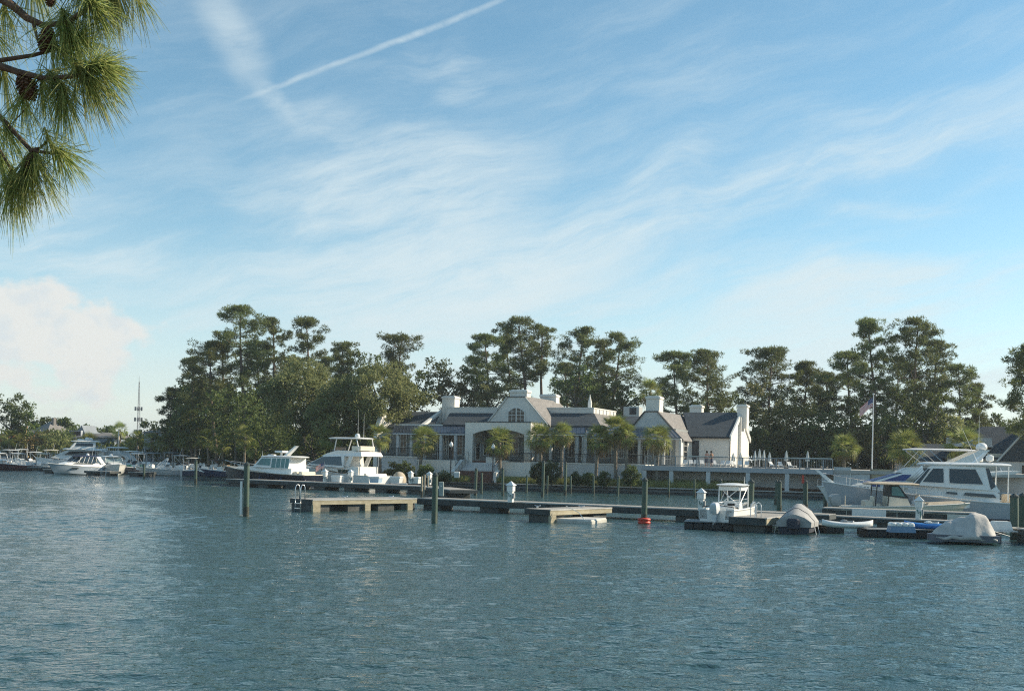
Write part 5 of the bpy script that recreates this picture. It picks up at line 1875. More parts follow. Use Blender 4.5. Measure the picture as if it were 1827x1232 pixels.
# ================================================================ BOATS (local: +x bow, z up, z=0 waterline)
def hull(o, L, B, fs, fb, m, rake=.9, flare=.25, drop=.12, deckm=None, rail=True, stripe=None, full=.42, boot=None, xo=0.0):
    N = 16
    rs, sheer = [], []
    for i in range(N + 1):
        t = i / N
        x = -L / 2 + t * L + xo
        k = max(0, (t - full) / (1 - full))
        bs = B / 2 * (.90 + .10 * min(1, t / full)) * max(.012, (1 - k ** 2.3))
        bc = bs * (.93 - flare * t * t)
        zs = fs + (fb - fs) * t ** 1.7
        zc = .08 + .45 * k ** 2
        xr = rake * t ** 4
        rs.append([(x, -bs, zs), (x - xr * .35, -(bs * .55 + bc * .45), zs * .55 + zc * .45), (x - xr * .62, -bc, zc), (x - xr, -bc * .1, -.35 + .30 * k ** 3), (x - xr, bc * .1, -.35 + .30 * k ** 3),
                   (x - xr * .62, bc, zc), (x - xr * .35, (bs * .55 + bc * .45), zs * .55 + zc * .45), (x, bs, zs)])
        sheer.append((x, bs, zs))
    mb = MB()
    mb.rings(rs, False, False)
    mb.f.append(tuple(range(7, -1, -1)))
    h = mb.build('hull', m, o, 'auto')
    d = MB()
    d.rings([[(x, -b + .03, z - drop), (x, b - .03, z - drop)] for x, b, z in sheer], False, False)
    d.build('deck', deckm or M_WHITE, o)
    for s in (-1, 1):
        MB().tube([(x, s * b, z + .015) for x, b, z in sheer], .045, 6).build('rub_rail', stripe or M_WHITE, o)
        if drop > .2:
            g_ = MB()
            g_.rings([[(x, s * (b - .02), z + .04), (x, s * max(b - .24, .001), z + .04), (x, s * max(b - .24, .001), z - drop)] for x, b, z in sheer], False, False)
            g_.build('gunwale', M_WHITE, o)
    if boot:
        for s in (-1, 1):
            MB().tube([(r[2][0], s * (abs(r[2][1]) + .012), .10 + .3 * (i / N) ** 5) for i, r in enumerate(rs)], .05, 5).build('boot_stripe', boot, o)
    return sheer


def cabin(o, prof, hb, ht, m, name='cabin', taper=0.0):
    """prof: side outline (x,z); half width hb at lowest z, ht at highest; taper narrows it towards the bow"""
    zs = [p[1] for p in prof]
    xs_ = [p[0] for p in prof]
    z0, z1, x0, x1 = min(zs), max(zs), min(xs_), max(xs_)

    def hw(x, z):
        return (hb + (ht - hb) * (z - z0) / (z1 - z0)) * (1 - taper * max(0, (x - x0) / (x1 - x0) - .4) / .6)
    MB().rings([[(x, -hw(x, z), z) for x, z in prof], [(x, hw(x, z), z) for x, z in prof]]).build(name, m, o)
    return hw


def sidewin(o, poly, hw, m, off=.012, name='window', fr=None):
    for s in (-1, 1):
        a = [(x, s * (hw(x, z) + off), z) for x, z in poly]
        b = [(x, s * (hw(x, z) - .01), z) for x, z in poly]
        w = MB().rings([a, b]).build(name, m, o)
        if fr:
            MB().tube(a + [a[0]], .03, 5).build('frame', fr, w)


def crosswin(o, pa, pb, hw, m, inset=.12, n=3, off=.015, name='windshield_pane'):
    """panes across the boat between two profile points"""
    A, B = Vector((pa[0], 0, pa[1])), Vector((pb[0], 0, pb[1]))
    nrm = Vector((-(B - A).z, 0, (B - A).x)).normalized()
    if nrm.x * 1 < 0 and B.x < A.x:
        nrm = nrm
    for i in range(n):
        def pt(f, s):
            P_ = A.lerp(B, f)
            w = hw(P_.x, P_.z) - inset
            y = -w + 2 * w * s
            return P_ + Vector((0, y, 0))
        s0, s1 = i / n + .02, (i + 1) / n - .02
        q = [pt(.1, s0), pt(.1, s1), pt(.9, s1), pt(.9, s0)]
        for sg in (1,):
            MB().rings([[p - nrm * .02 for p in q], [p + nrm * off for p in q]]).build(name, m, o)


def slab(o, x0, x1, hw0, hw1, z, t, m, name='hardtop', arch=.06, nose=.5):
    """rounded roof slab"""
    n = 10
    rs = []
    for zz, ins in ((z, .06), (z + t * .5, 0), (z + t, .10), (z + t + arch, .55)):
        ring = []
        L = x1 - x0
        for i in range(28):
            a = 2 * PI * i / 28
            c, s = math.cos(a), math.sin(a)
            ex = .42
            x = (x0 + x1) / 2 + math.copysign(abs(c) ** ex, c) * (L / 2 - ins)
            f = (x - x0) / L
            y = math.copysign(abs(s) ** ex, s) * ((hw0 + (hw1 - hw0) * f) - ins)
            ring.append((x, y, zz))
        rs.append(ring)
    return MB().rings(rs).build(name, m, o, 'auto')


def bow_rail(o, sheer, t0, h, m=None, posts=6, name='bow_rail'):
    m = m or M_STEEL
    pts = [s for i, s in enumerate(sheer) if i / (len(sheer) - 1) >= t0]
    for sg in (-1, 1):
        MB().tube([(x - .05, sg * (b - .08 if b > .15 else b), z + h * (.75 + .25 * k / len(pts))) for k, (x, b, z) in enumerate(pts)], .022, 6).build(name, m, o)
        for k in range(posts):
            x, b, z = pts[int(k * (len(pts) - 1) / (posts - 1))]
            MB().tube([(x - .05, sg * max(b - .08, 0), z), (x - .05, sg * max(b - .08, 0), z + h * .95)], .016, 5).build('stanchion', m, o)


def outboard(o, x, y, z, m=None, s=1.0):
    a = MB()
    a.rings([[(x - .22 * s, y - .20 * s, z), (x + .24 * s, y - .20 * s, z), (x + .24 * s, y + .20 * s, z), (x - .22 * s, y + .20 * s, z)],
             [(x - .34 * s, y - .23 * s, z + .25 * s), (x + .26 * s, y - .23 * s, z + .25 * s), (x + .26 * s, y + .23 * s, z + .25 * s), (x - .34 * s, y + .23 * s, z + .25 * s)],
             [(x - .36 * s, y - .20 * s, z + .55 * s), (x + .22 * s, y - .20 * s, z + .6 * s), (x + .22 * s, y + .20 * s, z + .6 * s), (x - .36 * s, y + .20 * s, z + .55 * s)],
             [(x - .24 * s, y - .12 * s, z + .68 * s), (x + .12 * s, y - .12 * s, z + .72 * s), (x + .12 * s, y + .12 * s, z + .72 * s), (x - .24 * s, y + .12 * s, z + .68 * s)]])
    e = a.build('outboard', m or M_WHITE, o, 'auto')
    MB().rings([[(x - .14, y - .07, z - .95), (x + .12, y - .07, z - .95), (x + .12, y + .07, z - .95), (x - .14, y + .07, z - .95)],
                [(x - .12, y - .12, z), (x + .16, y - .12, z), (x + .16, y + .12, z), (x - .12, y + .12, z)]]).build('leg', m or M_WHITE, e)


def seat(o, x, y, z, m, w=.5):
    s = MB().bbox((x - .25, y - w / 2, z), (x + .25, y + w / 2, z + .45), .05).build('seat', m, o)
    MB().bbox((x - .30, y - w / 2, z + .40), (x - .16, y + w / 2, z + .95), .05).build('backrest', m, s)


def ttop(o, x0, x1, hw, zd, zt, m, pipe=None, t=.10, name='hardtop', rake=.25):
    pipe = pipe or M_ALU
    slab(o, x0, x1, hw, hw * .92, zt, t, m, name)
    for x, xx in ((x0 + .35, x0 + .35 + rake * .2), (x1 - .45, x1 - .45 - rake)):
        for s in (-1, 1):
            MB().tube([(xx, s * hw * .62, zd), (x, s * hw * .72, zt + .01)], .03, 6).build('top_leg', pipe, o)
    for s in (-1, 1):
        MB().tube([(x0 + .4, s * hw * .66, zd + (zt - zd) * .35), (x1 - .5, s * hw * .7, zt - .02)], .022, 5).build('brace', pipe, o)


def antenna(o, x, y, z, h, m=None, tilt=0.0):
    MB().tube([(x, y, z), (x - tilt * h, y, z + h)], [.022, .008], 5).build('antenna', m or M_WHITE, o)


def dome(o, x, y, z, r, m=None, name='radar_dome'):
    MB().lathe([(r * .8, 0), (r, r * .25), (r, r * .8), (r * .8, r * 1.25), (r * .4, r * 1.5), (.01, r * 1.58)], (x, y, z), 16).build(name, m or M_WHITE, o, True)


def fender(o, x, y, z, r=.13, l=.6, m=None):
    MB().lathe([(.02, 0), (r, r * .7), (r, l - r * .7), (.02, l), (.02, l + .2)], (x, y, z), 10).build('fender', m or M_WHITE, o, True)


def boat(name, p, rz, label, cat='boat', group=None):
    o = empty(name, (p[0], p[1], 0), rz)
    tag(o, label, cat, group)
    return o


def express(p, rz, L, B, hm, label, group, top='hard', tm=None, wm=None, arch=True, name='motor_cruiser', fbow=1.5, side_panes=2):
    """express cruiser: raised foredeck, raked windscreen, cockpit, hardtop"""
    o = boat(name, p, rz, label, 'boat', group)
    sh = hull(o, L, B, 1.0, fbow, hm, 1.2, .3, .06)
    wm = wm or M_GLASS
    z0 = 1.05
    prof = [(-.42 * L, z0 - .2), (.34 * L, z0 + .2), (.22 * L, z0 + .55), (.06 * L, z0 + .72), (-.42 * L, z0 + .45)]
    hw = cabin(o, prof, B * .44, B * .36, M_WHITE, 'coachroof', .55)
    zt = z0 + .72
    pr2 = [(-.22 * L, zt - .25), (.10 * L, zt - .15), (-.02 * L, zt + .62), (-.20 * L, zt + .66)]
    hw2 = cabin(o, pr2, B * .40, B * .34, wm, 'windscreen', .1)
    for k, x in enumerate(np.linspace(-.20 * L, .02 * L, side_panes + 2)):
        for s in (-1, 1):
            MB().tube([(x + .05 * L, s * (hw2(x, zt - .1) + .01), zt - .18), (x, s * (hw2(x, zt + .6) + .01), zt + .64)], .035, 5).build('window_frame', M_WHITE, o)
    for s in (-.5, 0, .5):
        MB().tube([(.105 * L, s * B * .72, zt - .15), (-.015 * L, s * B * .62, zt + .64)], .03, 5).build('window_frame', M_WHITE, o)
    zr = zt + .66
    slab(o, -.34 * L, .02 * L, B * .38, B * .33, zr, .12, tm or M_WHITE)
    if arch:
        for s in (-1, 1):
            MB().rings([[(-.40 * L, s * B * .42, zt - .35), (-.33 * L, s * B * .42, zt - .35), (-.33 * L, s * B * .38, zt - .35), (-.40 * L, s * B * .38, zt - .35)],
                        [(-.32 * L, s * B * .36, zr + .02), (-.25 * L, s * B * .36, zr + .02), (-.25 * L, s * B * .32, zr + .02), (-.32 * L, s * B * .32, zr + .02)]]).build('arch_leg', M_WHITE, o)
    bow_rail(o, sh, .45, .55)
    seat(o, -.28 * L, -.4, zt - .5, M_WHITE)
    seat(o, -.28 * L, .4, zt - .5, M_WHITE)
    antenna(o, -.24 * L, .4, zr + .1, 1.2, None, .25)
    dome(o, -.2 * L, 0, zr + .12, .22)
    for s in (-1, 1):
        MB().rings([[(.10 * L, s * (B * .47), .80), (.22 * L, s * (B * .43), .86), (.20 * L, s * B * .43, .98), (.11 * L, s * B * .47, .98)],
                    [(.10 * L, s * (B * .455), .80), (.22 * L, s * (B * .40), .86), (.20 * L, s * B * .40, .98), (.11 * L, s * B * .455, .98)]]).build('portlight', M_GLASS, o)
    fender(o, .1 * L, -B * .5 - .1, .3)
    MB().bbox((-.5 * L - .7, -B * .4, .18), (-.5 * L + .05, B * .4, .30), .04).build('swim_platform', M_TEAK, o)
    return o


def console_boat(p, rz, L, B, hm, label, group, tm=None, seatm=None, engines=2, em=None, zt=2.35, rake=.25, top=True, name='centre_console_boat', fb=1.15, fs=.75, arch=False):
    o = boat(name, p, rz, label, 'boat', group)
    sh = hull(o, L, B, fs, fb, hm, .9, .28, .42)
    zd = fs - .32
    MB().rings([[(-.10 * L, -.45, zd), (.10 * L, -.42, zd), (.10 * L, .42, zd), (-.10 * L, .45, zd)], [(-.08 * L, -.42, zd + 1.05), (.05 * L, -.38, zd + .95), (.05 * L, .38, zd + .95), (-.08 * L, .42, zd + 1.05)]]).build('console', M_WHITE, o)
    MB().rings([[(.045 * L, -.38, zd + .96), (.05 * L, -.38, zd + .96), (.05 * L, .38, zd + .96), (.045 * L, .38, zd + .96)], [(-.03 * L, -.36, zd + 1.5), (-.025 * L, -.36, zd + 1.5), (-.025 * L, .36, zd + 1.5), (-.03 * L, .36, zd + 1.5)]]).build('windscreen', M_GLASS, o)
    seat(o, -.2 * L, -.3, zd, seatm or M_WHITE)
    seat(o, -.2 * L, .3, zd, seatm or M_WHITE)
    seat(o, .22 * L, 0, zd, seatm or M_WHITE, .8)
    if top:
        ttop(o, -.24 * L, .10 * L, B * .40, zd, zt, tm or M_WHITE, None, .09, 'hardtop', rake)
        antenna(o, -.1 * L, B * .3, zt + .1, 1.1, None, .3)
    if arch:
        pts = [(-.05 * L, -B * .44, fs), (-.14 * L, -B * .42, zt - .4), (-.16 * L, -B * .3, zt - .1), (-.16 * L, B * .3, zt - .1), (-.14 * L, B * .42, zt - .4), (-.05 * L, B * .44, fs)]
        MB().tube(pts, .06, 8).build('wake_tower', M_ALU, o)
        for s in (-1, 1):
            MB().tube([(.12 * L, s * B * .42, fs + .1), (-.16 * L, s * B * .36, zt - .12)], .05, 8).build('tower_leg', M_ALU, o)
    for k in range(engines):
        outboard(o, -L / 2 - .25, (k - (engines - 1) / 2) * .62, fs + .0, em)
    fender(o, .05 * L, -B * .5 - .1, .2)
    return o


# ---------------------------------------------------------------- dark-hulled downeast cruiser on the left outer dock
c0 = gp(403, 855) ; c0 = at(492, 845, 117.5)
rzb = rzL + PI
o = boat('motor_yacht', (c0.x, c0.y), rzb, 'dark navy-hulled cruiser with white cabin and green-tinted windows', 'boat', 'yachts on the left outer dock')
L, B = 10.6, 3.7
sh = hull(o, 12.8, B, 1.25, 2.0, M_NAVY, .7, .22, .05, None, True, mat('cream_rail', (.6, .56, .46), .5, .05, 2.), xo=1.1)
pr = [(-3.4, 1.2), (5.4, 1.8), (4.8, 2.0), (2.4, 2.1), (-3.4, 1.9)]
cabin(o, pr, 1.45, 1.35, M_WHITE, 'trunk_cabin', .6)
pr = [(-3.0, 1.85), (2.0, 2.02), (1.0, 3.02), (-3.1, 3.05)]
hw = cabin(o, pr, 1.42, 1.22, M_WHITE, 'pilothouse')
sidewin(o, [(-.45, 2.15), (1.55, 2.2), (.85, 2.95), (-.45, 2.95)], hw, M_TEALG, .015, 'window', M_WHITE)
for a_, b_ in ((-1.15, -.6), (-1.8, -1.25), (-2.4, -1.9), (-2.95, -2.5)):
    sidewin(o, [(a_, 1.95), (b_, 1.95), (b_, 2.95), (a_, 2.95)], hw, M_TEALG, .015)
crosswin(o, (2.0, 2.1), (1.05, 3.0), hw, M_TEALG, .12, 3, .03)
slab(o, -3.9, 1.5, 1.45, 1.25, 3.05, .14, M_WHITE)
MB().rings([[(-1.7, -.28, 3.22), (-1.25, -.28, 3.22), (-1.25, .28, 3.22), (-1.7, .28, 3.22)], [(-3.0, -.22, 4.3), (-2.75, -.22, 4.3), (-2.75, .22, 4.3), (-3.0, .22, 4.3)]]).build('mast', M_WHITE, o)
MB().bbox((-1.3, -.5, 3.55), (-.2, .5, 3.78), .05).build('radar_array', M_WHITE, o)
MB().tube([(-.75, 0, 3.2), (-.75, 0, 3.56)], .12, 8).build('radar_post', M_WHITE, o)
MB().bbox((.3, -.4, 3.2), (.9, .4, 3.36), .05).build('roof_hatch', M_WHITE, o)
antenna(o, 1.2, .8, 3.2, .5)
bow_rail(o, sh, .52, .62)
MB().bbox((6.9, -.22, 1.97), (8.2, .22, 2.07), .03).build('bow_pulpit', M_TEAK, o)
MB().tube([(7.9, 0, 2.0), (7.95, 0, 1.5), (7.7, 0, 1.4)], .06, 6).build('anchor', M_STEEL, o)
for x in (-4.6, -3.9):
    MB().bbox((x, -1.1, 1.15), (x + .5, 1.1, 1.62), .06).build('cockpit_cushion', M_CREAM, o)
MB().rings([[(-5.3, -1.5, .95), (-5.0, -1.55, .95), (-5.0, 1.55, .95), (-5.3, 1.5, .95)], [(-5.25, -1.45, 1.32), (-5.05, -1.5, 1.32), (-5.05, 1.5, 1.32), (-5.25, 1.45, 1.32)]]).build('transom_cap', M_CREAM, o)
fs_ = empty('ensign_staff', (0, 0, 0))
bpy.data.objects.remove(fs_)
fe = empty('boat_flag', (c0.x + 4.95, c0.y - .6, 1.3), .1)
MB().tube([(0, 0, 0), (.35, 0, 1.35)], .018, 6).build('staff', M_STEEL, fe)
flag(fe, 1.0, .55, .33, 1.3, -1, .5, .08)
tag(fe, 'small striped flag on a staff at the stern of the dark-hulled cruiser', 'flag')
MB().tube([(4.3, -1.0, 1.6), (5.2, -2.2, .9)], .015, 5).build('mooring_line', M_TRIM, o)
for x in (-2.5, .5, 2.6):
    fender(o, x, 1.95, .35, .12, .6, M_CANVN)

# ---------------------------------------------------------------- white flybridge yacht beside it
c1 = at(608, 846, 121.5)
o = boat('motor_yacht', (c1.x, c1.y), rzb - R(4), 'white flybridge yacht with dark wraparound windows and hardtop', 'boat', 'yachts on the left outer dock')
L, B = 11.6, 4.2
sh = hull(o, L, B, 1.25, 2.2, M_WHITE, 1.5, .28, .05)
pr = [(-4.0, 1.3), (4.6, 2.1), (3.4, 2.3), (.2, 2.35), (-4.0, 2.2)]
hw0 = cabin(o, pr, 1.70, 1.6, M_WHITE, 'saloon', .6)
pr = [(-1.9, 2.05), (3.6, 2.32), (1.2, 3.3), (-1.9, 3.4)]
hw = cabin(o, pr, 1.72, 1.5, M_WHITE, 'wheelhouse', 0)
sidewin(o, [(-1.7, 2.3), (3.15, 2.42), (1.35, 3.2), (-1.4, 3.3)], hw, M_GLASS, .03)
sidewin(o, [(-2.9, 1.5), (-1.2, 1.6), (-1.0, 1.9), (-2.9, 1.85)], hw0, M_GLASS, .02, 'portlight')
crosswin(o, (3.6, 2.36), (1.25, 3.28), hw, M_GLASS, .15, 3, .03)
pr = [(-4.6, 3.35), (1.9, 3.3), (1.0, 3.6), (-.6, 3.95), (-3.0, 3.95), (-4.4, 3.8)]
cabin(o, pr, 1.75, 1.5, M_WHITE, 'flybridge', .35)
for s in (-1, 1):
    MB().rings([[(-2.6, s * 1.5, 2.2), (-2.0, s * 1.5, 2.2), (-2.0, s * 1.42, 2.2), (-2.6, s * 1.42, 2.2)], [(-3.2, s * 1.5, 3.4), (-2.6, s * 1.5, 3.4), (-2.6, s * 1.42, 3.4), (-3.2, s * 1.42, 3.4)]]).build('pillar', M_WHITE, o)
    MB().tube([(-4.1, s * 1.5, 1.3), (-4.15, s * 1.5, 3.4)], .05, 6).build('stanchion', M_STEEL, o)
for s in (-1, 1):
    MB().tube([(-3.7, s * 1.2, 3.9), (-3.4, s * 1.25, 5.2)], .06, 6).build('top_leg', M_ALU, o)
    MB().tube([(.0, s * 1.1, 3.9), (-.4, s * 1.2, 5.2)], .06, 6).build('top_leg', M_ALU, o)
slab(o, -3.9, 1.2, 1.5, 1.3, 5.2, .14, M_WHITE)
dome(o, -2.9, .6, 5.38, .28)
dome(o, -2.0, -.5, 5.38, .22)
antenna(o, -2.6, .2, 5.4, 3.0)
antenna(o, -3.0, -.3, 5.4, 2.6)
MB().bbox((-3.9, -1.2, 3.95), (-2.6, 1.2, 4.45), .06).build('bench', M_CREAM, o)
MB().rings([[(.4, -1.0, 3.85), (.5, -1.0, 3.85), (.5, 1.0, 3.85), (.4, 1.0, 3.85)], [(-.1, -.95, 4.3), (0, -.95, 4.3), (0, .95, 4.3), (-.1, .95, 4.3)]]).build('windscreen', M_GLASS, o)
MB().rings([[(-5.8, -1.7, .1), (-4.9, -1.75, .1), (-4.9, 1.75, .1), (-5.8, 1.7, .1)], [(-5.2, -1.6, 1.5), (-4.9, -1.65, 1.5), (-4.9, 1.65, 1.5), (-5.2, 1.6, 1.5)]]).build('transom', M_CREAM, o)
MB().bbox((-7.0, -1.8, .15), (-5.5, 1.8, .34), .06).build('swim_platform', M_TEAK, o)
bow_rail(o, sh, .5, .65)
dn = empty('dinghy_on_platform', (0, 0, 0))
bpy.data.objects.remove(dn)
tb = boat('tender', (c1.x + 6.6, c1.y - 1.2), R(95), 'beige upturned tender at the stern of the flybridge yacht', 'boat')
rs = []
for i in range(9):
    t = i / 8
    b = .85 * max(.05, math.sin(PI * (.12 + .80 * t)) ** .6)
    rs.append([(-1.3 + 2.6 * t, b * math.cos(a), .55 + 1.25 * math.sin(PI * t * .9 + .15) ** .5 * math.sin(a)) for a in np.linspace(0, PI, 9)])
MB().rings(rs, True, False).build('hull', M_CANVT, tb, True)
MB().bbox((-1.4, -.9, .3), (1.3, .9, .54), .04).build('cradle', M_STUC2, tb)

# ---------------------------------------------------------------- large grey-hulled yacht on the right
ca_, cb_ = gp(1468, 918), gp(1812, 921)
cc = at(1645, 905, 76)
o = boat('motor_yacht', (cc.x, cc.y), PI - R(9), 'large grey-hulled yacht with white deckhouse on the right', 'boat', 'yachts on the right')
L, B = 13.4, 4.3
sh = hull(o, L, B, 1.15, 2.35, M_GREYH, .9, .25, .06, None, True, M_WHITE, .42, M_CANVD)
hwl = cabin(o, [(-4.6, 1.2), (4.6, 2.15), (3.4, 2.4), (.8, 2.5), (-4.6, 2.1)], 1.8, 1.65, M_WHITE, 'trunk_cabin', .6)
hw = cabin(o, [(-4.6, 2.0), (1.0, 2.3), (-.2, 3.6), (-3.7, 3.65)], 1.7, 1.45, M_WHITE, 'deckhouse')
sidewin(o, [(-1.05, 2.45), (.35, 2.5), (-.35, 3.45), (-1.05, 3.45)], hw, M_GLASS, .02, 'window', M_WHITE)
sidewin(o, [(-3.6, 2.4), (-1.4, 2.45), (-1.4, 3.45), (-3.1, 3.45)], hw, M_GLASS, .02, 'window', M_WHITE)
sidewin(o, [(-4.35, 2.3), (-4.05, 2.1), (-3.75, 3.5), (-3.95, 3.52)], hw, M_GLASS, .03, 'window')
sidewin(o, [(.55, 2.35), (.85, 2.38), (-.05, 3.42), (-.2, 3.42)], hw, M_GLASS, .02)
crosswin(o, (1.0, 2.35), (-.15, 3.55), hw, M_GLASS, .14, 3, .03)
sidewin(o, [(1.2, 1.95), (2.2, 2.02), (2.2, 2.14), (1.2, 2.1)], hwl, mat('port_rim', (.5, .48, .4), .4, .05, 2.), .03, 'portlight')
sidewin(o, [(-1.9, 1.7), (-1.2, 1.75), (-1.2, 1.9), (-1.9, 1.86)], hwl, M_GLASS, .03, 'portlight')
sidewin(o, [(-4.4, 1.55), (-2.3, 1.68), (-2.4, 1.86), (-4.2, 1.78)], hwl, M_GLASS, .03, 'portlight')
sidewin(o, [(3.0, 2.08), (3.5, 2.1), (3.5, 2.26), (3.0, 2.24)], hwl, M_BLUEG, .03, 'portlight')
slab(o, -5.6, .3, 1.75, 1.5, 3.65, .17, M_WHITE)
for s in (-1, 1):
    MB().tube([(-5.2, s * 1.5, 1.3), (-5.2, s * 1.5, 3.68)], .04, 6).build('stanchion', M_STEEL, o)
    MB().tube([(-4.5, s * 1.75, 1.9), (-6.4, s * 1.75, 1.75), (-6.5, s * 1.7, 1.15)], .03, 6).build('cockpit_rail', M_STEEL, o)
bow_rail(o, sh, .5, .62, None, 8)
MB().rings([[(5.9, -.2, 2.3), (6.3, -.2, 2.3), (6.3, .2, 2.3), (5.9, .2, 2.3)], [(7.0, -.14, 3.15), (7.25, -.14, 3.15), (7.25, .14, 3.15), (7.0, .14, 3.15)]]).build('bow_pulpit', M_WHITE, o)
MB().tube([(6.9, 0, 2.9), (6.6, 0, 2.2), (6.3, 0, 2.0)], .05, 6).build('anchor', M_STEEL, o)
dome(o, -3.8, -.4, 3.95, .24)
MB().rings([[(-3.6, -.2, 3.85), (-3.2, -.2, 3.85), (-3.2, .2, 3.85), (-3.6, .2, 3.85)], [(-4.2, -.15, 4.6), (-4.0, -.15, 4.6), (-4.0, .15, 4.6), (-4.2, .15, 4.6)]]).build('mast', M_WHITE, o)
MB().lathe([(.05, 0), (.26, .1), (.26, .4), (.08, .5)], (-4.3, .3, 3.95), 12).build('search_light', M_WHITE, o)
antenna(o, -3.4, .9, 3.8, 2.4, None, -.45)
for x in (-2.0, 1.0):
    fender(o, x, 2.25, .5, .15, .8)
MB().bbox((-6.4, -1.6, 1.15), (-5.6, 1.6, 1.75), .06).build('bench', M_CANVT, o)
MB().bbox((-7.5, -1.8, .25), (-6.6, 1.8, .42), .05).build('swim_platform', M_TEAK, o)

# ---------------------------------------------------------------- flybridge yacht behind it
cd_ = at(1622, 880, 86)
o = boat('motor_yacht', (cd_.x, cd_.y), PI - R(9), 'white flybridge yacht with blue window covers behind the grey-hulled one', 'boat', 'yachts on the right')
o.scale = (1, 1, .83)
L, B = 14.0, 4.4
sh = hull(o, L, B, 1.3, 2.2, M_WHITE, 1.4, .28, .05)
cabin(o, [(-4.6, 1.4), (5.2, 2.1), (3.4, 2.55), (-4.6, 2.4)], 1.8, 1.6, M_WHITE, 'foredeck', .6)
hw = cabin(o, [(-4.6, 2.3), (3.9, 2.45), (.6, 3.7), (-4.6, 3.6)], 1.75, 1.5, M_WHITE, 'saloon', 0)
sidewin(o, [(-1.0, 2.7), (2.9, 2.62), (.8, 3.5), (-1.0, 3.5)], hw, M_BLUEG, .02, 'window_cover', M_WHITE)
crosswin(o, (3.8, 2.5), (.7, 3.66), hw, M_BLUEG, .15, 3, .03, 'window_cover')
cabin(o, [(-5.4, 3.55), (1.0, 3.65), (.2, 4.15), (-2.4, 4.35), (-5.2, 4.0)], 1.8, 1.6, M_WHITE, 'flybridge', .3)
for s in (-1, 1):
    MB().rings([[(-3.4, s * 1.55, 4.0), (-1.7, s * 1.55, 4.0), (-1.7, s * 1.45, 4.0), (-3.4, s * 1.45, 4.0)], [(-5.6, s * 1.45, 5.9), (-4.9, s * 1.45, 5.9), (-4.9, s * 1.35, 5.9), (-5.6, s * 1.35, 5.9)]]).build('arch_leg', M_WHITE, o)
    for x0_, x1_ in ((.2, -.9), (-1.6, .1), (-2.6, -1.2)):
        MB().tube([(x0_, s * 1.4, 4.2), (x1_ if x0_ > 0 else x1_, s * 1.4, 5.75)], .025, 6).build('bimini_pole', M_STEEL, o)
MB().box((-5.5, -1.345, 5.75), (-4.9, 1.345, 5.9)).build('arch_top', M_WHITE, o)
slab(o, -4.8, .5, 1.5, 1.4, 5.78, .12, mat('bimini_white', (.66, .67, .68), .8, .06, 2.), 'bimini')
dome(o, -5.2, .4, 5.92, .42)
MB().tube([(-5.6, -.4, 5.9), (-5.6, -.4, 6.6)], .05, 6).build('light_post', M_WHITE, o)
antenna(o, -4.9, .8, 5.9, 3.2)
for s in (-1, 1):
    MB().tube([(-5.3, s * 1.6, 4.75), (-7.0, s * 1.6, 4.7), (-7.2, s * 1.5, 4.0)], .025, 6).build('aft_rail', M_STEEL, o)
MB().rings([[(-7.4, -1.5, 3.75), (-5.3, -1.6, 3.55), (-5.3, 1.6, 3.55), (-7.4, 1.5, 3.75)], [(-7.8, -1.5, 4.05), (-5.3, -1.6, 3.85), (-5.3, 1.6, 3.85), (-7.8, 1.5, 4.05)]]).build('aft_overhang', M_WHITE, o)
MB().box((-6.9, -1.56, 3.72), (-5.6, -1.53, 3.95)).build('aft_window', M_BLUEG, o)
bow_rail(o, sh, .45, .65, None, 8)

# ---------------------------------------------------------------- tan hardtop fishing boat between dock and grey yacht
ce = at(1612, 912, 72.6)
o = boat('centre_console_boat', (ce.x, ce.y), R(-6), 'cream fishing boat with tan hardtop and outboards below the grey yacht', 'boat', 'small boats on the right')
L, B = 8.4, 2.6
sh = hull(o, L, B, .8, 1.2, M_CREAM, .9, .28, .3, M_CREAM, True, M_TRIM)
MB().rings([[(-1.2, -.8, .5), (.5, -.7, .5), (.5, .7, .5), (-1.2, .8, .5)], [(-1.2, -.75, 1.55), (.1, -.6, 1.4), (.1, .6, 1.4), (-1.2, .75, 1.55)]]).build('console', M_CREAM, o)
hw = cabin(o, [(-1.1, 1.55), (.15, 1.45), (-.5, 2.3), (-1.1, 2.3)], .75, .65, M_BLACK, 'windscreen_frame')
sidewin(o, [(-.95, 1.62), (-.1, 1.56), (-.52, 2.2), (-.95, 2.2)], hw, M_TEALG, .02)
slab(o, -2.6, .9, 1.15, 1.0, 2.3, .11, M_CANVT)
for x in (-2.0, -1.2):
    for s in (-1, 1):
        MB().tube([(x, s * .75, .6), (x + .1, s * .8, 2.32)], .035, 6).build('top_leg', M_BLACK, o)
seat(o, 1.1, 0, .75, M_CREAM, .8)
seat(o, -1.8, 0, .6, M_CREAM, .9)
for y in (-.6, .05):
    outboard(o, -4.45, y, .85, mat('engine_grey', (.36, .37, .36), .35, .05, 2.), 1.05)
MB().tube([(-3.6, .9, .8), (-3.6, .9, 1.5)], .03, 6).build('rod_holder', M_CREAM, o)
MB().bbox((-2.6, -.7, .55), (-2.1, .7, 1.25), .05).build('leaning_post', M_CREAM, o)
MB().rings([[(1.2, -1.15, 1.02), (3.9, -.25, 1.24), (3.9, .25, 1.24), (1.2, 1.15, 1.02)], [(1.4, -.8, 1.18), (3.6, -.15, 1.34), (3.6, .15, 1.34), (1.4, .8, 1.18)]]).build('bow_cover', M_CANVT, o)

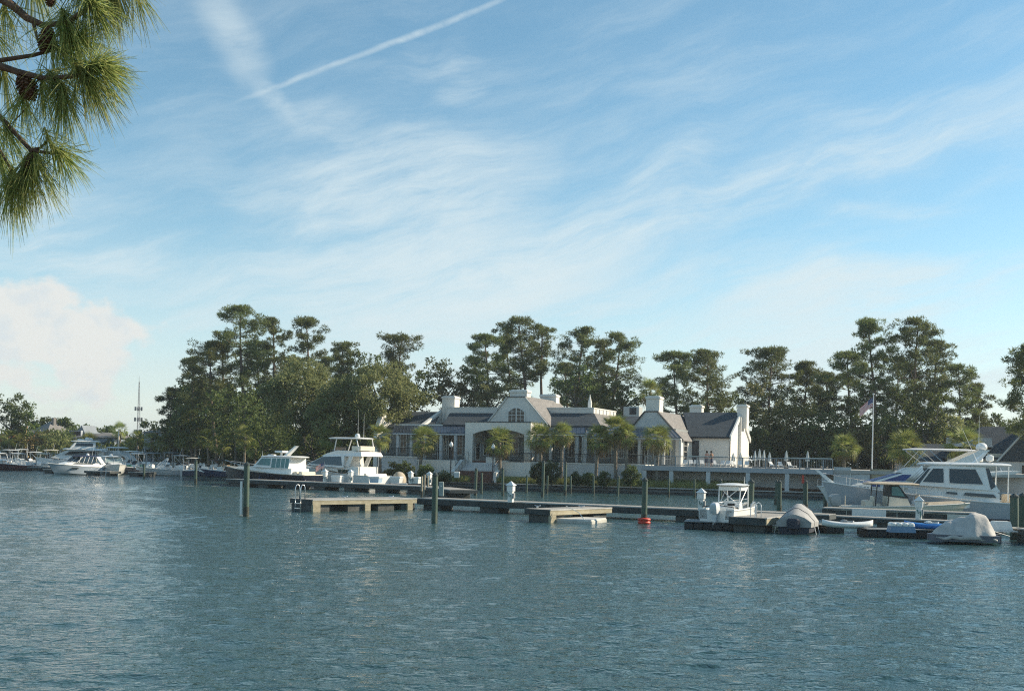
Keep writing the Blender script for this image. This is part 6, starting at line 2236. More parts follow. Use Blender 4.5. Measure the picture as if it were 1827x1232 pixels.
# ---------------------------------------------------------------- white centre console on the drive-on float (stern towards us)
cf = gp(1298, 935, .4)
hd = math.atan2(.80, .60)
o = boat('centre_console_boat', (cf.x + 1.15, cf.y + 4.2), R(58), 'white centre console boat with tall white top on the black float', 'boat', 'small boats on the right')
o.location.z = .30
o.scale = (.92, .92, .86)
L, B = 5.6, 2.35
sh = hull(o, L, B, .85, 1.15, M_WHITE, .8, .25, .45, M_WHITE, True, M_TRIM)
MB().rings([[(-.5, -.5, .4), (.7, -.42, .4), (.7, .42, .4), (-.5, .5, .4)], [(-.4, -.45, 1.35), (.35, -.38, 1.25), (.35, .38, 1.25), (-.4, .45, 1.35)]]).build('console', M_WHITE, o)
MB().box((-.46, -.22, .9), (-.44 + .0, .22, 1.2)).build('instrument_panel', M_BLACK, o)
for s in (-1, 1):
    for x in (-.9, .75):
        MB().tube([(x, s * .62, .45), (x * .75, s * .66, 2.32)], .04, 8).build('top_leg', M_ALU, o)
    MB().tube([(-.88, s * .62, 1.0), (.6, s * .64, 2.3)], .028, 6).build('brace', M_ALU, o)
MB().tube([(-.86, -.62, 1.05), (-.70, .66, 2.25)], .028, 6).build('brace', M_ALU, o)
MB().tube([(-.86, .62, 1.05), (-.70, -.66, 2.25)], .028, 6).build('brace', M_ALU, o)
MB().box((-.85, -.62, 1.0), (-.80, .62, 1.06)).build('crossbar', M_ALU, o)
slab(o, -1.2, .9, .85, .78, 2.32, .10, M_WHITE)
MB().bbox((-.9, -.62, 2.02), (.6, .62, 2.31), .04).build('electronics_box', M_WHITE, o)
antenna(o, -.2, -.7, 2.4, .5)
MB().bbox((-1.35, -.5, .4), (-.95, .5, 1.05), .06).build('leaning_post', M_WHITE, o)
for s in (-1, 1):
    MB().rings([[(-2.8, s * .55, .3), (-2.8, s * 1.05, .3), (-2.3, s * 1.05, .3), (-2.3, s * .55, .3)], [(-2.8, s * .6, .95), (-2.8, s * 1.08, .95), (-2.3, s * 1.08, .95), (-2.3, s * .6, .95)]]).build('stern_seat', M_WHITE, o)
outboard(o, -3.0, 0, .65, mat('engine_white', (.6, .62, .63), .3, .05, 2.), .95)
MB().tube([(-2.2, -1.1, 1.0), (-2.5, 0, 1.15), (-2.2, 1.1, 1.0)], .03, 6).build('grab_rail', M_BLACK, o)
bow_rail(o, sh, .55, .3)

# ---------------------------------------------------------------- covered skiff and covered watercraft
cg = gp(1438, 951)
o = boat('covered_skiff', (cg.x, cg.y + 1.2), R(66), 'small boat under a grey canvas cover beside the timber dock', 'boat', 'covered small craft')
o.scale = (.9, .9, .92)
hull(o, 4.2, 2.0, .55, .75, M_CANVD, .6, .25, .05, M_CANVD, True, M_CANVD)
rs = []
for i in range(11):
    t = i / 10
    x = -2.15 + 4.2 * t
    k = max(0, (t - .42) / .58)
    b = 1.04 * max(.06, (1 - k ** 2.3)) * (.92 + .1 * min(1, t / .4))
    zr_ = .75 + .85 * math.sin(PI * (.12 + t * .80)) + .04 * math.sin(i * 2.1)
    rs.append([(x, -b, .38), (x, -b * 1.02, .66), (x, -b * .62, .66 + (zr_ - .66) * .62), (x, -b * .12, zr_), (x, b * .12, zr_), (x, b * .62, .66 + (zr_ - .66) * .58), (x, b * 1.02, .66), (x, b, .38)])
MB().rings(rs).build('cover', M_CANVG, o, 'auto')
for i in (2, 5, 8):
    MB().tube([Vector(p) * 1.0 + Vector((0, 0, .012)) for p in rs[i]], .02, 5).build('strap', M_CANVD, o)
for x in (-1.6, -.4, .8):
    for s in (-1, 1):
        MB().tube([(x, s * 1.05, .45), (x, s * 1.25, -.3)], .025, 5).build('cradle_post', M_ALU, o)
MB().bbox((-2.5, -.35, .3), (-2.1, .35, .85), .08).build('covered_engine', M_CANVD, o)

ch = gp(1736, 972)
o = boat('covered_watercraft', (ch.x, ch.y + 1.1), R(172), 'personal watercraft under a wrinkled pale grey cover at the right', 'boat', 'covered small craft')
rs = []
rr = random.Random(6)
hts = [.40, .62, .80, .92, 1.02, 1.18, 1.26, 1.24, 1.20, 1.12, .86, .45]
for i, hh in enumerate(hts):
    t = i / (len(hts) - 1)
    x = -1.35 + 2.7 * t
    b = .80 * (math.sin(PI * (.14 + .74 * t)) ** .5)
    ring = []
    for j, (yy, zz) in enumerate(((-1.10, -.10), (-1.10, .30), (-.95, .55), (-.62, .88), (-.28, 1.0), (.28, 1.0), (.62, .88), (.95, .55), (1.10, .30), (1.10, -.10))):
        ring.append((x + rr.uniform(-.04, .04), yy * b * rr.uniform(.96, 1.05), .28 + zz * hh * rr.uniform(.95, 1.05)))
    rs.append(ring)
rs = []
for i in range(31):
    t = i / 30
    x = -1.35 + 2.7 * t
    hh = float(np.interp(t, [0, .12, .25, .36, .5, .62, .75, .88, 1], [.42, 1.0, 1.22, 1.24, 1.02, .92, .82, .66, .30]))
    b = .84 * (math.sin(PI * (.16 + .72 * t)) ** .45)
    ring = []
    for j in range(17):
        a = (j / 16 - .5) * 2
        s_ = abs(a)
        yy = math.copysign(min(1.0, .30 * s_ / .35 if s_ < .35 else .30 + .70 * ((s_ - .35) / .55)), a)
        zz = 1 - .06 * s_ / .35 if s_ < .35 else .94 - .94 * ((s_ - .35) / .65) ** .9
        fold = (.5 + .5 * math.sin(x * 9.5 + 2.2 * math.sin(x * 3.1))) * .11 * max(0, s_ - .3)
        fold2 = .05 * math.sin(x * 5 + a * 7) * (1 - s_)
        ring.append((x, yy * (b + fold), .22 + .02 * math.sin(x * 11) + zz * hh + fold2 - .03 * math.sin(x * 8) * s_))
    rs.append(ring)
c_ = MB().rings(rs).build('cover', mat('pale_canvas', (.47, .455, .43), .85, .12, 2.5, .5, bscale=4), o, True)
MB().rings([[(x, -.78 * f, .12), (x, .78 * f, .12), (x, .80 * f, .42), (x, -.80 * f, .42)] for x, f in ((-1.5, .7), (-1.0, 1), (.6, 1), (1.3, .7), (1.6, .25))]).build('hull', mat('hull_dark_grey', (.11, .12, .15), .4, .1, 2.), o, 'auto')  # watercraft hull in one dark bluish grey
MB().tube([(-1.1, -.7, .55), (0, -.78, .48), (1.1, -.6, .55)], .018, 5).build('tie_cord', M_TRIM, o)
MB().tube([(-1.4, -.3, .6), (-2.3, -.8, .35)], .015, 5).build('mooring_line', M_TRIM, o)

# ---------------------------------------------------------------- marina boats on the left
GMB = 'boats of the left marina'
def wl(px, y):
    return gp(px, y)


a_ = R(232)
express(wl(136, 846), R(243), 9.4, 3.3, mat('steel_grey_hull', (.30, .36, .42), .25, .05, 1., coat=.4), 'grey-hulled express cruiser with navy canvas top at the end of the marina dock', GMB, tm=M_CANVN, wm=M_GLASS)
express(wl(202, 846), R(300), 9.4, 3.3, M_WHITE, 'white express cruiser with a row of pale windows beside the swim ladder', GMB, wm=mat('pale_glass', (.25, .33, .33), .1, .1, 2.), side_panes=4)
# bigger flybridge boat behind
o = boat('motor_yacht', wl(135, 839), R(205), 'tall white flybridge boat behind the grey express cruiser', 'boat', GMB)
sh = hull(o, 12, 4, 1.2, 2.0, M_WHITE)
hw = cabin(o, [(-4, 1.3), (3.8, 2.0), (2.6, 2.6), (1.2, 3.3), (-4, 3.3)], 1.7, 1.5, M_WHITE, 'saloon', .4)
sidewin(o, [(-3, 2.4), (1.8, 2.5), (1.0, 3.1), (-3, 3.1)], hw, M_GLASS, .02)
slab(o, -4.8, 2.0, 1.8, 1.5, 3.3, .2, M_WHITE, 'flybridge_deck')
hw = cabin(o, [(-2.8, 3.5), (1.0, 3.5), (.2, 4.5), (-2.8, 4.6)], 1.4, 1.2, M_WHITE, 'flybridge')
sidewin(o, [(-2.4, 3.9), (.3, 3.9), (0, 4.4), (-2.4, 4.4)], hw, M_GLASS, .02)
slab(o, -3.6, .8, 1.5, 1.3, 4.6, .15, M_WHITE)
dome(o, -1.6, .3, 4.8, .35)
dome(o, -2.2, -.4, 4.8, .3)
MB().bbox((-1.2, -.5, 4.8), (-.2, .5, 5.05), .05).build('radar_array', M_WHITE, o)
o = boat('motor_yacht', wl(188, 839), R(335), 'white flybridge boat with rails behind the white express cruiser', 'boat', GMB)
sh = hull(o, 10, 3.6, 1.1, 1.8, M_WHITE)
hw = cabin(o, [(-3.5, 1.2), (3, 1.8), (1.6, 2.9), (-3.5, 2.9)], 1.5, 1.35, M_WHITE, 'saloon', .4)
sidewin(o, [(-3, 2.0), (1.3, 2.1), (.9, 2.7), (-3, 2.7)], hw, M_GLASS, .02)
slab(o, -3.8, 1.6, 1.5, 1.3, 2.9, .3, M_WHITE, 'flybridge_deck')
for s in (-1, 1):
    MB().tube([(-3.4, s * 1.3, 3.75), (1.0, s * 1.2, 3.75)], .04, 6).build('fly_rail', M_STEEL, o)
    for x in (-3.4, -2, -.5, 1):
        MB().tube([(x, s * 1.28, 3.2), (x, s * 1.28, 3.75)], .03, 5).build('stanchion', M_STEEL, o)
o = boat('motor_yacht', wl(220, 840), R(340), 'white boat with dark-fronted hardtop right of the sailing mast', 'boat', GMB)
sh = hull(o, 8.5, 3.2, 1.0, 1.6, M_WHITE)
hw = cabin(o, [(-3, 1.1), (2.4, 1.6), (1.2, 2.6), (-3, 2.6)], 1.35, 1.2, M_WHITE, 'cabin', .4)
sidewin(o, [(-2.4, 1.8), (1.2, 1.9), (.8, 2.4), (-2.4, 2.4)], hw, M_GLASS, .02)
cabin(o, [(-2.6, 2.6), (.5, 2.6), (.0, 3.3), (-2.6, 3.3)], 1.1, 1.0, M_WHITE, 'flybridge')
slab(o, -2.8, .4, 1.25, 1.1, 3.7, .14, M_WHITE)
for s in (-1, 1):
    MB().tube([(-2.4, s * 1.0, 3.3), (-2.4, s * 1.1, 3.72)], .08, 6).build('top_leg', M_WHITE, o)
# sailing yacht: only mast, boom and low hull show
o = boat('sailing_yacht', wl(204, 838), R(20), 'sailing yacht whose pale mast rises above the marina', 'boat', GMB)
sh = hull(o, 9, 2.9, .9, 1.2, M_WHITE)
mz = at(202, 765, o.location.y).z
MB().tube([(.6, 0, 1), (.6, 0, mz)], [.16, .12], 8).build('mast', mat('mast_paint', (.62, .56, .46), .5, .06, 2.), o)
MB().tube([(.6, 0, 2.2), (-3.2, 0, 2.3)], .14, 8).build('boom', M_WHITE, o)
cabin(o, [(-2.5, .9), (2.6, 1.1), (2.0, 1.6), (-2.5, 1.6)], .95, .8, M_WHITE, 'coachroof', .4)
for s in (-1, 1):
    MB().tube([(.4, s * 1.3, 1.0), (.6, 0, mz)], .012, 4).build('shroud', M_STEEL, o)
# small craft
console_boat(wl(26, 838.5), R(215), 6.4, 2.4, M_REDH, 'maroon-hulled boat with white top left in the marina', GMB, zt=2.5, engines=1)
console_boat(wl(46, 837.5), R(70), 6.0, 2.3, M_CANVD, 'dark-hulled boat with two pale outboards towards us', GMB, top=False)
console_boat(wl(72, 837.5), R(190), 7.6, 2.6, mat('plum_hull', (.09, .08, .12), .3, .1, 1.), 'long dark boat under a cream top left of the grey cruiser', GMB, tm=M_CREAM, zt=2.5)
console_boat(wl(56, 835), R(200), 7.0, 2.5, M_WHITE, 'white boat with pale top half hidden behind the dark one', GMB, zt=2.7)
console_boat(wl(95, 838.5), R(240), 6.2, 2.4, M_WHITE, 'white boat with dark green top next to the grey cruiser', GMB, tm=mat('green_canvas', (.05, .09, .085), .8, .1, 2.), zt=2.55)
express(wl(0, 837), R(300), 8.0, 2.8, M_WHITE, 'white cruiser cut by the left frame edge', GMB, arch=False)
console_boat(wl(240, 845.5), R(250), 6.4, 2.4, M_CANVD, 'black boat with pale top beside the small piling', GMB, zt=2.9, seatm=mat('teal_seat', (.05, .22, .18), .7, .1, 2.))
console_boat(wl(231, 841), R(250), 6.6, 2.4, M_WHITE, 'white boat with wide pale top behind the black one', GMB, zt=3.2)
console_boat(wl(285, 847.5), R(205), 6.4, 2.4, mat('silver_hull', (.45, .46, .46), .3, .06, 1.), 'silver wake boat with curved tower', GMB, top=False, arch=True, engines=0, zt=2.5, fb=1.2)
console_boat(wl(318, 847), R(165), 6.8, 2.5, M_WHITE, 'white boat with a long grey top right of the wake tower', GMB, tm=mat('grey_top', (.35, .38, .40), .6, .06, 2.), zt=2.75, engines=1, em=M_BLACK)
console_boat(wl(366, 849), R(10), 6.0, 2.3, M_BLUEH, 'blue-hulled runabout behind the thick pile near the palms', GMB, top=False, engines=1, em=M_WHITE)
console_boat(wl(392, 850.5), R(185), 5.6, 2.3, M_BLUEH, 'blue-hulled runabout touching the bow of the dark cruiser', GMB, top=False, engines=1)
console_boat(wl(332, 846.5), R(100), 5.6, 2.2, M_CANVD, 'dark small boat with a white outboard between tower boat and pile', GMB, top=False, engines=1, seatm=M_CANVN)
# second row, mostly white tops crowding behind
for px, y, rz, L, B, zt, hm, tm, lb in (
        (14, 836, 240, 7.0, 2.6, 3.0, M_WHITE, M_WHITE, 'white boat with a tall top second from the left frame edge'),
        (40, 835, 300, 7.0, 2.6, 3.1, M_WHITE, M_WHITE, 'white boat with tall top behind the twin outboards'),
        (84, 835, 215, 7.5, 2.7, 3.1, M_WHITE, M_CREAM, 'white boat with long cream top behind the dark green one'),
        (112, 836, 230, 7.0, 2.6, 3.0, M_WHITE, M_CANVD, 'white boat with a dark top just left of the grey cruiser'),
        (165, 840, 250, 7.4, 2.7, 3.2, M_WHITE, M_WHITE, 'white boat squeezed between the two express cruisers'),
        (248, 840, 290, 7.0, 2.6, 3.1, M_WHITE, M_WHITE, 'white boat with pale top right behind the black one'),
        (268, 842, 240, 7.0, 2.6, 3.0, M_WHITE, mat('grey_top', (.35, .38, .40), .6, .06, 2.), 'white boat with grey top left of the wake tower'),
        (302, 843, 250, 7.4, 2.7, 3.1, M_WHITE, mat('grey_top', (.35, .38, .40), .6, .06, 2.), 'white boat with grey top behind the wake tower'),
        (342, 846, 260, 6.6, 2.5, 2.4, M_WHITE, M_WHITE, 'white boat with low top behind the palm-shaded pile'),
        (380, 848, 200, 6.6, 2.5, 2.2, M_WHITE, M_CANVD, 'white boat with dark low top behind the blue runabouts')):
    console_boat(wl(px, y), R(rz), L, B, hm, lb, GMB, tm=tm, zt=zt, fs=1.0, fb=1.5)
# marina docks
dock(gp(76, 836.0, .6), gp(108, 837.0, .6), 2.0, 'dark dock end left of the grey express cruiser', top=.6)
dock(gp(150, 839, .6), gp(196, 840.5, .6), 2.0, 'dark dock between the two express cruisers', top=.6)
q_ = gp(186, 847.5, .2)
ladder(q_ + Vector((0, -.2, .2)), 0, 'white swim ladder on the marina dock between the express cruisers', 1.0, .6, M_WHITE)
dock(gp(228, 841, .6), gp(262, 842, .6), 2.0, 'dark dock behind the small marina piling', top=.6)
dock(gp(-40, 836.5, .6) + Vector((-6, 26, 0)), gp(420, 848, .6) + Vector((0, 26, 0)), 2.0, 'long low marina walkway behind the moored boats', top=.6)

# ================================================================ distant houses on the left shore
def house(px, ybase, Y, rz, wid, dep, ht, rh, wm, rm, label, hip=True, wins=((.2, .4), (.6, .8)), name='house', storeys=1, fz=None):
    p = at(px, ybase, Y)
    gz = land_z(p.x, p.y) if fz is None else fz
    o = empty(name, (p.x, p.y, gz), rz)
    tag(o, label, 'house', 'houses on the left shore')
    MB().box((-wid / 2, 0, -.5), (wid / 2, dep, ht)).build('wall', wm, o)
    e = .5
    if hip:
        k = min(wid, dep) / 2
        MB().rings([[(-wid / 2 - e, -e, ht), (wid / 2 + e, -e, ht), (wid / 2 + e, dep + e, ht), (-wid / 2 - e, dep + e, ht)],
                    [(-wid / 2 + k, dep / 2 - .1, ht + rh), (wid / 2 - k + .01, dep / 2 - .1, ht + rh), (wid / 2 - k + .01, dep / 2 + .1, ht + rh), (-wid / 2 + k, dep / 2 + .1, ht + rh)]]).build('roof', rm, o)
    else:
        MB().ext([(-wid / 2 - e, ht - .1), (wid / 2 + e, ht - .1), (0, ht + rh)], 1, -e, dep + e).build('roof', rm, o)
    for s in range(storeys):
        z0 = .9 + s * 2.9
        for a, b in wins:
            u0, u1 = -wid / 2 + wid * a, -wid / 2 + wid * b
            w = MB().box((u0, -.06, z0), (u1, -.003, z0 + 1.6)).build('window', M_TRIM, o)
            for k in range(2):
                wd = (u1 - u0) / 2
                MB().box((u0 + k * wd + .06, -.08, z0 + .08), (u0 + (k + 1) * wd - .06, -.062, z0 + 1.52)).build('pane', M_WIN, w)
            # right-hand wall, towards the sun
            v0, v1 = dep * a, dep * b
            w = MB().box((wid / 2 + .003, v0, z0), (wid / 2 + .06, v1, z0 + 1.6)).build('window', M_TRIM, o)
            MB().box((wid / 2 + .062, v0 + .08, z0 + .08), (wid / 2 + .08, v1 - .08, z0 + 1.52)).build('pane', M_WIN, w)
    return o


M_YEL = mat('yellow_stucco', (.62, .47, .24), .85, .08, 1., .1)
M_PNK = mat('pink_stucco', (.55, .34, .29), .85, .08, 1., .1)
M_GRY = mat('grey_siding', (.36, .39, .42), .8, .06, 1., .1)
M_BLG = mat('blue_siding', (.24, .29, .37), .8, .06, 1., .1)
M_TILE = mat('orange_tile', (.36, .15, .07), .85, .2, 2., .3)
M_GRF = mat('grey_roof', (.20, .19, .18), .85, .12, 1., .2)
o = house(12, 815, 204, R(-12), 7, 7, 4.0, .9, M_YEL, M_TILE, 'yellow house with tiled eaves at the left frame edge', True, ((.15, .3), (.42, .58), (.7, .85)))
for x in (-2.5, -.5, 1.5, 3.5):
    MB().bbox((x, -1.6, -.3), (x + .4, -1.2, 3.2), .03).build('column', M_YEL, o)
MB().box((-3.5, -1.9, 3.2), (4.6, -.02, 3.6)).build('porch_roof', M_TILE, o)
MB().bbox((-2.4, -2.2, .0), (-.3, -1.62, 1.6), .05).build('garden_wall', M_YEL, o)
# the free-standing chimney stack beside it
p = at(42, 815, 202)
o = empty('chimney_stack', (p.x, p.y, land_z(p.x, p.y)), R(-12))
ct = at(42, 763, 202).z - land_z(p.x, p.y)
MB().rings([[(-.6, -.5, 0), (.6, -.5, 0), (.6, .5, 0), (-.6, .5, 0)], [(-.6, -.5, ct * .42), (.6, -.5, ct * .42), (.6, .5, ct * .42), (-.6, .5, ct * .42)],
            [(-.32, -.35, ct * .50), (.32, -.35, ct * .50), (.32, .35, ct * .50), (-.32, .35, ct * .50)], [(-.32, -.35, ct), (.32, -.35, ct), (.32, .35, ct), (-.32, .35, ct)]]).build('stack', M_YEL, o)
MB().bbox((-.42, -.45, ct), (.42, .45, ct + .35), .05).build('cap', M_TILE, o)
tag(o, 'tall yellow chimney stack between the trees on the left', 'chimney')
o = house(64, 806, 225, R(-32), 7, 7, 4.4, 2.9, M_PNK, M_GRF, 'pink house with a grey hipped roof above the marina', True, ((.2, .35), (.55, .7)), storeys=2)
MB().bbox((.6, 3.0, 5.6), (1.3, 3.7, 8.0), .05).build('chimney', M_GRF, o)
MB().bbox((3.5, 1, 0), (6.0, 6, 3.0), .03).build('annex', M_PNK, o)
MB().bbox((3.45, .8, 3.0), (6.3, 6.2, 3.4), .05).build('annex_roof', M_TILE, o)
o = house(128, 808, 228, R(-20), 9, 8, 3.8, 2.2, M_GRY, mat('blue_grey_roof', (.19, .22, .24), .8, .1, 1.), 'grey house with dark dormer right of the pink house', True, ((.2, .35), (.55, .8)))
MB().box((-3.2, .3, 4.3), (2.0, 2.8, 5.5)).build('dormer', M_GRY, o)
MB().box((-3.0, .26, 4.5), (1.8, .297, 5.3)).build('dormer_window', M_WIN, o)
MB().ext([(-1.2, 3.0), (3.5, 3.0), (1.5, 6.6)], 1, 1.0, 5).build('gable', mat('pale_grey_gable', (.20, .23, .26), .8, .06, 1.), o)
house(170, 816, 205, R(-15), 8, 7, 4.2, 1.0, M_BLG, M_GRF, 'blue-grey house behind the white express cruiser', True, ((.15, .4), (.55, .85)))
house(207, 800, 250, R(-10), 5, 5, 3.2, 2.2, M_TAN, mat('rust_roof', (.20, .12, .09), .85, .15, 1.), 'small pavilion with a rusty pyramid roof beside the sailing mast', True, ((.3, .7),))
o = house(275, 812, 192, R(-10), 4, 5, 5.4, .8, M_GRY, M_GRF, 'narrow tall grey villa behind the palmettos', True, ((.3, .7),), storeys=2)
MB().box((-4, -2, 1.8), (-2.02, 4, 2.1)).build('balcony', M_GRY, o)
for k in range(6):
    MB().box((-4 + k * .38, -2, 2.1), (-3.94 + k * .38, -1.94, 3.0)).build('baluster', M_GRY, o)

# ================================================================ radio mast
p = at(246, 790, 520)
o = empty('radio_mast', (p.x, p.y, 2.0))
mh = at(248, 681, 520).z - 2.0
mst = mat('mast_steel', (.16, .17, .18), .6, .1, 3.)


def leg(k, z):
    r = 1.15 * (1 - .82 * z / mh)
    return (r * math.cos(k * 2.094 + .4), r * math.sin(k * 2.094 + .4), z)


for k in range(3):
    MB().tube([leg(k, 0), leg(k, mh)], [.16, .09], 5).build('leg', mst, o)
mb = MB()
n = 22
for i in range(n):
    z0, z1 = mh * i / n, mh * (i + 1) / n
    for k in range(3):
        mb.tube([leg(k, z0), leg((k + 1) % 3, z1)], .055, 4, False)
        mb.tube([leg(k, z1), leg((k + 1) % 3, z1)], .05, 4, False)
mb.build('lattice', mst, o, fix=False)['kind'] = 'stuff'
for z, r, nn in ((mh * .47, 1.7, 6), (mh * .62, 1.6, 6), (mh * .30, 1.5, 4)):
    for k in range(nn):
        a = k * 2 * PI / nn
        pn = MB()
        pn.box((r * math.cos(a) - .25, r * math.sin(a) - .25, z - .9), (r * math.cos(a) + .25, r * math.sin(a) + .25, z + .9))
        pn.tube([(0, 0, z), (r * math.cos(a), r * math.sin(a), z)], .08, 4)
        pn.build('antenna_panel', mst, o)
MB().tube([(0, 0, mh), (0, 0, mh + 3)], [.10, .04], 5).build('tip', mst, o)
tag(o, 'thin lattice radio mast far beyond the left wood', 'mast')

# ================================================================ foreground pine at the top left
pt_ = empty('foreground_pine', (-3.7, 3.9, 2.1))
tag(pt_, 'near pine whose long-needled branches with cones hang in at top left', 'tree')
OFF = Vector(pt_.location)


def lp(px, py, Y):
    return at(px, py, Y) - OFF


tr_pts = [(0, 0, -.4), (.05, 0, 2), (-.05, .05, 5), (.1, 0, 9), (0, 0, 13)]
MB().tube(tr_pts, [.27, .24, .2, .14, .04], 12).build('trunk', M_BARK, pt_, True)
rng = np.random.default_rng(21)
cs = np.array([(rng.normal() * 1.5, rng.normal() * 1.5 - .8, rng.uniform(8.2, 13)) for _ in range(70)])
V, T = tri_leaves(rng, cs, np.full(70, .7), 80, .35, .6, .7, .3, .12)
link('crown', np_mesh('crown', V, T), M_PINE, pt_)
M_TWIG = mat('twig_bark', (.10, .062, .042), .9, .4, 30., .6, col2=(.22, .15, .11))
Yb = 3.3
branches = [
    ([(-420, -330, 3.8), (-150, -90, 3.5), (-20, -14, Yb), (20, 8, Yb), (48, 32, Yb), (78, 46, Yb), (120, 40, Yb - .03), (165, 10, Yb - .05)], .017),
    ([(-420, 40, 3.8), (-100, 100, 3.4), (0, 108, Yb), (58, 99, Yb), (106, 86, Yb + .02), (140, 70, Yb + .03)], .010),
    ([(-420, 40, 3.8), (-120, 95, 3.4), (0, 118, Yb - .04), (30, 128, Yb - .04), (80, 140, Yb - .04), (135, 136, Yb - .05), (178, 119, Yb - .06)], .014),
    ([(-420, 150, 3.8), (-90, 150, 3.4), (-8, 200, Yb + .02), (18, 228, Yb), (55, 268, Yb), (85, 273, Yb), (112, 273, Yb)], .011),
    ([(55, 268, Yb), (72, 264, Yb), (88, 247, Yb + .01)], .006),
    ([(-300, 120, 3.6), (-60, 240, 3.4), (0, 268, Yb + .03), (18, 300, Yb + .03), (22, 330, Yb + .03)], .007),
    ([(55, 268, Yb), (58, 280, Yb), (50, 300, Yb)], .007),
    ([(-300, -300, 3.6), (-20, -120, 3.4), (120, -60, Yb), (205, -30, Yb), (240, -14, Yb)], .009),
    ([(60, 40, Yb), (66, 68, Yb), (76, 92, Yb)], .006),
    ([(80, 140, Yb - .04), (98, 160, Yb - .05), (106, 172, Yb - .05)], .006),
    ([(30, 128, Yb - .04), (50, 190, Yb), (20, 222, Yb + .02)], .004),
]
for pts, r in branches:
    P_ = [lp(*q) for q in pts]
    n = len(P_)
    MB().tube(P_, [r * .62 * (1.6 - 1.0 * i / (n - 1)) for i in range(n)], 8).build('branch', M_TWIG, pt_, True)


def tuft(px, py, Y, dx, dy, n, lpx, spread, seed, back=26, grav=.5, m=None):
    """spray of long needles round the end of a twig; direction and lengths in pixels at the distance Y"""
    rng = np.random.default_rng(seed)
    s = Y / F
    tip = np.array(lp(px, py, Y))
    d0 = np.array([dx, rng.uniform(-.25, .25), -dy], float)
    d0 /= np.linalg.norm(d0)
    base = tip - d0 * (rng.uniform(0, 1, (n, 1)) * back * s)
    dd = d0 + rng.normal(size=(n, 3)) * (spread + .08)
    dd /= np.linalg.norm(dd, axis=1)[:, None]
    L = lpx * s * rng.uniform(.65, 1.12, (n, 1))
    side = np.cross(dd, rng.normal(size=(n, 3)))
    side /= np.linalg.norm(side, axis=1)[:, None]
    w = .00105
    rows = []
    for k, t in enumerate((0, .35, .7, 1.0)):
        p = base + dd * L * t + np.array([0, 0, -1.0]) * (grav * L * t ** 2 * rng.uniform(.3, .9, (n, 1)))
        ww = w * (1.0, 1.0, .85, .25)[k]
        rows.append((p - side * ww, p + side * ww))
    V = np.stack([rows[0][0], rows[0][1], rows[1][0], rows[1][1], rows[2][0], rows[2][1], rows[3][0], rows[3][1]], 1).reshape(-1, 3)
    b = np.arange(n)[:, None] * 8
    T = np.concatenate([b + np.array([[0, 1, 3, 2]]), b + np.array([[2, 3, 5, 4]]), b + np.array([[4, 5, 7, 6]])])
    o = link('needle_tuft', np_mesh('needle_tuft', V, T), m or M_NEED, pt_)
    o['kind'] = 'stuff'


tufts = [(180, 118, Yb - .06, 1, -.05, 520, 78, .55), (150, 130, Yb - .05, .7, .7, 420, 95, .45), (140, 70, Yb + .03, .8, -.2, 330, 80, .6), (168, 10, Yb - .05, .6, .5, 330, 80, .55),
         (120, 40, Yb - .03, .3, .8, 300, 95, .5), (240, -16, Yb, .3, .9, 110, 75, .35), (200, -30, Yb, .2, 1, 260, 95, .4), (150, -30, Yb, .2, 1, 260, 100, .45), (112, 274, Yb, .8, .5, 260, 72, .6),
         (112, 172, Yb - .05, .15, 1, 200, 85, .4), (88, 250, Yb, .3, .9, 110, 80, .45), (62, 285, Yb, .25, 1, 260, 90, .42), (22, 318, Yb + .03, .1, 1, 240, 95, .32), (45, 302, Yb, .15, 1, 240, 85, .35),
         (75, 150, Yb - .02, .1, 1, 130, 85, .4), (40, 180, Yb, .0, 1, 120, 80, .5), (5, 130, Yb + .05, .2, 1, 100, 100, .5), (10, 20, Yb + .06, .1, 1, 90, 90, .5), (-10, 60, Yb + .05, .5, .6, 90, 80, .5),
         (60, -30, Yb + .04, .2, 1, 160, 100, .5), (105, 86, Yb + .02, .6, .5, 260, 80, .6), (0, 285, Yb + .05, .2, 1, 180, 110, .35), (15, 240, Yb, .3, .8, 130, 70, .5), (100, 145, Yb - .04, .5, .7, 220, 75, .55),
         (-10, 230, Yb + .05, .4, .7, 120, 90, .5)]
for i, t_ in enumerate(tufts):
    tuft(*t_[:5], int(t_[5] * .72), *t_[6:], seed=100 + i)


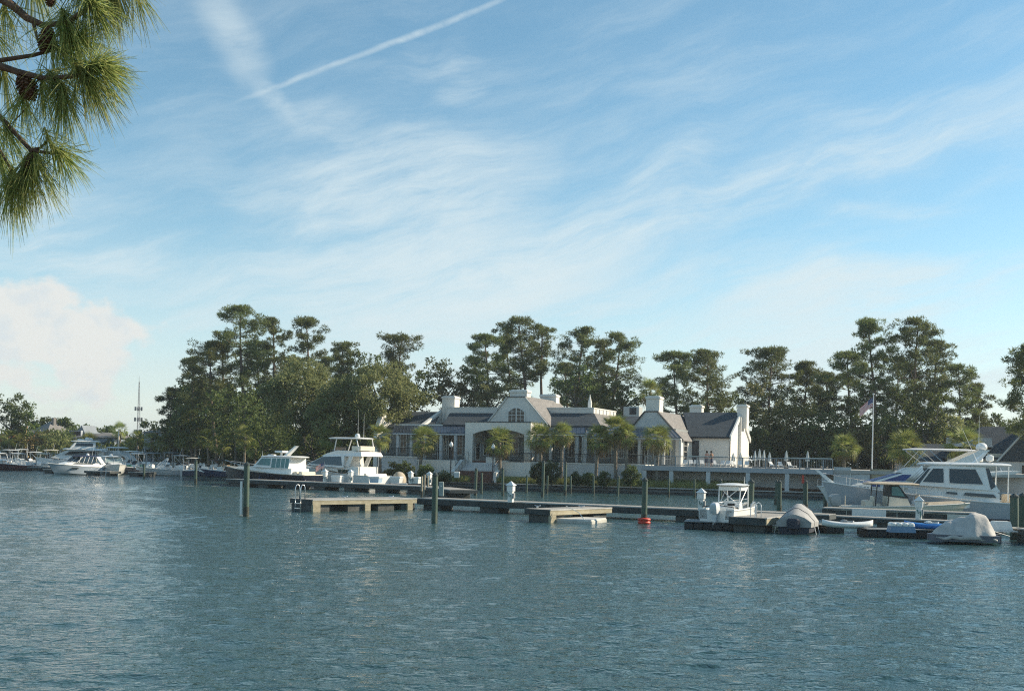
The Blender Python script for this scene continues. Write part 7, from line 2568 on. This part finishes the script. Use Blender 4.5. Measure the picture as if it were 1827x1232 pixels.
def cone(px, py, Y, lpx, wpx, ang, seed):
    rr = random.Random(seed)
    s = Y / F
    c = lp(px, py, Y)
    Lc, Wc = lpx * s, wpx * s / 2
    o = empty('pine_cone', c)
    o.rotation_euler = (rr.uniform(-.3, .3), ang, rr.uniform(0, 6))
    o.parent = pt_
    M_C = mat('cone_brown', (.085, .042, .024), .8, .3, 60., .3, col2=(.17, .095, .055))
    MB().lathe([(Wc * .25, Lc * .5), (Wc * .62, Lc * .2), (Wc * .62, -Lc * .2), (Wc * .25, -Lc * .5)], (0, 0, 0), 10).build('core', M_C, o, True)
    n = 84
    for i in range(n):
        f = (i + .5) / n
        z = Lc * (.5 - f)
        a = i * 2.39996
        r = Wc * (math.sin(PI * (.10 + .84 * f)) ** .7)
        d, t = Vector((math.cos(a), math.sin(a), 0)), Vector((-math.sin(a), math.cos(a), 0))
        k = Lc * .075
        b0 = d * r * .55 + Vector((0, 0, z + k))
        e = d * r * 1.04 + Vector((0, 0, z - k * .3))
        MB().rings([[b0 - t * k * .7, b0 + t * k * .7, b0 + t * k * .7 - Vector((0, 0, k * .5)), b0 - t * k * .7 - Vector((0, 0, k * .5))],
                    [e - t * k * .8, e + t * k * .8, e + t * k * .5 - Vector((0, 0, k * .7)), e - t * k * .5 - Vector((0, 0, k * .7))]]).build('scale', M_C, o)


cone(83, 72, Yb, 44, 30, .15, 1)
cone(48, 155, Yb - .03, 46, 36, -.35, 2)
cone(118, 66, Yb + .02, 34, 22, .1, 3)
cone(90, 2, Yb + .02, 20, 18, .2, 4)
cone(52, 292, Yb, 34, 14, -.2, 5)

# ================================================================ moist summer air
hzb = MB().box((-3600, -120, -2.8), (3600, 4200, 52)).build('haze', bpy.data.materials.new('haze_air'))
hm_ = hzb.data.materials[0]
hm_.use_nodes = True
hm_.node_tree.nodes.clear()
hv = hm_.node_tree.nodes.new('ShaderNodeVolumePrincipled')
hv.inputs['Color'].default_value = (0.76, 0.88, 0.97, 1)
hv.inputs['Density'].default_value = 0.00024
hv.inputs['Anisotropy'].default_value = 0.2
ho = hm_.node_tree.nodes.new('ShaderNodeOutputMaterial')
hm_.node_tree.links.new(hv.outputs[0], ho.inputs['Volume'])
tag(hzb, 'thin bright summer haze over the whole basin', 'haze', kind='stuff')
SC.cycles.volume_bounces = 0
